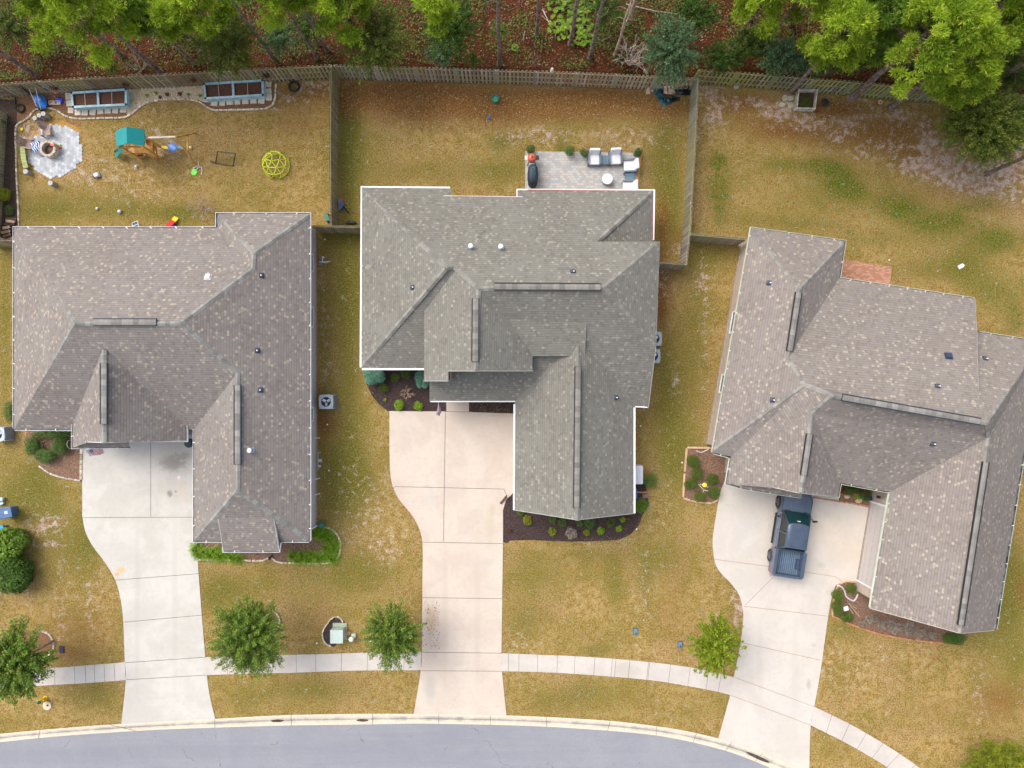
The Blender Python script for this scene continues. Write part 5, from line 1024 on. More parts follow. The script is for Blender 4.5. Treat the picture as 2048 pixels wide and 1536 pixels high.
# ---------------------------------------------------------------- things in the yards
def W(px, py, z=0.0): return P(px, py, z)
def L_(name, label, cat, px, py, deg=0, group=None, z=0.0):
    """a thing built in its own coordinates: deg counter-clockwise seen from above"""
    g = P(px, py, z); return thing(name, label, cat, g, R(deg), group)
def one(s, name, m, label, cat, group=None, loc=None, rz=0, **k):
    o = s.build(name, m, **k); tag(o, label, cat, group)
    if loc is not None: o.location = loc; o.rotation_euler = (0, 0, rz)
    return o
STN = mat('edging_stone', (.50, .42, .30), .95, .2, 5, rnd=.28, bmp=.3, c2=(.62, .56, .46)); STW = mat('stone_white', (.55, .50, .44), .95, .25, 5, rnd=.3); PCH = mat('timber_peach', (.58, .38, .24), .85, .15, 4, rnd=.12); ORB = mat('edging_orange_brick', (.52, .24, .10), .9, .2, 4, rnd=.2)
def edging(label, pts, m, bw=.28, w=.11, h=.09, name='stone_border', smooth=True, cat='edging'):
    pp = smooth_poly(pts, 5) if smooth else pts; V = [W(a, b) for a, b in pp]; s = MB()
    L = [0]
    for i in range(len(V) - 1): L.append(L[-1] + (V[i + 1] - V[i]).length)
    def at(d):
        for i in range(len(V) - 1):
            if d <= L[i + 1] + 1e-9: return V[i].lerp(V[i + 1], (d - L[i]) / max(1e-6, L[i + 1] - L[i]))
        return V[-1]
    n = max(1, int(L[-1] / bw))
    for i in range(n):
        a, b = at(L[-1] * i / n), at(L[-1] * (i + 1) / n); d = b - a
        if d.length < 1e-3: continue
        c = (a + b) / 2; s.box((c.x + random.uniform(-.008, .008), c.y + random.uniform(-.008, .008), h / 2), (d.length * .95, w * random.uniform(.9, 1.08), h * random.uniform(.9, 1.1)), rz=math.atan2(d.y, d.x), tp=.9)
    return one(s, name, m, label, cat)
edging('long winding cream stone edging round the playset yard beds', [(39, 462), (37, 400), (34, 340), (33, 290), (33, 254), (46, 244), (60, 234), (68, 222), (80, 218), (98, 217), (112, 220), (126, 229), (140, 235), (160, 238), (200, 237), (245, 236), (258, 232), (270, 223), (290, 208), (315, 201), (350, 199), (385, 200), (402, 206), (418, 217), (432, 221), (480, 220), (520, 219), (534, 217), (545, 211), (551, 195), (552, 168)], STN)
edging('white stone edging curving beside the hedge and the grey driveway', [(79, 931), (95, 943), (112, 951), (135, 957), (162, 961)], STW, bw=.2, w=.1); edging('straight cream paver edging between the brown bed and the grey driveway', [(163, 960), (163, 930), (164, 898)], STN, bw=.3, w=.16, smooth=False)
edging('stone edging round the strap leaf bed in front of the bay roof', [(396, 1119), (440, 1119), (520, 1121), (530, 1117), (546, 1117), (556, 1124), (600, 1126), (655, 1126), (670, 1121), (679, 1108), (681, 1085), (672, 1066), (655, 1055), (636, 1055), (626, 1062)], STN, bw=.24)
edging('pink timber edging round the six shrub bed', [(1424, 896), (1373, 895), (1371, 920), (1368, 960), (1366, 996)], PCH, bw=1.4, w=.12, smooth=False); edging('curved tan edging at the lower end of the six shrub bed', [(1366, 996), (1385, 1002), (1400, 1005), (1420, 1006), (1434, 1002), (1439, 985)], PCH, bw=.4, w=.1)
edging('orange brick edging below the dry ornamental grass', [(1664, 1232), (1685, 1241), (1705, 1250), (1730, 1259), (1770, 1270), (1820, 1279), (1886, 1286)], ORB, bw=.22, w=.09); edging('pinkish edging along the truck driveway beside the hedge strip', [(1664, 1231), (1666, 1210), (1672, 1180), (1678, 1168), (1688, 1163), (1705, 1163), (1722, 1167)], PCH, bw=.22, w=.1)
edging('ring of cream stones round the utility cabinet bed', [(662, 1292), (652, 1287), (646, 1275), (646, 1262), (652, 1251), (662, 1238), (670, 1233), (678, 1234), (684, 1240), (686, 1248)], STN, bw=.13, w=.08)
edging('white stone ring round the tree by the hydrant', [(70, 1264), (84, 1262), (99, 1268), (107, 1282), (108, 1296), (100, 1308), (90, 1313)], STW, bw=.2, w=.1); edging('stone ring peeking out beside the fullest street tree', [(546, 1222), (556, 1230), (560, 1242), (556, 1256), (546, 1266)], STW, bw=.2, w=.09)
edging('brick step edge along the flower bed under the corner gutter', [(1600, 990), (1640, 997), (1680, 1003), (1745, 1014)], mat('brick_step', (.45, .22, .14), .9, .2, 5, rnd=.15), bw=.3, w=.1, smooth=False)
# raised planters
BLP = mat('planter_blue', (.30, .50, .58), .7, .12, 3, c2=(.40, .60, .68)); SOIL = mulch('planter_soil', (.07, .03, .02), (.20, .09, .055), (.35, .22, .15)); STK = mat('stake_grey', (.5, .48, .45), .8, .1)
def planter(label, corners, divs, stakes):
    f = thing('raised_planter', label, 'planter', (0, 0, 0), group='blue raised planters'); c = [W(a, b, .5) for a, b in corners]; ctr = sum(c, Vector()) / 4; BASE[f.name] = Vector((ctr.x, ctr.y, 0)); s = MB()
    for i in range(4):
        a, b = c[i], c[(i + 1) % 4]; d = (b - a).normalized(); s.bar(Vector((a.x, a.y, .25)) + d * -.03, Vector((b.x, b.y, .25)) + d * .03, .06, .5, r=.5); s.bar(Vector((a.x, a.y, .51)) - d * .06, Vector((b.x, b.y, .51)) + d * .06, .13, .03, r=.5)
    s.build('frame', BLP, f)
    for k in divs: s = MB(); s.bar(c[0].lerp(c[1], k), c[3].lerp(c[2], k), .14, .035); s.build('divider', BLP, f)
    s = MB(); s.face([Vector((v.x, v.y, .38)) for v in c]); s.build('soil', SOIL, f)
    for k in stakes: s = MB(); s.bar(c[0].lerp(c[1], k) + Vector((0, 0, .02)), c[3].lerp(c[2], k) + Vector((0, 0, .02)), .025, .025); s.build('stake', STK, f)
planter('light blue raised planter by the wheelbarrow', [(143, 186), (252, 179), (252, 209), (146, 214)], [.48], [.24, .74]); planter('light blue raised planter by the leaning tyre', [(408, 168), (525, 161), (526, 190), (411, 197)], [.49], [.24, .74])
STEP = mat('step_stone', (.60, .53, .44), .9, .12, 3, rnd=.12); proto = None
gs = 'stepping stones round the blue planters'; li = 0
rows = {'square cream stepping stone in the row below the planter by the wheelbarrow': [(156, 225), (170, 225), (186, 224), (201, 222), (216, 222), (231, 221), (247, 220)], 'cream stepping stone at the side of the planter by the wheelbarrow': [(138, 193), (139, 207), (264, 211), (142, 221)],
        'square cream stepping stone in the row below the planter by the tyre': [(429, 206), (445, 206), (460, 204), (475, 203), (491, 202), (507, 202), (523, 202)], 'cream stepping stone at the side of the planter by the tyre': [(412, 172), (414, 186), (414, 199), (537, 169), (537, 183), (538, 195)]}
for lb, ps in rows.items():
    for px, py in ps:
        if proto is None: s = MB(); s.box((0, 0, .025), (.40, .38, .05)); proto = s.build('stepping_stone', STEP, bevel=.02); o = proto
        else: o = proto.copy(); COL.objects.link(o)
        tag(o, lb, 'paving stone', gs + (' ' + str('wheelbarrow side') if 'wheelbarrow' in lb else ' tyre side') + (' row' if 'row' in lb else ' edge')); o.location = W(px, py); o.rotation_euler = (0, 0, random.uniform(-.12, .12)); o.scale = (random.uniform(.9, 1.08), random.uniform(.9, 1.1), 1)
# dried potted plants hung on the fence
def rough_ball(label, px, py, r, m, z, name='dried_plant', cat='plant', pot=None):
    f = thing(name, label, cat, (0, 0, 0)); c = W(px, py, z); BASE[f.name] = Vector((c.x, c.y, 0)); V, rn = blob_leaves([(c.x, c.y, c.z, r, r, r * .7)], 900, .04, .2, .3, .9); leaf_obj('foliage', V, rn, m, f)
    s = MB(); s.lathe((c.x, c.y, z - r * .9), [(r * .45, 0), (r * .6, r * .6)], 12); s.build('pot', pot or mat('pot_brown', (.14, .08, .05), .8, .2), f)
rough_ball('dead brown basket plant hung beside the blue shovel', 108, 172, .30, LM_BRN, 1.0); rough_ball('dead brown basket plant at the end of the planter by the wheelbarrow', 251, 168, .22, LM_BRN, 1.0); rough_ball('dead brown basket plant over the cream gravel', 386, 158, .22, LM_BRN, 1.1); rough_ball('dead brown basket plant at the end of the planter by the tyre', 532, 150, .24, LM_BRN, 1.1)
for i, (px, py, m_, r, lb) in enumerate([(290, 188, LM_LIME, 4, 'small green sprout in the gravel nearest the wheelbarrow planter'), (308, 183, LM_LIME, 4, 'small green sprout beside the first brown clump'), (331, 186, LM_BRN, 5, 'dark brown clump in the middle of the gravel'), (316, 191, LM_BRN, 3.5, 'smallest brown clump at the gravel edge'), (356, 185, LM_BRN, 5, 'brown clump between the two green sprouts'), (373, 186, LM_LIME, 4, 'green sprout right of the brown clumps'), (396, 188, LM_LIME, 4, 'green sprout nearest the tyre planter')]):
    bush(lb, px, py, r, m_, name='garden_sprout', cat='plant', group='small plants in the gravel', dens=500, lobes=3)
BLU = mat('plastic_blue', (.015, .18, .62), .35, .15, 3); BLD = mat('metal_blue', (.05, .13, .30), .4, .2, 3, c2=(.09, .2, .42)); RUB = mat('rubber_black', (.02, .02, .022), .8, .2); RD = mat('plastic_red', (.62, .03, .03), .4, .1); YL = mat('plastic_yellow', (.85, .65, .02), .4, .08); GR = mat('plastic_green', (.12, .62, .03), .4, .1); WD = mat('wood_pale', (.60, .52, .42), .8, .15, 4)
f = thing('wheelbarrow', 'blue wheelbarrow with two pale handles propped against the corner of the fence', 'wheelbarrow', (0, 0, 0)); c = W(77, 200, .4); BASE[f.name] = Vector((c.x, c.y, 0))
s = MB(); ba = math.radians(-50); ux = Vector((math.cos(ba), math.sin(ba), 0)); uy = Vector((-ux.y, ux.x, 0)); top = []; bot = []
for i in range(16):
    t_ = 6.283 * i / 16; rx = .52 + .08 * math.cos(t_); top.append(c + ux * math.cos(t_) * rx + uy * math.sin(t_) * .36 + Vector((0, 0, -.12 + .06 * math.cos(t_)))); bot.append(c + ux * math.cos(t_) * .32 + uy * math.sin(t_) * .2 + Vector((0, 0, .14)))
s.mesh(top + bot, [(i, (i + 1) % 16, 16 + (i + 1) % 16, 16 + i) for i in range(16)] + [tuple(range(16, 32))]); s.build('tub', BLU, f, smooth=True)
for a, b in (((56, 174, .95), (73, 212, .55)), ((70, 172, 1.0), (82, 219, .35))): s = MB(); s.path([W(*a), W(*b)], .025, .025, 8); s.build('handle', WD, f)
s = MB(); s.tube(W(80, 218, .16) - uy * .05, W(80, 218, .16) + uy * .05, .16, n=16); s.build('wheel', RUB, f)
f = thing('shovel', 'toy snow shovel with a bright blue scoop leaning on the fence', 'shovel', (0, 0, 0)); BASE[f.name] = W(120, 201)
s = MB(); s.path([W(87, 169, 1.3), W(112, 197, .25)], .018, .018, 6); s.build('shaft', mat('shaft_tan', (.45, .32, .2), .7), f); s = MB(); s.path([W(92, 172, 1.2), W(96, 176, 1.1)], .05, .05, 6); s.build('handle', BLD, f); s = MB(); s.box(W(119, 200, .1), (.42, .28, .12), rz=R(-30), tp=.8); s.build('scoop', mat('scoop_blue', (.01, .04, .75), .4), f)
s = MB(); c = W(110, 209, .1); s.box(c, (.72, .04, .14)); [s.box(c + Vector(v), d) for v, d in (((0, .2, 0), (.72, .03, .14)), ((-.35, .1, 0), (.03, .2, .14)), ((.35, .1, 0), (.03, .2, .14)), ((0, .1, -.05), (.7, .2, .02)), ((0, .1, 0), (.03, .2, .14)))]
one(s, 'seed_tray', WD, 'empty pale wooden tray lying under the blue shovel', 'tray')
s = MB(); s.bar(W(106, 182, .8), W(113, 188, .7), .07, .12); one(s, 'hand_spade', mat('orange_red', (.75, .12, .02), .4), 'orange red hand spade hooked below the dead basket plant', 'tool')
s = MB(); s.bar(W(37, 171, 1.5), W(64, 192, .2), .5, .05); one(s, 'black_board', BLK, 'black sheet of board leaning on the fence behind the wheelbarrow', 'board')
s = MB(); s.bar(W(30, 190, .06), W(30, 208, .06), .06, .1); one(s, 'timber_offcut', mat('timber_dark', (.09, .07, .05), .9, .2), 'dark timber stub lying near the corner beside the wheelbarrow', 'timber')
def ring(s, c, ax, R0, r0, n=20, k=8, m=0):
    q = Vector(ax).to_track_quat('Z', 'Y').to_matrix(); vs = []
    for i in range(n):
        a = 6.283 * i / n
        for j in range(k): b = 6.283 * j / k; vs.append(Vector(c) + q @ Vector(((R0 + r0 * math.cos(b)) * math.cos(a), (R0 + r0 * math.cos(b)) * math.sin(a), r0 * math.sin(b))))
    s.mesh(vs, [(i * k + j, ((i + 1) % n) * k + j, ((i + 1) % n) * k + (j + 1) % k, i * k + (j + 1) % k) for i in range(n) for j in range(k)], m)
s = MB(); ring(s, W(588, 173, .14), (.12, .1, 1), .30, .075); one(s, 'tyre', RUB, 'black tyre lying by the fence near the planter', 'tyre', smooth=True)
s = MB(); ring(s, W(40, 216, .12), (.2, .1, 1), .24, .06); one(s, 'tyre', RUB, 'dark tyre half sunk in the litter near the wheelbarrow', 'tyre', smooth=True)
# log stumps
LOGS = mat('log_bark_grey', (.30, .29, .28), .9, .25, 6); LOGT = mat('log_top_pale', (.46, .46, .47), .9, .12, 9); LOGC = mat('log_core_orange', (.55, .26, .10), .9, .2)
for px, py, lb, r_, h_ in ((80, 242, 'pale grey log stump at the left end of the three in a row', .14, .5), (89, 237, 'pale grey log stump in the middle of the three in a row', .14, .52), (98, 234, 'pale grey log stump with the orange heart at the right end of three', .15, .55), (60, 347, 'pale log stump standing at the end of the slatted bench', .16, .42), (110, 370, 'pale log stump alone below the fire pit patio', .16, .45)):
    f = thing('log_stump', lb, 'log', (0, 0, 0), group='upright log stumps round the fire pit'); c = W(px, py); BASE[f.name] = c; a0 = random.random()
    s = MB(); s.lathe(c, [(r_ * 1.05, 0), (r_, h_ * .5), (r_, h_)], 9); s.build('bark', LOGS, f); s = MB(); s.lathe(c + Vector((0, 0, h_)), [(r_ * .99, 0), (r_ * .96, .012)], 9); s.build('cut_face', LOGT, f); s = MB(); s.lathe(c + Vector((0, 0, h_ + .012)), [(.04, 0), (.035, .004)], 8); s.build('heartwood', LOGC, f)
# slatted bench, fire pit, chairs, towel
f = thing('slatted_bench', 'narrow pale green slatted bench curving along the stone edging', 'bench', (0, 0, 0)); BASE[f.name] = W(48, 318); pp = smooth_poly([(45, 294), (46, 308), (48, 322), (52, 336)], 5); s = MB()
for i in range(len(pp) - 1):
    a, b = W(pp[i][0], pp[i][1], .32), W(pp[i + 1][0], pp[i + 1][1], .32); d = (b - a); s.box((a + b) / 2, (d.length * .72, .30, .04), rz=math.atan2(d.y, d.x))
s.build('slats', mat('slat_green', (.46, .55, .24), .7, .15, 4, rnd=.15), f)
for i in (0, 7, 14): s = MB(); a = W(pp[i][0], pp[i][1], .15); s.box(a, (.06, .26, .3)); s.build('leg', mat('slat_green', (.4, .5, .2)), f)
f = thing('fire_pit', 'round stone fire pit full of ash and sticks in the middle of the hexagon patio', 'fire pit', (0, 0, 0)); c = W(105, 302); BASE[f.name] = c; s = MB()
for lay in range(3):
    for i in range(14):
        a = 6.283 * (i + lay * .5) / 14; s.box(c + Vector((math.cos(a) * .43, math.sin(a) * .43, .03 + lay * .155 + .08)), (.15, .185, .15), rz=a)
s.build('ring', mat('firepit_stone', (.55, .47, .38), .95, .2, 5, rnd=.15), f); s = MB(); s.lathe(c + Vector((0, 0, .05)), [(.36, 0), (.36, .1)], 24); s.build('ash', mulch('ash', (.05, .035, .03), (.22, .17, .13), (.4, .36, .3)), f); s = MB()
for i in range(14): a = random.random() * 6.28; d = Vector((math.cos(a), math.sin(a), random.uniform(0, .3))) * .26; q = c + Vector((random.uniform(-.12, .12), random.uniform(-.12, .12), .2)); s.path([q - d, q + d], .012, .008, 5)
s.build('sticks', TWB, f)
s = MB(); s.bar(W(101, 289, .53), W(109, 290, .53), .14, .06); one(s, 'toy_shovel', RD, 'red plastic toy lying on the fire pit rim', 'toy'); s = MB(); s.bar(W(115, 288, .1), W(121, 290, .1), .1, .06); one(s, 'toy_block', GR, 'green plastic toy beside the fire pit', 'toy'); s = MB(); s.bar(W(117, 292, .1), W(122, 295, .1), .12, .07); one(s, 'toy_block', mat('plastic_pink', (.7, .03, .1), .4), 'pinkish red plastic toy beside the fire pit', 'toy'); s = MB(); s.lathe(W(44, 259), [(.09, 0), (.1, .05), (.04, .07)], 10); one(s, 'toy_disc', YL, 'yellow round toy on the sand by the stone edging', 'toy')
CHW = mat('chair_wood', (.36, .26, .22), .8, .2, 4, rnd=.12)
def adirondack(label, px, py, deg):
    f = L_('garden_chair', label, 'chair', px, py, deg, 'wooden chairs at the fire pit'); s = MB()     # faces -Y
    for i in range(6): s.box((0, -.30 + i * .1, .36 - i * .016), (.56, .09, .02))
    s.build('seat', CHW, f); s = MB()
    for i in range(6): x = -.25 + i * .1; Lb = .78 - .03 * (abs(i - 2.5) ** 2); s.bar((x, .24, .32), (x * 1.15, .24 + Lb * .42, .32 + Lb * .88), .09, .02)
    s.bar((-.3, .42, .72), (.3, .42, .72), .03, .06); s.build('backrest', CHW, f)
    for sx in (-1, 1):
        s = MB(); s.box((sx * .36, -.04, .56), (.13, .72, .025)); s.build('arm', CHW, f)
        s = MB(); s.box((sx * .33, -.32, .28), (.04, .09, .56)); s.build('leg', CHW, f); s = MB(); s.bar((sx * .30, -.34, .34), (sx * .30, .5, .04), .04, .12); s.build('leg', CHW, f)
    f.scale = (.8, .8, .85)
adirondack('pinkish brown wooden chair facing down at the fire pit', 98, 266, 12); adirondack('pinkish brown wooden chair under the striped towel', 63, 291, 82)
m, t, b = newmat('towel_stripes'); co = nd(t, 'ShaderNodeUVMap').outputs[0]
s = MB(); tb = W(71, 293, .52); ux, uy = Vector((.93, .3, 0)), Vector((-.3, .93, 0)); nb_ = 9; cols = []
for i in range(nb_):
    for j in range(8):
        def q(i_, j_): u = (i_ / nb_ - .5) * .62; v = (j_ / 8 - .5) * .62; z = .03 * math.sin(i_ * 1.7 + j_) - .55 * max(0, abs(u) - .22) - .9 * max(0, -v - .18); return tb + ux * (u + .03 * math.sin(j_ * 1.3)) + uy * v + Vector((0, 0, z))
        s.face([q(i, j), q(i + 1, j), q(i + 1, j + 1), q(i, j + 1)], m=i % 2)
one(s, 'towel', [mat('towel_blue', (.03, .10, .38), .9), mat('towel_white', (.72, .75, .80), .9)], 'blue and white striped towel draped over the chair by the fire pit', 'towel')
for px, py in ((66, 276), (84, 311)): s = MB(); s.bar(W(px - 2, py, .06), W(px + 3, py + 2, .06), .06, .05); one(s, 'dark_toy', BLD, 'small dark blue thing lying on the hexagon patio ' + ('behind the towel' if py < 300 else 'below the fire pit'), 'toy')
# playset
OR = mat('play_cedar', (.52, .24, .05), .7, .2, 3, rnd=.12, c2=(.64, .34, .09)); TEAL = mat('play_teal', (.005, .26, .27), .45, .08, 2); TEALD = mat('slide_teal', (.01, .20, .20), .4, .25, 4)
f = thing('playset', 'wooden playset with a teal gable roof, slide, climbing wall and swing beam', 'playset', (0, 0, 0)); BASE[f.name] = W(275, 300)
zr, ze_ = 3.05, 2.55; A, B_, C_, D_ = W(231, 262, ze_), W(253, 253, zr), W(289, 259, ze_), None; A2, B2, C2 = W(233, 293, ze_), W(254, 286.5, zr), W(289, 291, ze_)
s = MB(); tk = Vector((0, 0, -.05)); s.mesh([A, B_, B2, A2, A + tk, B_ + tk, B2 + tk, A2 + tk], [(0, 3, 2, 1), (4, 5, 6, 7), (0, 4, 7, 3), (3, 7, 6, 2), (0, 1, 5, 4)]); s.mesh([B_, C_, C2, B2, B_ + tk, C_ + tk, C2 + tk, B2 + tk], [(0, 3, 2, 1), (4, 5, 6, 7), (1, 2, 6, 5), (2, 3, 7, 6), (0, 1, 5, 4)])
rf = s.build('roof', TEAL, f)
tx0, tx1, ty0, ty1 = A.x + .25, C_.x - .15, A2.y + .02, A.y - .2
for x in (tx0, tx1):
    for y in (ty0, ty1): s = MB(); s.box((x, y, 1.25), (.09, .09, 2.5)); s.build('post', OR, f)
s = MB(); [s.box(((tx0 + tx1) / 2, ty0 + (ty1 - ty0) * (i + .5) / 9, 1.3), (tx1 - tx0, (ty1 - ty0) / 9.6, .04)) for i in range(9)]; s.build('deck', OR, f)
s = MB(); s.bar((tx0, ty0, 2.42), (tx1, ty0, 2.42), .05, .12); s.bar((tx0, ty1, 2.42), (tx1, ty1, 2.42), .05, .12); s.bar((tx0, ty0, 1.9), (tx0, ty1, 1.9), .05, .1); s.bar((tx1, ty0, 2.42), (tx1, ty1, 2.42), .05, .12); s.build('rail', OR, f)
s = MB(); a, b2 = W(268, 297, 1.3), W(297, 311, .02); a2, b3 = W(254, 296, 1.3), W(280, 314, .02); s.mesh([a2, a, b2, b3], [(0, 1, 2, 3), (3, 2, 1, 0)]); cw = s.build('climbing_wall', OR, f)
for k in range(9): s = MB(); u, v = (k % 3 + .5) / 3, (k // 3 + .5) / 3; q = a2.lerp(a, u).lerp(b3.lerp(b2, u), v) + Vector((0, 0, .04)); s.ball(q, (.1, .08, .05), 8); s.build('hold', BLK if k % 4 else mat('hold_white', (.7, .7, .7)), cw)
s = MB(); s.bar(a + Vector((0, 0, .05)), W(315, 318, .02), .07, .09); s.bar(W(287, 272, 1.9), W(315, 318, .02), .07, .09); s.bar(W(312, 292, 1.0), W(314, 316, .02), .05, .05); s.build('brace', OR, f)
s = MB(); s.bar(W(292, 276, 1.6), W(309, 300, .5), .05, .5); s.build('ladder', OR, f)
s = MB(); pts = [(W(248, 296, 1.3)), W(243, 300, .95), W(238, 305, .5), W(235, 309, .25), W(231, 311, .18)]
for k in range(len(pts) - 1):
    d = (pts[k + 1] - pts[k]); sd_ = Vector((-d.y, d.x, 0)).normalized() * .24; up = Vector((0, 0, .12)); p, q = pts[k], pts[k + 1]
    s.mesh([p - sd_ + up, p - sd_ * .8, p + sd_ * .8, p + sd_ + up, q - sd_ + up, q - sd_ * .8, q + sd_ * .8, q + sd_ + up], [(0, 1, 5, 4), (1, 2, 6, 5), (2, 3, 7, 6)])
s.build('slide', TEALD, f); s = MB(); s.bar(W(290, 276, 2.3), W(352, 274, 2.3), .1, .15); s.build('beam', WD, f)
s = MB(); ap = W(351, 274, 2.25); s.bar(ap, W(392, 266, .02), .08, .08); s.bar(ap, W(391, 328, .02), .08, .08); s.build('end_frame', OR, f)
s = MB(); s.bar(W(375, 270, 1.0), W(375, 305, .9), .07, .07); s.build('crossbar', OR, f)
for (tp, bt, mm, nm) in (((303, 276), (325, 291), YL, 'swing_seat'), ((318, 276), (339, 290), BLU, 'disc_swing'), ((334, 276), (358, 292), TEALD, 'glider_seat')):
    top = W(tp[0], tp[1], 2.25); c = Vector((top.x, top.y, .55)); s = MB()
    if nm == 'disc_swing': s.lathe(c, [(.27, 0), (.29, .03), (.2, .05)], 16)
    elif nm == 'swing_seat': s.box(c, (.52, .17, .05)); s.box(c + Vector((0, .05, .03)), (.4, .04, .04))
    else: s.bar(c + Vector((-.18, .08, 0)), c + Vector((.18, -.08, 0)), .14, .08)
    g = s.build(nm, mm, f); s = MB()
    for sx in (-.2, .2): s.path([Vector((top.x + sx, top.y, 2.25)), c + Vector((sx, 0, 0))], .012, .012, 5)
    s.build('rope', mat('rope_pale', (.55, .5, .45), .9), g)
f = thing('plate_swing', 'lime green plate swing lying on the grass with its tangled white rope', 'swing', (0, 0, 0)); BASE[f.name] = W(389, 344); s = MB(); s.lathe(W(389, 345), [(.20, .02), (.22, .06), (.16, .08)], 14); s.build('seat', GR, f); s = MB(); s.path([W(a, b, .06) for a, b in smooth_poly([(396, 322), (397, 332), (386, 336), (392, 340), (398, 334), (404, 336), (403, 350)], 4)], .025, .025, 5); s.build('rope', mat('rope_white', (.6, .58, .55), .9), f)
f = thing('football_goal', 'small black metal football goal on the dry lawn', 'goal', (0, 0, 0)); BASE[f.name] = W(450, 318); s = MB(); g1, g2, g3, g4 = W(435, 303, .7), W(471, 307, .7), W(466, 332, .02), W(431, 327, .02)
s.path([g4 + Vector((0, 0, .0)), g1, g2, g3], .035, .035, 6); s.path([g4, g3], .035, .035, 6); s.path([W(421, 322, .02), g4], .03, .03, 6); s.path([W(421, 322, .02), W(428, 326, .02)], .05, .05, 6); s.build('frame', BLK, f)
s = MB()
for i in range(1, 9): s.path([g1.lerp(g2, i / 9), g4.lerp(g3, i / 9)], .004, .004, 3)
for i in range(1, 7): s.path([g1.lerp(g4, i / 7), g2.lerp(g3, i / 7)], .004, .004, 3)
s.build('net', mat('net_brown', (.2, .16, .1), .9), f)
f = thing('climbing_dome', 'yellow green geodesic climbing dome standing on the dry lawn', 'climbing frame', (0, 0, 0)); c = W(553, 331); BASE[f.name] = c.copy()
bm = bmesh.new(); bmesh.ops.create_icosphere(bm, subdivisions=2, radius=.86); s = MB(); nb2 = MB(); rotm = Matrix.Rotation(.3, 3, 'Z')
for e_ in bm.edges:
    a, b = [rotm @ v.co for v in e_.verts]
    if a.z > -.12 and b.z > -.12 and not (random.random() < .06): s.path([c + a + Vector((0, 0, .06)), c + b + Vector((0, 0, .06))], .026, .026, 6, r=.5)
s.build('bars', mat('dome_yellow', (.62, .72, .02), .4, .05), f)
for v in bm.verts:
    a = rotm @ v.co
    if a.z > -.12: nb2.ball(c + a + Vector((0, 0, .06)), .038, 8)
nb2.build('joints', mat('joint_navy', (.02, .05, .12), .5), f); bm.free()
def ballo(label, px, py, r, m): s = MB(); s.ball(W(px, py, r), r, 16); one(s, 'ball', m, label, 'ball', smooth=True)
ballo('pale yellow ball beside the swing end frame', 381, 295, .10, mat('ball_cream', (.75, .70, .42), .5)); ballo('white ball below the playset climbing wall', 272, 333, .085, mat('ball_white', (.75, .76, .78), .5, .15, 12)); ballo('plain white ball near the roof edge', 194, 417, .085, mat('ball_white', (.75, .76, .78), .5, .15, 12))
f = thing('football', 'blue and white patched football near the roof edge', 'ball', (0, 0, 0)); BASE[f.name] = W(239, 423); s = MB(); s.ball(W(239, 423, .12), .12, 16); s.build('shell', mat('ball_bluewhite', (.6, .7, .8), .5), f, smooth=True); s = MB()
for a in range(5): q = Vector((math.cos(a * 1.257) * .075, math.sin(a * 1.257) * .075, .092)); s.lathe(W(239, 423, .12) + q - Vector((0, 0, .006)), [(.028, 0), (.026, .012)], 5)
s.build('patches', BLD, f)
s = MB(); s.ball(W(300, 396.5, .03), .04, 8); one(s, 'small_ball', mat('ball_cream', (.75, .7, .42)), 'tiny cream ball on the worn lawn', 'ball')
f = thing('ride_on_toy', 'small white and red ride-on toy on the dry lawn', 'toy', (0, 0, 0)); BASE[f.name] = W(193, 351); s = MB(); s.box(W(193, 350, .18), (.36, .30, .2), rz=.5, tp=.75); s.build('body', mat('toy_white', (.68, .75, .85), .4), f, bevel=.03); s = MB(); s.box(W(195, 354, .12), (.16, .1, .14), rz=.3); s.build('nose', RD, f)
for dx, dy in ((-.16, -.12), (.16, -.12), (.16, .12), (-.16, .12)): s = MB(); q = W(193, 351, .06) + Vector((dx, dy, 0)); s.tube(q - Vector((.02, 0, 0)), q + Vector((.02, 0, 0)), .06, n=10); s.build('wheel', BLD, f)
f = thing('toy_slide', 'red toy slide with a yellow end and blue base by the roof edge', 'slide', (0, 0, 0)); BASE[f.name] = W(342, 442); s = MB(); s.bar(W(335, 454, .45), W(347, 442, .2), .3, .06); s.build('chute', RD, f); s = MB(); s.bar(W(347, 442, .2), W(353, 435, .05), .3, .06); s.build('chute_end', YL, f); s = MB(); s.box(W(345, 451, .15), (.3, .2, .26), rz=.6); s.build('base', mat('toy_blue', (.01, .05, .5), .4), f)
f = thing('folding_chair', 'blue folding chair with a white frame beside the roof edge', 'chair', (0, 0, 0)); BASE[f.name] = W(271, 450); s = MB(); a, b_, c_, d = W(264, 446, .45), W(275, 442, .5), W(278, 454, .45), W(267, 458, .4); s.path([a, b_, c_, d, a], .018, .018, 6); s.path([a.lerp(d, .5), b_.lerp(c_, .5)], .018, .018, 6); s.path([W(263, 452, .05), W(270, 446, .45)], .018, .018, 6); s.path([W(263, 452, .05), W(276, 458, .05)], .018, .018, 6); s.build('frame', WHT, f); s = MB(); s.face([a - Vector((0, 0, .02)), b_ - Vector((0, 0, .02)), c_ - Vector((0, 0, .02)), d - Vector((0, 0, .02))]); s.build('seat', mat('seat_blue', (.06, .12, .2), .8), f)
f = L_('garden_bench', 'small dark green bench beside the divider fence', 'bench', 657, 437, 106); s = MB(); [s.box((0, y, .42), (.5, .07, .03)) for y in (-.08, 0, .08)]; s.build('seat', mat('bench_green', (.02, .17, .12), .5), f)
for x in (-.22, .22): s = MB(); s.box((x, 0, .2), (.05, .24, .4)); s.build('leg', mat('bench_green', (.02, .17, .12), .5), f)
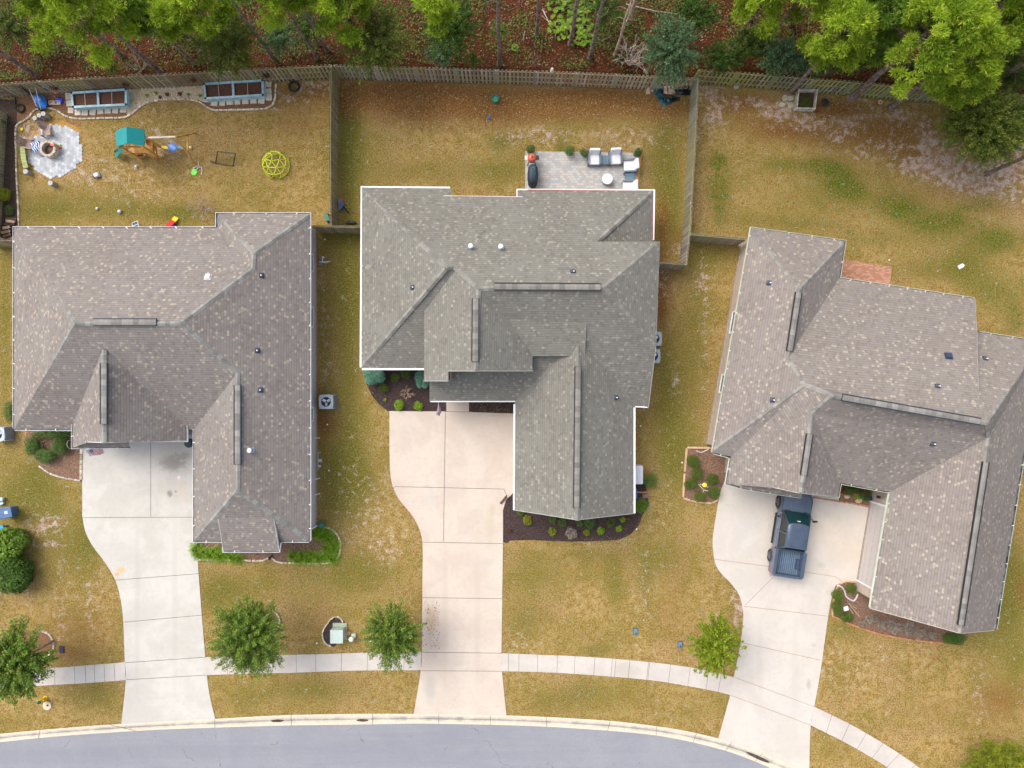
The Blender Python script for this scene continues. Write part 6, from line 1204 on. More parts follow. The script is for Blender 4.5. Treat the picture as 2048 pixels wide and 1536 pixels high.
# middle yard corner: hand truck cart
f = thing('garden_cart', 'blue garden cart with a red handle leaning by the divider fence', 'cart', (0, 0, 0)); BASE[f.name] = W(687, 410); s = MB(); v = [W(677, 398, .5), W(684, 398, .5), W(687, 412, .3), W(678, 421, .3)]; s.mesh(v + [Vector((q.x, q.y, q.z - .25)) for q in v], [(3, 2, 1, 0), (0, 1, 5, 4), (1, 2, 6, 5), (2, 3, 7, 6), (3, 0, 4, 7)][::1]); s.face(v[::-1] if False else v); s.build('tub', BLD, f)
s = MB(); s.path([W(681, 387, .9), W(688, 411, .4)], .025, .025, 6); s.build('handle', mat('handle_red', (.55, .03, .08), .4), f)
for px, py in ((690, 416), (694, 421)): s = MB(); s.tube(W(px, py, .15) - Vector((.03, .02, 0)), W(px, py, .15) + Vector((.03, .02, 0)), .15, n=14); w_ = s.build('wheel', RUB, f); s = MB(); s.tube(W(px, py, .15) + Vector((0, 0, 0)), W(px, py, .15) + Vector((.05, .033, .0)), .06, n=8); s.build('rim', mat('rim_silver', (.5, .52, .55), .4, metal=.5), w_)
s = MB(); [s.ball(W(696 + i * 4, 446 - i % 2, .12), (.16, .1, .1), 8) for i in range(4)]; one(s, 'black_sack', BLK, 'crumpled black sack by the short fence', 'sack')
f = thing('toy_bike', 'child\'s light blue and white trike tipped over in the side yard', 'bicycle', (0, 0, 0)); BASE[f.name] = W(648, 523); s = MB(); s.path([W(640, 524, .3), W(652, 524, .3), W(660, 523, .3)], .045, .03, 6); s.path([W(645, 513, .4), W(645, 523, .3)], .03, .03, 6); s.path([W(645, 513, .4), W(649, 516, .3)], .025, .025, 6); s.build('frame', mat('toy_white', (.68, .75, .85), .4), f)
s = MB(); s.ball(W(641, 524, .33), (.1, .06, .05), 8); s.build('seat', mat('toy_lightblue', (.2, .45, .7), .4), f)
for px, py in ((641, 529), (652, 526)): s = MB(); ring(s, W(px, py, .12), (.1, 1, .5), .1, .018, 14, 6); s.build('wheel', mat('rim_grey', (.4, .4, .42), .5), f)
# middle yard
f = thing('water_tub', 'green round bucket standing on the middle lawn', 'bucket', (0, 0, 0)); BASE[f.name] = W(991, 200); c = W(991, 202); s = MB(); s.lathe(c, [(.16, 0), (.2, .42), (.225, .44), (.2, .45), (.185, .40), (.17, .36)], 20, cap=False); s.lathe(c + Vector((0, 0, .34)), [(.17, 0), (.16, .01)], 16); s.build('body', mat('tub_green', (.02, .28, .20), .5, .1), f)
f = thing('pinwheel', 'small blue sprinkler head on a thin rod on the middle lawn', 'sprinkler', (0, 0, 0)); BASE[f.name] = W(977, 236); s = MB(); s.ball(W(978, 235, .25), (.1, .09, .07), 8); s.build('head', mat('sprinkler_blue', (.02, .14, .55), .4), f); s = MB(); s.path([W(971, 252, .02), W(970, 236, .05)], .012, .012, 5); s.path([W(977, 237, .02), W(978, 235, .25)], .015, .015, 5); s.build('rod', BLK, f)
f = thing('owl_decoy', 'white owl decoy with two ear tufts perched on top of the fence', 'decoy', (0, 0, 0)); c = W(1103.5, 143.5, 1.83); BASE[f.name] = Vector((c.x, c.y, 1.8)); tw = [mat('owl_white', (.78, .76, .66), .6, .08, 9), mat('owl_spot', (.3, .32, .3), .7)]
s = MB(); s.lathe(c, [(.07, 0), (.10, .06), (.105, .18), (.085, .27), (.07, .31)], 14); s.build('body', tw[0], f, smooth=True); s = MB(); s.ball(c + Vector((0, 0, .37)), (.08, .078, .08), 12); hd = s.build('head', tw[0], f, smooth=True)
for sx in (-1, 1): s = MB(); s.tube(c + Vector((sx * .05, 0, .42)), c + Vector((sx * .075, 0, .51)), .028, .006, 6); s.build('ear_tuft', tw[0], hd); s = MB(); s.ball(c + Vector((sx * .03, -.07, .38)), .014, 6); s.build('eye', tw[1], hd)
s = MB(); s.ball(c + Vector((.02, -.05, .25)), (.05, .07, .03), 8); s.build('spot', tw[1], f)
# patio furniture
CF = mat('patio_frame_grey', (.16, .20, .26), .6, .12, 3); CU = mat('cushion_white', (.80, .80, .83), .9, .04, 3, bmp=.15)
def patio_chair(label, px, py, deg, src=[None]):
    if src[0] is None:
        f = L_('patio_chair', label, 'chair', px, py, deg, 'white cushioned patio chairs'); s = MB()      # faces -Y
        for x in (-.36, .36):
            s.box((x, .02, .30), (.07, .80, .06)); s.box((x, -.34, .30), (.07, .07, .6)); s.box((x, .38, .35), (.07, .07, .7)); s.box((x, 0, .6), (.09, .82, .04))
            [s.box((x, -.25 + i * .1, .45), (.02, .03, .28)) for i in range(6)]
        s.box((0, .40, .55), (.72, .05, .3)); s.box((0, -.36, .28), (.72, .05, .08)); s.box((0, 0, .28), (.72, .76, .04)); s.build('frame', CF, f)
        s = MB(); s.box((0, -.05, .39), (.64, .68, .16)); s.build('seat_cushion', CU, f, bevel=.04); s = MB(); s.box((0, .34, .70), (.64, .16, .56), M=Matrix.Rotation(R(-14), 3, 'X')); s.build('back_cushion', CU, f, bevel=.05)
        for x in (-.36, .36):
            s = MB(); s.box((x, -.38, .1), (.06, .06, .2)); s.build('leg', CF, f)
        src[0] = f; return f
    c = copy_tree(src[0]); c.location = P(px, py); c.rotation_euler = (0, 0, R(deg)); tag(c, label, 'chair', 'white cushioned patio chairs')
    return c
patio_chair('white cushioned chair between the round shrub pot and the slatted table', 1187, 321, 0); patio_chair('white cushioned chair on the far side of the slatted table, standing further out', 1229, 320, 3); patio_chair('white cushioned chair turned sideways by the corner shrub', 1258, 336, -86); patio_chair('white cushioned chair half hidden under the roof edge', 1256, 378, -88)
def side_table(label, px, py, deg, src=[None]):
    if src[0] is None:
        f = L_('side_table', label, 'table', px, py, deg, 'slatted blue-grey side tables'); s = MB(); [s.box((-.23 + i * .115, 0, .44), (.10, .54, .03)) for i in range(5)]; s.build('table_top', mat('table_bluegrey', (.13, .22, .29), .6, .12, 3, rnd=.1), f)
        for x in (-.24, .24):
            for y in (-.24, .24): s = MB(); s.box((x, y, .21), (.05, .05, .42)); s.build('leg', CF, f)
        src[0] = f; return f
    c = copy_tree(src[0]); c.location = P(px, py); c.rotation_euler = (0, 0, R(deg)); tag(c, label, 'table', 'slatted blue-grey side tables'); return c
side_table('slatted blue-grey side table between the two upper patio chairs', 1206, 324, 0); side_table('slatted blue-grey side table between the two sideways patio chairs', 1257, 360, 90)
f = thing('ottoman', 'round white ottoman table in the middle of the seats', 'ottoman', (0, 0, 0)); c = W(1213, 362); BASE[f.name] = c; s = MB(); s.lathe(c + Vector((0, 0, .05)), [(.30, 0), (.31, .36)], 28); s.build('base', mat('ottoman_base', (.30, .32, .42), .8), f); s = MB(); s.lathe(c + Vector((0, 0, .05)), [(.32, .34), (.34, .38), (.33, .43), (.28, .45)], 28); s.build('table_top', CU, f)
f = thing('kamado_grill', 'round coral red ceramic grill on its black stand', 'grill', (0, 0, 0)); c = W(1063, 324); BASE[f.name] = c; KR = mat('kamado_red', (.62, .13, .07), .3, .06); s = MB(); s.ball(c + Vector((0, 0, .68)), (.27, .27, .24), 18); s.build('bowl', KR, f, smooth=True); s = MB(); s.ball(c + Vector((0, 0, .80)), (.28, .28, .24), 18); ld = s.build('lid', KR, f, smooth=True)
s = MB(); s.lathe(c + Vector((0, 0, 1.0)), [(.06, 0), (.06, .07), (.03, .08)], 12); s.build('vent_cap', mat('vent_dark_red', (.22, .03, .03), .5), ld); s = MB(); s.bar(c + Vector((-.14, -.29, .82)), c + Vector((.14, -.29, .82)), .04, .03); s.build('handle', BLK, ld)
for sx in (-1, 1): s = MB(); s.bar(c + Vector((sx * .26, .02, .78)), c + Vector((sx * .44, .02, .78)), .26, .03); s.build('side_shelf', BLK if sx > 0 else mat('shelf_white', (.7, .68, .66)), f)
for sx in (-1, 1):
    for sy in (-1, 1): s = MB(); s.bar(c + Vector((sx * .18, sy * .18, .62)), c + Vector((sx * .26, sy * .26, .0)), .04, .04); s.build('leg', BLK, f)
f = thing('covered_grill', 'barbecue under a dark fitted cover at the patio edge', 'grill', (0, 0, 0)); c = W(1065, 356); BASE[f.name] = c; s = MB(); lv = []
prof_ = [(0.0, .34, .70), (.25, .35, .72), (.8, .34, .68), (.98, .30, .60), (1.08, .22, .45), (1.12, .1, .3)]; nn_ = 20; vs = []
for z, rx, ry in prof_:
    for i in range(nn_): a = 6.283 * i / nn_; k = (abs(math.cos(a)) ** 3 + abs(math.sin(a)) ** 3) ** (-1 / 3) * (1 + .02 * math.sin(i * 3.3 + z * 9)); vs.append(c + Vector((math.cos(a) * rx * k * .92, math.sin(a) * ry * k * .92, z)))
s.mesh(vs, [(j * nn_ + i, j * nn_ + (i + 1) % nn_, (j + 1) * nn_ + (i + 1) % nn_, (j + 1) * nn_ + i) for j in range(5) for i in range(nn_)] + [tuple(range(5 * nn_, 6 * nn_))]); s.build('cover', mat('cover_navy', (.025, .045, .065), .7, .25, 3, bmp=.3, bscale=6), f, smooth=True)
s = MB(); s.box(c + Vector((0, .12, 1.1)), (.25, .52, .03)); s.build('cover_panel', mat('cover_blue', (.05, .10, .14), .7), f)
s = MB(); s.box(W(1278, 343, .06), (.1, 2.35, .1), rz=R(-8)); one(s, 'timber_edging', mat('timber_orange', (.60, .30, .05), .8, .15, 3), 'orange timber edging along the open side of the paver patio', 'edging')
GP = 'shrubs in pots along the paver patio'
for px, py, r, m_, lb in ((1061, 302, 10, LM_DRK, 'dark potted shrub behind the coral grill'), (1138, 304, 11, LM_HDG, 'widest leafy potted shrub at the patio edge'), (1167, 309, 9, LM_BOX, 'potted shrub beside the first patio chair'), (1274, 309, 10, LM_DRK, 'brownish potted shrub in the patio corner')):
    f = bush(lb, px, py, r, m_, h=.6, group=GP, z0=.3, name='potted_shrub'); c = W(px, py); s = MB(); s.lathe((c.x, c.y, 0), [(.13, 0), (.19, .36), (.17, .37)], 14); s.build('pot', mat('pot_grey', (.2, .2, .2), .7), f)
# firewood and tarpaulins in the corner
WDL = [mat('split_wood', (.40, .26, .19), .85, .25, 4, rnd=.2, c2=(.58, .42, .33)), mat('split_bark', (.14, .09, .07), .9, .3, 4)]
def log(s, a, b, r):
    d = b - a; q = d.to_track_quat('X', 'Z').to_matrix(); t0 = random.random() * 2; pr = [Vector((0, math.cos(t0 + k * 2.09) * r, math.sin(t0 + k * 2.09) * r)) for k in range(3)]; vs = [a + q @ p for p in pr] + [b + q @ p for p in pr]; s.mesh(vs, [(0, 2, 1), (3, 4, 5), (0, 1, 4, 3), (1, 2, 5, 4)], m=0); s.mesh(vs, [(2, 0, 3, 5)], m=1)
GF = 'split firewood stacked on the corner tarpaulin'; LBF = 'split pink-brown firewood log stacked between the two tarpaulins'
for k in range(16):
    s = MB(); x = 1328 + (k % 6) * 3.6; z = .12 + (k // 6) * .13; x += (k // 6) * 1.6; log(s, W(x, 173, z), W(x + random.uniform(-1, 1), 188, z), .085); one(s, 'firewood_log', WDL, LBF, 'firewood', GF)
def tarp(label, poly, m, hmax, name='tarpaulin'):
    c = [W(a, b) for a, b in poly]; ctr = sum(c, Vector()) / len(c); s = MB(); n = len(c); K = 7; vs = []
    for j in range(K + 1):
        for i in range(n * 3):
            a = c[(i // 3) % n].lerp(c[(i // 3 + 1) % n], (i % 3) / 3); p = a.lerp(ctr, j / K); p.z = .01 + hmax * math.sin(min(1, j / K * 1.3) * 1.57) * (.75 + .35 * math.sin(i * 2.3 + j * 1.7)) + .05 * math.sin(i * 1.1 + j * 3) * (j > 0); p += Vector((.05 * math.sin(j * 2 + i * 1.7), .05 * math.cos(i + j * 2.2), 0)); p.z = max(p.z, .01); vs.append(p)
    M_ = n * 3; s.mesh(vs, [(j * M_ + i, j * M_ + (i + 1) % M_, (j + 1) * M_ + (i + 1) % M_, (j + 1) * M_ + i) for j in range(K) for i in range(M_)]); return one(s, name, m, label, 'tarpaulin', smooth=True)
tarp('crumpled dark teal tarpaulin at the open end of the firewood', [(1310, 174), (1324, 176), (1326, 190), (1336, 200), (1342, 208), (1330, 214), (1320, 208), (1316, 196), (1308, 188)], mat('tarp_teal', (.008, .05, .065), .3, .4, 5, c2=(.05, .13, .16)), .35)
tarp('black tarpaulin in the fence corner under the cedar tree', [(1350, 176), (1378, 172), (1392, 176), (1388, 188), (1366, 192), (1350, 188)], mat('tarp_black', (.010, .014, .022), .3, .3, 4), .4)
tarp('torn dark sheet under the front of the firewood', [(1334, 196), (1346, 192), (1362, 196), (1358, 201), (1344, 206), (1336, 206)], mat('tarp_dark', (.02, .035, .035), .5, .4, 5), .12)
s = MB(); s.box(W(1296, 182, .04), (.26, .38, .06)); one(s, 'concrete_block', mat('block_tan', (.55, .46, .30), .9, .1), 'flat tan block beside the teal tarpaulin', 'block'); s = MB(); s.ball(W(1305, 181, .1), (.12, .1, .1), 8); one(s, 'pink_rock', mat('rock_pink', (.48, .28, .24), .9, .2), 'pinkish rock beside the flat tan block', 'rock')
GL = 'old split logs by the dark soil strip'
for i, (x0, y0, x1, y1) in enumerate([(13, 437, 31, 438), (12, 442, 30, 443), (8, 449, 28, 447), (6, 457, 20, 454), (3, 465, 20, 461), (6, 473, 20, 468), (11, 480, 25, 474), (-4, 476, 8, 480)]):
    s = MB(); log(s, W(x0, y0, .12 + (i % 2) * .08), W(x1, y1, .12 + (i % 2) * .08), .10); one(s, 'firewood_log', WDL, 'weathered split log in the heap at the fence corner beside the mauve roof', 'firewood', GL)
bush('bright shrub at the end of the dark soil strip', 8, 390, 16, LM_YEL, h=.7); bush('green plant at the photo edge in the dark soil strip', 2, 245, 10, LM_HDG, h=.5); bush('dark trailing plant near the log heap', 16, 420, 9, LM_HDG, h=.35, ry=12)
# sandy yard
f = thing('planting_box', 'weathered timber planting box with weeds under the leaning pines', 'planter', (0, 0, 0)); cc = [W(1598, 180, .45), W(1635, 180, .45), W(1630, 217, .45), W(1594, 216, .45)]; BASE[f.name] = W(1613, 200); s = MB()
for i in range(4): a, b = cc[i], cc[(i + 1) % 4]; s.bar(Vector((a.x, a.y, .22)), Vector((b.x, b.y, .22)), .05, .44, r=.5); s.bar(a, b, .07, .03)
s.build('frame', mat('timber_grey', (.42, .38, .33), .9, .25, 4, c2=(.58, .54, .48)), f); s = MB(); s.face([Vector((v.x, v.y, .12)) for v in cc]); s.build('soil', SOIL, f)
for q in cc: s = MB(); s.box((q.x, q.y, .25), (.08, .08, .5)); s.build('post', mat('timber_white', (.62, .56, .5), .9, .1), f)
V, rn = blob_leaves([(cc[0].x + .55, cc[0].y - .6, .15, .5, .5, .12)], 900, .03, .4, .4); leaf_obj('weeds', V, rn, LM_BOX, f)
s = MB(); c = W(1650, 205); 
for z in (.02, .16, .30): ring(s, c + Vector((0, 0, z)), (0, 0, 1), .29, .008, 22, 4)
for i in range(22): a = 6.283 * i / 22; s.path([c + Vector((math.cos(a) * .29, math.sin(a) * .29, .0)), c + Vector((math.cos(a) * .29, math.sin(a) * .29, .34))], .004, .004, 3)
one(s, 'wire_ring', mat('wire_dark', (.06, .055, .05), .6), 'low ring of dark wire mesh beside the timber planting box', 'wire ring')
s = MB(); s.lathe(c, [(.26, .0), (.24, .03)], 16); one(s, 'compost_heap', MU_D, 'dark compost inside the wire ring', 'compost')
for px, py, a, b, lb in ((1569, 197, .17, .22, 'greenish flagstone with a point beside the pale one'), (1581, 197, .22, .18, 'palest flagstone beside the timber planting box'), (1581, 211, .18, .2, 'tan flagstone in front of the timber planting box'), (1563, 210, .22, .16, 'large flagstone at the edge of the white sand'), (1472, 174, .18, .15, 'lone flat rock at the foot of the mossy fence')):
    s = MB(); k = 7; c = W(px, py); s.prism([(c.x + math.cos(i * .9) * a * random.uniform(.85, 1.15), c.y + math.sin(i * .9) * b * random.uniform(.85, 1.15)) for i in range(k)], 0, .06); one(s, 'flagstone', mat('flag_' + str(px % 5), (.46 + .03 * (px % 4), .42 + .03 * (px % 4), .34 + .03 * (px % 3)), .95, .2, 5), lb, 'rock', 'flagstones in the sandy yard')
s = MB(); c = W(1758, 206); s.lathe(c, [(.2, 0), (.17, .15), (.165, .16)], 12, m=1); s.lathe(c + Vector((0, 0, .16)), [(.165, 0), (.16, .005)], 12, m=0); s.lathe(c + Vector((.02, -.03, .165)), [(.06, 0), (.05, .004)], 8, m=1); one(s, 'tree_stump', [mat('stump_top', (.68, .40, .2), .9, .15), mat('stump_bark', (.2, .09, .05), .9, .2)], 'freshly cut orange tree stump between the leaning pines', 'stump')
s = MB(); s.box(W(1921, 533, .05), (.32, .24, .06), rz=.5); s.box(W(1926, 530, .05), (.1, .18, .05), rz=.9); one(s, 'litter_sheet', mat('sheet_white', (.72, .70, .78), .7), 'white sheet of plastic lying on the grass', 'litter')
s = MB(); s.box(W(1966, 666, 2.7), (.18, .1, .08)); one(s, 'gutter_float', WHT, 'small white block stuck on the gutter of the angled house', 'block')
# air conditioners
AW = mat('ac_case', (.42, .48, .52), .5, .08, 3); AF = mat('ac_fins', (.20, .23, .28), .6, .15, 3); AD = mat('ac_dark', (.012, .025, .06), .4)
def ac(label, px, py, deg=0, src=[None], grp='round-fan air conditioners beside the houses'):
    if src[0] is None:
        f = L_('air_conditioner', label, 'air conditioner', px, py, deg, grp); s = MB(); s.box((0, 0, .04), (.95, .95, .08)); s.build('pad', mat('pad_grey', (.2, .2, .2), .9), f)
        s = MB(); s.box((0, 0, .38), (.80, .80, .60)); s.build('coil', AF, f); s = MB()
        for i in range(12):
            u = -.385 + i * .07
            for sg in (-1, 1): s.box((sg * .41, u, .44), (.02, .02, .72)); s.box((u, sg * .41, .44), (.02, .02, .72))
        for sx in (-1, 1):
            for sy in (-1, 1): s.box((sx * .40, sy * .40, .44), (.06, .06, .74))
        s.build('grille', AW, f); s = MB(); n = 28; vs = []
        for z in (.80, .84):
            for i in range(n): a = 6.283 * i / n; vs.append(Vector((math.cos(a) * .30, math.sin(a) * .30, z)))
            for i in range(n): a = 6.283 * i / n; k = .44 / max(abs(math.cos(a)), abs(math.sin(a))) if max(abs(math.cos(a)), abs(math.sin(a))) > .8 else .53; vs.append(Vector((math.cos(a) * k, math.sin(a) * k, z)))
        s.mesh(vs, [(2 * n + i, 3 * n + i, 3 * n + (i + 1) % n, 2 * n + (i + 1) % n) for i in range(n)] + [(n + i, n + (i + 1) % n, 3 * n + (i + 1) % n, 3 * n + i) for i in range(n)] + [((i + 1) % n, i, 2 * n + i, 2 * n + (i + 1) % n) for i in range(n)] + [(i, (i + 1) % n, n + (i + 1) % n, n + i) for i in range(n)]); s.build('top', AW, f)
        s = MB(); s.lathe((0, 0, .70), [(.30, 0), (.29, .01)], 24); s.build('well', AD, f); s = MB()
        for k in range(3): a = k * 2.094 + .5; s.box((math.cos(a) * .15, math.sin(a) * .15, .76), (.20, .15, .015), M=Matrix.Rotation(a, 3, 'Z') @ Matrix.Rotation(.35, 3, 'X'))
        s.build('fan', mat('fan_grey', (.72, .75, .78), .5), f); s = MB(); [ring(s, (0, 0, .845), (0, 0, 1), r_, .003, 24, 4) for r_ in (.1, .17, .24)]; s.build('guard', BLK, f); src[0] = f; return f
    c = copy_tree(src[0]); c.location = P(px, py); c.rotation_euler = (0, 0, R(deg)); tag(c, label, 'air conditioner', grp); return c
ac('air conditioner standing alone in the grass beside the long grey wall', 659, 803, 0); ac('air conditioner at the photo edge by the hedge corner', 14, 867, 3); ac('upper air conditioner half hidden under the eave of the middle house', 1304, 679, 0); ac('lower air conditioner half hidden under the eave of the middle house', 1301, 713, 0)
# wall fittings of the left house
f = thing('gas_meter', 'grey gas meter with pipes beside the long grey wall', 'meter', (0, 0, 0)); BASE[f.name] = W(636, 924); s = MB(); s.path([W(636, 905, .6), W(636, 940, .6), W(630, 940, .5)], .015, .015, 5); s.path([W(636, 905, .6), W(641, 905, .5)], .015, .015, 5); s.build('pipe', mat('pipe_grey', (.55, .6, .6), .5), f); s = MB(); s.box(W(640, 921, .5), (.2, .18, .24)); s.lathe(W(640, 932, .45), [(.08, 0), (.08, .12)], 10); s.build('body', mat('meter_grey', (.42, .52, .54), .5), f)
for py, lb in ((876, 'short white pipe end poking out of the wall above the gas meter'), (990, 'longer light blue pipe poking out of the wall below the gas meter'), (959, 'thin white pipe beside the wall below the gas meter')): s = MB(); s.path([W(629, py, .6), W(640, py - (3 if py > 900 else 0), .55)], .03, .03, 6); one(s, 'wall_pipe', mat('pipe_white', (.7, .72, .75)), lb, 'pipe')
s = MB(); s.box(W(643, 1049, .2), (.42, .2, .3), rz=.12); s.path([W(624, 1058, 1.6), W(634, 1051, .3)], .04, .04, 6, m=1); one(s, 'splash_box', [mat('box_green', (.01, .16, .14), .4), WHT], 'dark green box at the downspout where the stone edging meets the wall', 'box')
f = thing('rubbish_bin', 'round dark bin between the garage wing and the porch of the mauve roofed house', 'bin', (0, 0, 0)); BASE[f.name] = W(388, 884); c = W(389, 884); s = MB(); s.lathe(c, [(.22, 0), (.27, .75)], 18); s.build('body', mat('bin_dark', (.015, .04, .05), .5), f); s = MB(); s.lathe(c + Vector((0, 0, .75)), [(.29, 0), (.29, .04), (.2, .08), (.05, .1)], 18); s.build('lid', mat('bin_dark', (.015, .04, .05), .5), f)
s = MB(); ring(s, W(141, 889, .5), (1, .2, .15), .28, .02, 20, 6); one(s, 'hose_reel', mat('hose_grey', (.4, .45, .42), .5), 'coiled grey garden hose hung beside the gable corner', 'hose')
# flags
def flag(name, label, px, py, H, F, pole, w=.0):
    """H: hoist corners (top, bottom), F: fly corners"""
    f = thing(name, label, 'flag', (0, 0, 0)); BASE[f.name] = W(px, py); a, b, c, d = H[0], H[1], F[1], F[0]; s = MB(); NX, NY = 16, 13
    def q(i, j): u, v = i / NX, j / NY; p = a.lerp(d, u).lerp(b.lerp(c, u), v); return p + Vector((.03 * math.sin(u * 9 + v * 3), .04 * math.sin(u * 7 + 1) * u, .05 * math.sin(u * 11 + v * 2)))
    for j in range(NY):
        for i in range(NX): s.face([q(i, j), q(i + 1, j), q(i + 1, j + 1), q(i, j + 1)], m=2 if (i < 6 and j < 7) else j % 2)
    cl = s.build('cloth', [mat('flag_red', (.45, .012, .03), .8, .05), mat('flag_white', (.78, .76, .78), .8, .05), mat('flag_blue', (.01, .025, .13), .8, .05)], f)
    s = MB()
    for j in range(5):
        for i in range(6 if j % 2 == 0 else 5): p = q(.5 + i * (1.0 if j % 2 == 0 else 1.0) + (0 if j % 2 == 0 else .5), .8 + j * 1.35) + Vector((0, 0, .012)); s.lathe(p, [(.022, 0), (.018, .003)], 5)
    s.build('stars', mat('star_white', (.8, .8, .8), .8), cl); s = MB(); s.path([pole[0], pole[1]], .014, .014, 6); s.build('pole', WHT, f)
flag('flag', 'wavy striped flag hanging at the gable corner over the grey driveway', 185, 905, (W(172, 902, 2.15), W(181, 912, 1.45)), (W(201, 891, 2.05), W(210, 907, 1.25)), (W(168, 888, 2.5), W(184, 911, 2.0)))
flag('flag', 'narrow striped flag hanging from the porch eave over the black mulch', 877, 822, (W(872, 830, 2.1), W(880, 832, 1.5)), (W(877, 808, 2.1), W(883, 818, 1.5)), (W(877, 800, 2.5), W(876, 824, 2.15)))
# planting beds
HG = 'clipped hedge sections'
bush('crescent hedge, lower middle section', 92, 912, 24, LM_HDG, h=.75, ry=16, name='hedge', cat='hedge', group=HG, dens=600, lobes=8); bush('crescent hedge, end section by the leafless stick', 67, 892, 16, LM_HDG, h=.7, ry=22, name='hedge', cat='hedge', group=HG, dens=600, lobes=7); bush('crescent hedge, section rising toward the gable corner', 122, 893, 19, LM_HDG, h=.75, ry=20, name='hedge', cat='hedge', group=HG, dens=600, lobes=7)
bush('low hedge tucked under the eave above the crescent hedge', 105, 868, 44, LM_HDG, h=.6, ry=9, name='hedge', cat='hedge', dens=600, lobes=9); bush('green shrub poking out beside the white gutter', 24, 822, 12, LM_HDG, h=.9, ry=24); bare('bare stick tree lying across the crescent hedge', 84, 889, 18, .9, TWG, n=5, th=.02)
def strap_clump(label, px, py, rpx, group, src={}):
    key = 'c'
    if key not in src:
        f = thing('strap_plant', label, 'plant', P(px, py), 0, group); n = 70; a = rng.random(n) * 6.283; el = rng.uniform(.2, 1.3, n); L = .13 + .09 * rng.random(n)
        D = np.stack([np.cos(a) * np.cos(el), np.sin(a) * np.cos(el), np.sin(el)], 1); C = D * L[:, None] * 1.0 + np.array([0, 0, .03]); N = np.cross(D, np.stack([-np.sin(a), np.cos(a), np.zeros(n)], 1)); V = cards(C, N, D, L, np.full(n, .016)); D2 = D.copy(); D2[:, 2] = -.25; D2 /= np.linalg.norm(D2, axis=1)[:, None]
        C2 = C + D * L[:, None] * .8 + D2 * L[:, None] * .6; N2 = np.cross(D2, np.stack([-np.sin(a), np.cos(a), np.zeros(n)], 1)); V2 = cards(C2, N2, D2, L * .75, np.full(n, .015)); leaf_obj('leaves', np.concatenate([V, V2]), np.concatenate([rng.random(n) * .6, .4 + rng.random(n) * .6]), LM_LIR, f)
        src[key] = f; f.scale = (rpx / 9,) * 3; return
    c = copy_tree(src[key]); c.location = P(px, py); c.rotation_euler = (0, 0, random.random() * 6); c.scale = (rpx / 9,) * 3; tag(c, label, 'plant', group)
A_ = 'strap leaved plants beside the grey driveway'; B__ = 'strap leaved plants inside the rounded bed end'
for x, y in [(398, 1092), (400, 1108), (412, 1104), (424, 1109), (434, 1102), (446, 1110), (457, 1104), (468, 1115), (394, 1100), (480, 1116), (440, 1112)]: strap_clump('bright strap leaved plant in the clump row beside the grey driveway', x, y, 9.5, A_)
for x, y in [(588, 1112), (598, 1118), (608, 1112), (620, 1116), (630, 1110), (641, 1116), (652, 1112), (662, 1108), (668, 1098), (664, 1086), (660, 1074), (652, 1066), (642, 1070), (640, 1060), (668, 1118), (655, 1095), (672, 1088), (632, 1066)]: strap_clump('bright strap leaved plant inside the rounded bed end', x, y, 9.5, B__)
bare('thin bare twigs beside the row of strap plants', 412, 1092, 15, .5, TWG, n=5, th=.01); bare('thin bare twigs among the strap plants of the rounded bed end', 648, 1096, 14, .5, TWG, n=5, th=.01)
s = MB(); s.box(W(533, 1112, .05), (.72, .5, .02)); one(s, 'leaf_pile', MU_B, 'orange brown patch of leaves at the edging notch', 'leaf pile'); s = MB(); s.ball(W(539, 1117, .1), (.1, .12, .12), 8); s.ball(W(543, 1112, .1), (.06, .06, .1), 8); one(s, 'garden_ornament', BLK, 'small dark ornament beside the leaf patch', 'ornament')
bush('big blue green shrub at the eave corner', 751, 750, 24, LM_BLUE, h=1.1, ry=22, dens=700, leaf=.03); bush('blue green shrub beside the porch roof', 846, 756, 16, LM_BLUE, h=1.0, ry=24, dens=700, leaf=.03)
for px, py, r, lb, m_ in ((766, 776, 12, 'dark round shrub below the big blue one', LM_BOX), (790, 755, 11, 'dark round shrub between the blue one and the eave', LM_BOX), (811, 748, 12, 'dark shrub tucked under the white eave', LM_BOX), (797, 810, 12.5, 'larger lime green ball shrub beside the cream driveway', LM_LIME), (836, 812, 10.5, 'smaller lime green ball shrub beside the cream driveway', LM_LIME), (769, 800, 4, 'tiny green seedling in the black mulch', LM_YEL)): bush(lb, px, py, r, m_)
bare('tan leafless shrub in the middle of the black bed', 815, 786, 17, .9, mat('twigs_tan', (.55, .38, .26), .9, .2), n=8, th=.018)
for px, py, r, lb, m_ in ((1055, 1042, 11, 'olive ball shrub nearest the cream driveway', LM_YEL), (1105, 1063, 9.5, 'olive ball shrub in front of the pair of green shrubs', LM_YEL), (1174, 1066, 8, 'small olive ball shrub below the widest green one', LM_YEL), (1106, 1040, 10, 'first green shrub under the gable edge', LM_HDG), (1125, 1045, 10, 'second green shrub under the gable edge', LM_HDG), (1160, 1048, 8, 'green shrub just past the gable peak', LM_HDG), (1180, 1046, 13, 'widest green shrub past the gable peak', LM_HDG), (1222, 1045, 10.5, 'olive green shrub near the bright pair', LM_BOX), (1246, 1041, 7, 'upper bright green plant near the dead tuft', LM_LIME), (1239, 1058, 8, 'lower bright green plant near the dead tuft', LM_LIME), (1202, 1062, 9, 'bright green leafy plant alone in the mulch', LM_LIME), (1042, 1027, 8, 'dull shrub half under the gable edge', LM_BOX), (1282, 1012, 17, 'large bright shrub at the garage corner', LM_PINE2), (1299, 960, 17, 'round dark green shrub alone beside the white cabinet', LM_HDG)): bush(lb, px, py, r, m_)
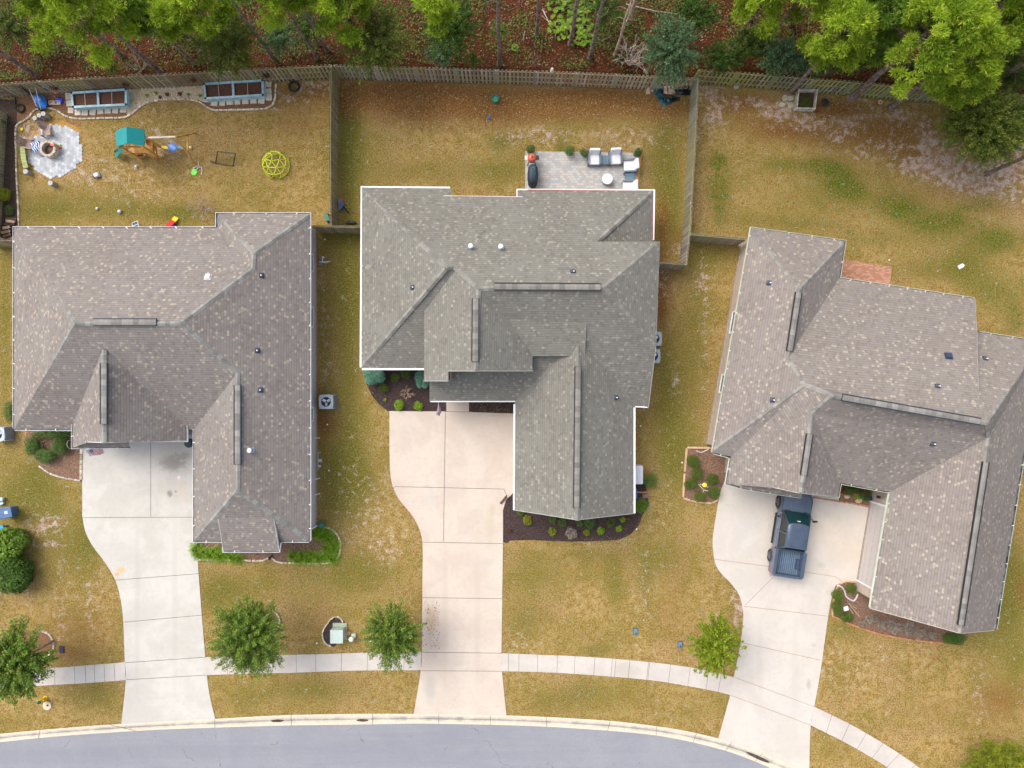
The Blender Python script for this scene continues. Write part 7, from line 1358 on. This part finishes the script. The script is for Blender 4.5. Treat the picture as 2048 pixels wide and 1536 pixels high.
for px, py, lb in ((1258, 1038, 'upper dead brown tuft in the black bed'), (1250, 1060, 'lower dead brown tuft in the black bed'), (1018, 1062, 'dry pale tuft near the cream driveway')): bush(lb, px, py, 7, LM_BRN, h=.25, name='dead_tuft', cat='plant', lobes=3, dens=260)
bush('tan dried spiky plant in the middle of the black bed', 1143, 1066, 13, LM_GRY, h=.5, name='dead_tuft', cat='plant', lobes=5, dens=260, leaf=.05, asp=.25)
for px, py, r, lb in ((1385, 922, 15, 'round shrub at the top of the six shrub bed'), (1393, 946, 13.5, 'second shrub down in the six shrub bed'), (1381, 967, 14, 'shrub at the timber edge of the six shrub bed'), (1424, 958, 13, 'shrub nearest the corner gutter in the six shrub bed'), (1426, 984, 14, 'shrub beside the driveway end of the six shrub bed'), (1399, 992, 13, 'lowest shrub of the six shrub bed')): bush(lb, px, py, r, LM_BOX, h=.8)
f = thing('garden_ornament', 'yellow disc with bleached driftwood sticks among the six shrubs', 'ornament', (0, 0, 0)); BASE[f.name] = W(1408, 970); s = MB(); s.lathe(W(1409, 970, .35), [(.15, 0), (.14, .03), (.05, .05)], 16); s.build('disc', mat('disc_yellow', (.60, .68, .02), .5), f); s = MB(); [s.path([W(*a), W(*b)], .025, .02, 5) for a, b in (((1396, 968, .3), (1408, 980, .35)), ((1400, 968, .35), (1417, 975, .4)), ((1408, 980, .35), (1416, 982, .4)), ((1408, 980, .35), (1405, 987, .3)))]; s.build('driftwood', mat('driftwood', (.66, .56, .45), .9), f)
def hose(name, label, pts, m, r=.045): s = MB(); s.path([W(a, b, .08) for a, b in smooth_poly(pts, 5)], r, r, 8); one(s, name, m, label, 'pipe', smooth=True)
hose('drain_pipe', 'grey flexible drain pipe in the six shrub bed', [(1417, 899), (1408, 903), (1402, 905), (1396, 903), (1392, 901)], mat('drain_grey', (.48, .44, .42), .7, .1)); hose('drain_pipe', 'white flexible drain pipe curling through the hedge bed by the garage', [(1674, 1171), (1683, 1174), (1689, 1182), (1692, 1192), (1700, 1199), (1709, 1201), (1716, 1188)], mat('drain_white', (.60, .56, .58), .7, .1), .05)
for px, py, rx, ry, lb in ((1676, 1190, 11, 15, 'upper section of the hedge strip beside the truck driveway'), (1673, 1215, 11, 17, 'lower section of the hedge strip beside the truck driveway'), (1702, 1176, 12, 11, 'round hedge inside the curl of white pipe'), (1694, 1234, 13, 12, 'dark shrub below the white lawn sign'), (1908, 1277, 28, 13, 'dark shrub at the peak of the front gable')): bush(lb, px, py, rx, LM_BOX if px < 1900 else LM_DRK, ry=ry, h=.6, dens=600)
f = thing('lawn_sign', 'small white lawn sign board among the hedge strip', 'sign', (0, 0, 0)); BASE[f.name] = W(1692, 1218); s = MB(); s.box(W(1692, 1217, .5), (.28, .26, .04), rz=.3); s.build('board', WHT, f); s = MB(); s.path([W(1690, 1220, .0), W(1692, 1217, .5)], .015, .015, 5); s.path([W(1686, 1219, .4), W(1690, 1220, .45)], .02, .02, 5); s.build('stake', WHT, f)
for a, b, lb in (((1697, 1207), (1713, 1217), 'upper tan stick lying by the lawn sign'), ((1700, 1211), (1719, 1233), 'longest tan stick lying by the lawn sign'), ((1697, 1214), (1706, 1227), 'short tan stick touching the lawn sign')): s = MB(); s.path([W(*a, .3), W(*b, .06)], .018, .022, 6); one(s, 'garden_stick', mat('stick_tan', (.6, .45, .3), .9), lb, 'stick')
dg = 'dry ornamental grass tufts under the front gable'
for i, (x, y) in enumerate([(1728, 1248), (1740, 1240), (1752, 1238), (1762, 1247), (1772, 1252), (1784, 1246), (1796, 1252), (1808, 1256), (1820, 1252), (1818, 1264), (1832, 1262), (1845, 1266), (1856, 1270), (1868, 1272), (1790, 1262), (1838, 1274)]):
    bush('dry grey ornamental grass tuft in the row under the front gable', x, y, 10, LM_GRY, h=.35, name='dry_grass_tuft', cat='plant', group=dg, dens=240, leaf=.07, asp=.12, lobes=3)
LM_RED = leafmat('red_flowers', (.38, .01, .06), (.62, .03, .16), (.5, .05, .02), .2)
bush('dark green bush tucked under the corner gutter behind the red flowers', 1703, 980, 22, LM_DRK, ry=11, h=.6); bush('dark green bush at the end of the flower bed', 1728, 990, 12, LM_DRK, ry=13, h=.6)
for px, py, lb in ((1686, 984, 'red flowers at the porch side of the flower bed'), (1713, 986, 'red flowers in the middle of the flower bed'), (1729, 985, 'red flowers at the far end of the flower bed')): bush(lb, px, py, 6, LM_RED, h=.5, name='flower_clump', cat='flowers', ry=3.5, lobes=4, dens=500)
for px, py, r, lb in ((1683, 990, 5, 'smaller lime plant in the flower bed'), (1717, 993, 8, 'larger lime plant in the flower bed')): bush(lb, px, py, r, LM_LIME, h=.3, lobes=4)
for px, py, a, lb in ((1694, 993, .2, 'pinkish boulder by the smaller lime plant'), (1717, 1002, .22, 'pinkish boulder in front of the larger lime plant'), (1725, 997, .14, 'pale boulder beside the blue pot')): s = MB(); s.ball(W(px, py, .06), (a, a * .75, .12), 9); one(s, 'boulder', mat('boulder_' + str(px), (.55, .40, .30) if a > .15 else (.5, .45, .33), .95, .2, 5), lb, 'rock')
s = MB(); s.lathe(W(1735, 995), [(.12, 0), (.17, .3), (.15, .31)], 14); one(s, 'plant_pot', mat('pot_navy', (.02, .04, .08), .5), 'dark blue pot at the end of the flower bed', 'pot')
# utilities by the street
f = thing('utility_cabinet', 'large pale green utility cabinet in the stone ringed bed', 'utility cabinet', (0, 0, 0)); GCB = mat('cabinet_green', (.36, .47, .41), .55, .1, 3, c2=(.46, .55, .50)); c = W(680, 1262); BASE[f.name] = c; s = MB(); s.box(c + Vector((0, .02, .05)), (.86, 1.0, .10)); s.build('pad', mat('pad_green', (.36, .42, .30), .9, .1), f); s = MB(); s.box(c + Vector((-.02, -.06, .42)), (.74, .78, .66)); s.build('body', GCB, f, bevel=.015); s = MB(); s.box(c + Vector((-.02, -.08, .775)), (.78, .82, .05)); s.box(c + Vector((-.02, -.08, .802)), (.70, .012, .006)); s.build('lid', mat('cabinet_lid', (.50, .60, .56), .5, .06), f, bevel=.01)
s = MB(); s.box(c + Vector((.42, -.02, .04)), (.04, 1.04, .09)); one(s, 'pad_strip', mat('strip_yellow', (.55, .55, .32), .8), 'pale yellow strip along the utility cabinet base', 'strip')
f = thing('cable_pedestal', 'white domed cable pedestal beside the utility cabinet', 'pedestal', (0, 0, 0)); c = W(706, 1273); BASE[f.name] = c; s = MB(); s.lathe(c, [(.13, 0), (.13, .02)], 14); s.path([c, c + Vector((0, 0, .5))], .10, .10, 12); s.lathe(c + Vector((0, 0, .5)), [(.14, -.08), (.15, .05), (.11, .1), (.03, .12)], 16); s.build('body', mat('ped_white', (.66, .74, .74), .4, .05), f, smooth=True); s = MB(); s.box(c + Vector((.07, .12, .1)), (.26, .22, .18)); s.build('base_box', mat('ped_grey', (.5, .56, .52), .6), f)
s = MB(); s.lathe(W(697, 1266), [(.12, 0), (.13, .03)], 9); one(s, 'clay_disc', mat('clay_orange', (.62, .30, .17), .9), 'round orange clay patch between the cabinet and pedestal', 'disc')
for px, py, lb, mm in ((634, 1286, 'tiny white cap in the grass left of the utility cabinet', WHT), (741, 1282, 'tiny white cap half under the street tree', WHT), (655, 849, 'tiny pale cap in the side yard below the air conditioner', WHT), (1364, 925, 'tiny white cap at the timber edging', WHT), (1281, 852, 'tiny pale cap beside the garage wall', WHT), (1273, 1058, 'tiny pale cap at the end of the black bed', WHT), (658, 941, 'tiny pale cap near the gas meter', WHT), (650, 479, 'tiny pale ring in the grass near the trike', WHT), (1778, 520, 'tiny pale cap beside the brick patio', WHT)):
    s = MB(); s.lathe(W(px, py), [(.05, 0), (.05, .05), (.03, .06)], 10); one(s, 'sprinkler_cap', mm, lb, 'sprinkler', 'sprinkler caps in the lawns')
def mbox(label, px, py, m1, grp='meter boxes in the front lawns', deg=0):
    f = L_('meter_box', label, 'meter box', px, py, deg, grp); s = MB(); s.box((0, 0, .02), (.30, .42, .05)); s.build('rim', mat('box_rim', (.03, .04, .07), .7), f); s = MB(); s.box((0, 0, .045), (.25, .37, .02)); s.build('lid', m1, f, bevel=.005); s = MB(); s.lathe((.02, -.1, .055), [(.05, 0), (.045, .006)], 10); s.build('hatch', BLK, f)
LB_ = mat('lid_blue', (.12, .21, .31), .5, .08, 4); mbox('light blue meter box lid in the middle front lawn', 1271, 1263, LB_); mbox('blue meter box lid with a dark rim beside the sparse street tree', 1360, 1289, LB_); mbox('dark navy meter box lid near the stone ringed tree', 124, 1299, mat('lid_navy', (.03, .035, .08), .5, .1))
f = thing('fire_hydrant', 'yellow fire hydrant with a green cap beside its round concrete collar', 'fire hydrant', (0, 0, 0)); c = W(91, 1396); BASE[f.name] = c; HY = mat('hydrant_yellow', (.72, .45, .01), .45, .06); s = MB(); s.lathe(c, [(.16, 0), (.16, .05), (.10, .06), (.10, .5), (.13, .52), (.13, .56), (.10, .6), (.06, .70), (.03, .73)], 14); s.build('body', HY, f, smooth=True)
for v in ((.2, 0, 0), (-.2, 0, 0), (0, -.22, 0)): s = MB(); s.tube(c + Vector((0, 0, .42)), c + Vector((v[0], v[1], .42)), .06, .07, 10); s.build('outlet', HY, f)
s = MB(); s.lathe(c + Vector((0, 0, .6)), [(.12, 0), (.11, .08), (.05, .14), (.02, .18)], 12); s.build('cap', mat('hydrant_green', (.01, .15, .14), .4), f)
s = MB(); s.lathe(W(95, 1411), [(.27, .0), (.27, .05), (.25, .06)], 24); s.lathe(W(95, 1411, .06), [(.07, 0), (.065, .01)], 12, m=1); one(s, 'valve_collar', [mat('collar_concrete', (.62, .54, .42), .9, .08, 4), mat('valve_dark', (.06, .05, .05), .8)], 'round concrete collar with a dark valve beside the hydrant', 'valve cover')
# things beside the garage of the middle house
s = MB(); s.box(W(1269, 948, .5), (.9, 1.15, 1.0)); o = one(s, 'storage_cabinet', mat('cabinet_white', (.74, .76, .82), .35, .04, 3), 'white rounded storage cabinet against the garage wall', 'cabinet', bevel=.07)
f = thing('recycling_bin', 'blue bin half hidden under the garage eave', 'bin', (0, 0, 0)); BASE[f.name] = W(1266, 986); s = MB(); s.box(W(1264, 986, .45), (.5, .56, .9)); s.build('body', BLD, f, bevel=.03); s = MB(); s.box(W(1264, 986, .93), (.56, .6, .06)); s.build('lid', mat('lid_bin_blue', (.05, .12, .35), .4), f, bevel=.02)
s = MB(); s.box(W(1291, 992, .03), (.38, .26, .05), rz=.05); one(s, 'slate_slab', mat('slate_purple', (.24, .16, .16), .9, .15), 'dull purple slab beside the bright garage corner shrub', 'slab')
s = MB(); s.path([W(1272, 984, .05), W(1285, 985, .06), W(1299, 984, .05)], .05, .04, 6); one(s, 'terracotta_tile', mat('terracotta', (.5, .24, .10), .9, .2), 'orange edging strip between the bin and the round shrub', 'tile')
# neighbour's bins at the photo edge
f = thing('wheeled_bin', 'dark blue wheeled bin at the photo edge above the leafy shrub', 'bin', (0, 0, 0)); BASE[f.name] = W(10, 1026); s = MB(); s.box(W(14, 1025, .5), (.62, .58, 1.0), rz=R(10), tp=1.12); s.build('body', BLD, f, bevel=.03); s = MB(); s.box(W(12, 1025, 1.03), (.7, .66, .07), rz=R(10)); s.build('lid', mat('bin_lid', (.07, .14, .30), .45), f, bevel=.02); s = MB(); s.box(W(12, 1025, 1.08), (.2, .18, .02), rz=R(10)); s.build('label_patch', mat('patch_pale', (.5, .58, .7), .6), f)
s = MB(); s.box(W(2, 998, .2), (.3, .2, .2)); s.box(W(2, 1007, .15), (.34, .14, .14), rz=.3); one(s, 'pale_box', mat('box_paleblue', (.45, .6, .68), .5), 'pale blue boxes at the photo edge above the wheeled bin', 'box'); s = MB(); s.box(W(2, 1056, .25), (.5, .3, .3), rz=.1); one(s, 'cyan_tub', mat('tub_cyan', (.02, .35, .6), .4), 'bright cyan tub at the photo edge under the leafy shrub', 'tub')
# furniture seen under the porch eave
f = thing('porch_lantern', 'small black lantern fixture on the stone corner by the flower bed', 'lamp', (0, 0, 0)); BASE[f.name] = W(1757, 994); s = MB(); s.box(W(1757, 994, 1.6), (.14, .14, .24)); s.build('body', BLK, f)
# ---------------------------------------------------------------- pickup truck
def loft(s, rings, m=0, r=.5, close=True, cap0=False, cap1=False):
    n = len(rings[0]); vs = [p for q in rings for p in q]; fs = []
    for j in range(len(rings) - 1):
        for i in range(n if close else n - 1): fs.append((j * n + i, j * n + (i + 1) % n, (j + 1) * n + (i + 1) % n, (j + 1) * n + i))
    if cap0: fs.append(tuple(range(n - 1, -1, -1)))
    if cap1: fs.append(tuple(range((len(rings) - 1) * n, len(rings) * n)))
    s.mesh(vs, fs, m, r)
def truck():
    fx, fy = W(1557, 1005, .38).x, 0
    fA = Vector((17.42, -7.42, 0)); rA = Vector((16.90, -10.75, 0)); d = (fA - rA).normalized(); deg = math.degrees(math.atan2(d.y, d.x))
    f = thing('pickup_truck', 'blue-grey double cab pickup truck parked on the light driveway', 'pickup truck', tuple((fA + rA) / 2), R(deg))
    m, t, b = newmat('truck_paint'); co = objco(t); n1 = noise(t, co, 2.5, 3)
    t.links.new(mixc(t, remap(t, n1, .3, .7), (.06, .09, .14), (.078, .112, .17)), b.inputs['Base Color']); b.inputs['Roughness'].default_value = .3; b.inputs['Metallic'].default_value = .25
    b.inputs['Coat Weight'].default_value = 1.0; b.inputs['Coat Roughness'].default_value = .15; PT = m
    DK = mat('trim_black', (.02, .022, .026), .5, .15); GL = mat('windscreen_glass', (.008, .04, .045), .06, .1); CH = mat('chrome', (.55, .57, .6), .2, .05, metal=.9)
    def outline(z, w, xf, xr, rf=.35, rr=.12, nose=.12):
        """closed plan outline: half width w, nose at xf (curved), tail at xr"""
        pts = []
        for k in range(7): a = -math.pi / 2 + math.pi * k / 6; pts.append((xf - rf + math.cos(a) * rf - nose * (math.sin(a) ** 2), (w - .0) * math.sin(a) if abs(math.sin(a)) > .99 else w * math.sin(a) ** 1 * (1.0 if abs(math.sin(a)) < .6 else 1.0)))
        pts.append((xf - rf - .5, w)); pts.append((xr + rr, w)); pts.append((xr, w - rr)); pts.append((xr, -w + rr)); pts.append((xr + rr, -w)); pts.append((xf - rf - .5, -w))
        return [Vector((x, y, z)) for x, y in pts]
    # front body: hood, wings, doors up to the belt line
    s = MB(); loft(s, [outline(.42, .90, 2.55, -1.05), outline(.62, .945, 2.62, -1.05), outline(.90, .95, 2.60, -1.05), outline(1.04, .90, 2.50, -1.05)], cap0=True)
    # bonnet
    hx = [(2.50, .78, 1.02), (2.2, .84, 1.07), (1.6, .86, 1.12), (1.32, .88, 1.14)]; rows = []
    for x, w, z in hx: rows.append([Vector((x - .10 * (abs(u) ** 2) * (x > 2), w * u, z - .04 * abs(u) ** 3 + (.018 if abs(u) < .45 else 0))) for u in (-1, -.8, -.46, -.44, -.2, 0, .2, .44, .46, .8, 1)])
    loft(s, rows, close=False)
    loft(s, [[Vector((2.5 - .10 * u * u, .78 * u, 1.02 - .04 * abs(u) ** 3)) for u in (-1, -.5, 0, .5, 1)], [Vector((2.52 - .1 * u * u, .88 * u, .95)) for u in (-1, -.5, 0, .5, 1)]][::-1], close=False)
    for sg in (-1, 1): loft(s, [[Vector((x, sg * w, z - .04)), Vector((x, sg * .93, z - .14))] for x, w, z in hx][::sg], close=False)
    s.box((.14, 0, 1.03), (2.38, 1.76, .05)); s.build('body', PT, f, smooth=True)
    # cab
    bz, tz = 1.08, 1.70; cb = [(1.10, .84), (-1.02, .84)]; ct = [(.42, .63), (-.86, .63)]
    def ringc(z, xf, xr, w, bow): return [Vector((xf - bow * (u * u), w * u, z)) for u in (-1, -.6, -.2, .2, .6, 1)] + [Vector((xr, w * u, z)) for u in (1, .33, -.33, -1)]
    s = MB(); rr_ = [ringc(1.68, .70, -.84, .645, .10), ringc(1.735, .60, -.78, .58, .09), ringc(1.76, .40, -.62, .40, .06)]; loft(s, rr_, cap1=True)
    for i in range(4): y = -.36 + i * .24; s.box((-.10, y, 1.762), (.98, .03, .018))
    rf = s.build('roof', PT, f, smooth=True)
    s = MB()      # pillars
    A_f = lambda y: (Vector((1.28, y, 1.10)), Vector((.62, y * .76, 1.69)))
    for y in (-.84, .84): s = MB(); a, b_ = A_f(y); s.bar(a, b_, .06, .05); s.bar(Vector((.02, y, 1.08)), Vector((-.02, y * .775, 1.69)), .07, .04); s.bar(Vector((-1.0, y, 1.08)), Vector((-.82, y * .765, 1.70)), .12, .05); s.bar(Vector((.62, y * .765, 1.695)), Vector((-.82, y * .765, 1.695)), .05, .05); s.build('side_frame', PT, f)
    s = MB(); bt = ringc(1.10, 1.38, 0, .82, .13)[:6]; tp_ = ringc(1.685, .705, 0, .63, .10)[:6]; loft(s, [bt, tp_], close=False); g = s.build('windscreen', GL, f, smooth=True)
    s = MB(); s.box((1.30, 0, 1.13), (.12, 1.5, .02)); s.build('cowl', DK, f); s = MB(); s.path([Vector((1.34, .1, 1.15)), Vector((1.18, .62, 1.22))], .012, .01, 5); s.path([Vector((1.34, -.55, 1.15)), Vector((1.18, .0, 1.24))], .012, .01, 5); s.build('wiper', BLK, g); s = MB(); s.box((.82, 0, 1.60), (.05, .2, .05)); s.build('mirror', mat('mirror_pale', (.6, .62, .6)), g)
    for y in (-1, 1):
        for x0, x1, t0, t1 in ((1.20, .10, .60, .07), (.02, -.92, -.01, -.76)):
            s = MB(); s.face([Vector((x0, y * .845, 1.10)), Vector((x1, y * .845, 1.10)), Vector((t1, y * .655, 1.67)), Vector((t0, y * .655, 1.67))][::y]); s.build('side_window', mat('glass_brown', (.035, .033, .032), .15, .1), f)
    s = MB(); s.face([Vector((-1.02, -.72, 1.12)), Vector((-1.02, .72, 1.12)), Vector((-.85, .58, 1.66)), Vector((-.85, -.58, 1.66))][::-1]); s.build('rear_window', GL, f)
    # doors: slightly proud panels
    for y in (-1, 1):
        for x0, x1 in ((1.16, .07), (0.04, -.98)):
            s = MB(); s.box(((x0 + x1) / 2, y * .945, .78), (x0 - x1, .03, .52)); s.box(((x0 + x1) / 2, y * .90, 1.06), (x0 - x1, .10, .05), M=Matrix.Rotation(R(-20 * y), 3, 'X')); dr = s.build('door', PT, f, bevel=.01); s = MB(); s.box((x1 + .12, y * .97, .92), (.16, .03, .03)); s.build('handle', CH, dr)
        s = MB(); s.box((.05, y * .96, .46), (1.9, .14, .05)); s.build('side_step', DK, f)
    # bed
    s = MB(); XR, XF = -2.62, -1.10; W_ = .93
    for y in (-1, 1): s.box(((XR + XF) / 2, y * (W_ - .0), .86), (XF - XR, .05, .72)); s.box(((XR + XF) / 2, y * .78, .86), (XF - XR, .03, .66)); s.box(((XR + XF) / 2, y * .86, 1.22), (XF - XR + .02, .20, .05))
    s.box((XF + .03, 0, .98), (.05, 1.7, .52)); s.build('bed_side', PT, f, bevel=.012)
    s = MB(); s.box(((XR + XF) / 2, 0, .66), (XF - XR, 1.6, .05)); s.build('bed_floor', mat('bed_navy', (.04, .065, .12), .5, .12), f); s = MB(); [s.box(((XR + XF) / 2, -.72 + i * .12, .70), (XF - XR - .06, .075, .04)) for i in range(13)]; s.build('bed_ribs', mat('bed_bluegrey', (.13, .19, .27), .4, .12, 3), f)
    s = MB()
    for y in (-1, 1): s = MB(); s.box((-1.9, y * .66, .75), (.62, .18, .22)); s.build('wheel_arch', mat('bed_navy', (.04, .065, .12), .5, .12), f)
    s = MB(); s.box((XR - .03, 0, .92), (.07, 1.72, .58)); s.box((XR - .03, 0, 1.22), (.12, 1.76, .06)); s.build('tailgate', PT, f, bevel=.02); s = MB(); s.box((XR - .16, 0, .52), (.2, 1.7, .18)); s.build('rear_bumper', CH, f, bevel=.03)
    s = MB(); s.box((2.60, 0, .52), (.22, 1.6, .24)); s.build('front_bumper', DK, f, bevel=.05); s = MB(); s.box((2.60, 0, .82), (.06, 1.0, .26)); s.build('grille', DK, f)
    for y in (-1, 1):
        s = MB(); s.box((XR + .03, y * .935, .95), (.13, .07, .36)); s.build('taillight', mat('lamp_red', (.6, .02, .02), .25), f, bevel=.02); s = MB(); s.box((2.42, y * .80, .88), (.26, .22, .16)); s.build('headlight', mat('lamp_clear', (.6, .62, .65), .15), f, bevel=.03)
        s = MB(); s.bar(Vector((1.04, y * .92, 1.16)), Vector((.94, y * 1.02, 1.2)), .05, .05); s.box((.90, y * 1.13, 1.22), (.10, .26, .2), rz=y * -.2); s.build('mirror', DK, f, bevel=.02)
        for x in (1.68, -1.68):
            s = MB(); rng_ = [(.30, .0), (.385, .02), (.395, .1), (.395, .17), (.385, .24), (.30, .26)]; vs = []
            q = Matrix.Rotation(R(90), 3, 'X'); k = 26
            for rr2, yy in rng_:
                for i in range(k): a = 6.283 * i / k; vs.append(Vector((x + math.cos(a) * rr2, y * (.77 + yy * .82), .395 + math.sin(a) * rr2)))
            fs = [(j * k + i, j * k + (i + 1) % k, (j + 1) * k + (i + 1) % k, (j + 1) * k + i) for j in range(5) for i in range(k)]; fs = fs if y < 0 else [g_[::-1] for g_ in fs]; s.mesh(vs, fs); wh = s.build('wheel', mat('tyre_black', (.025, .025, .028), .85, .2), f, smooth=True)
            s = MB(); yo = y * .955; s.tube((x, y * .80, .395), (x, yo, .395), .285, .275, 24); rim = s.build('rim', mat('rim_dark', (.09, .09, .10), .4, .1, metal=.5), wh); s = MB()
            for i in range(6): a = i * 1.047; s.bar(Vector((x + math.cos(a) * .05, yo + y * .012, .395 + math.sin(a) * .05)), Vector((x + math.cos(a) * .27, yo + y * .005, .395 + math.sin(a) * .27)), .05, .02)
            s.tube((x, yo, .395), (x, yo + y * .03, .395), .06, n=10); s.build('spokes', mat('spoke_grey', (.22, .22, .24), .4, metal=.5), wh)
    for x in (1.68, -1.68):
        for y in (-1, 1): s = MB(); [s.bar(Vector((x + math.cos(a0) * .44, y * .955, .40 + math.sin(a0) * .44)), Vector((x + math.cos(a1) * .44, y * .955, .40 + math.sin(a1) * .44)), .05, .05) for a0, a1 in ((i * .349, (i + 1) * .349) for i in range(9))]; s.build('wheel_flare', DK if x > 0 else PT, f)
truck()
# lawn blades, uncountable
def lawn(n):
    X = rng.uniform(-33, 33, n * 2); Y = rng.uniform(-22, 20, n * 2)
    reg = px2(FENCE_TOP + FENCE_MID + FENCE_RGT + [(2180, 1700), (1900, 1700), (1700, 1585), (1545, 1508), (1436, 1472), (1300, 1446), (1012, 1426), (700, 1423), (430, 1433), (0, 1463), (-90, 1470)]); ok = inpoly(X, Y, reg)
    for q in (D1, D2, D3, [(1045, 300), (1285, 303), (1275, 395), (1045, 395)], [(54, 247), (168, 247), (168, 357), (54, 357)], [(726, 700), (727, 745), (757, 808), (775, 822), (895, 826), (895, 700)], [(1034, 975), (1005, 1018), (1005, 1084), (1014, 1086), (1262, 1068), (1290, 1010), (1290, 960)], [(55, 850), (52, 880), (60, 906), (110, 950), (163, 960), (164, 850)], [(388, 1070), (395, 1119), (660, 1126), (680, 1104), (668, 1062), (600, 1070)], [(1373, 895), (1366, 996), (1402, 1006), (1435, 1002), (1480, 960), (1480, 880)], [(1690, 1162), (1662, 1232), (1720, 1256), (1890, 1287), (1940, 1240), (1745, 1170)], [(1680, 518), (1785, 530), (1780, 580), (1678, 570)], [(-40, 196), (34, 200), (38, 455), (-40, 484)], [(34, 188), (34, 250), (54, 242), (80, 218), (105, 217), (142, 236), (250, 236), (292, 208), (396, 203), (428, 219), (545, 215), (552, 160), (160, 172)], [(655, 1240), (645, 1285), (690, 1290), (695, 1240)],
              [(-110, 1354), (130, 1334), (250, 1324), (252, 1360), (85, 1371), (-110, 1392)], [(411, 1314), (640, 1308), (843, 1304), (842, 1340), (500, 1347), (413, 1350)], [(1003, 1306), (1225, 1317), (1335, 1328), (1467, 1354), (1461, 1390), (1330, 1364), (1225, 1353), (1003, 1342)], [(1628, 1413), (1780, 1495), (1990, 1650), (1940, 1665), (1777, 1536), (1621, 1450)]):
        ok &= ~inpoly(X, Y, px2(q))
    X, Y = X[ok][:n], Y[ok][:n]; n = len(X); L = .045 * (.5 + rng.random(n)); a = rng.random(n) * 6.283; el = rng.uniform(.1, .7, n); D = np.stack([np.cos(a) * np.cos(el), np.sin(a) * np.cos(el), np.sin(el)], 1)
    C = np.stack([X, Y, L * np.sin(el) * .8], 1); N = unit(n) * .4 + np.array([0, 0, 1]); N /= np.linalg.norm(N, axis=1)[:, None]
    rn = np.clip(.5 + .3 * np.sin(X * .9) * np.cos(Y * 1.1) + rng.normal(size=n) * .3, 0, 1); tag(leaf_obj('lawn_grass', cards(C, N, D, L, L * .22), rn, LM_LWN, None), kind='stuff')
lawn(230000)
# ---------------------------------------------------------------- put every thing's empty at its own base
def rebase(o, loc):
    loc = Vector(loc); loc.z = 0 if loc.z < 0 else loc.z; o.location = loc
    for ch in o.children: ch.location = ch.location - loc
for nme, loc in BASE.items():
    if nme in bpy.data.objects: rebase(bpy.data.objects[nme], loc)
bpy.context.view_layer.update()
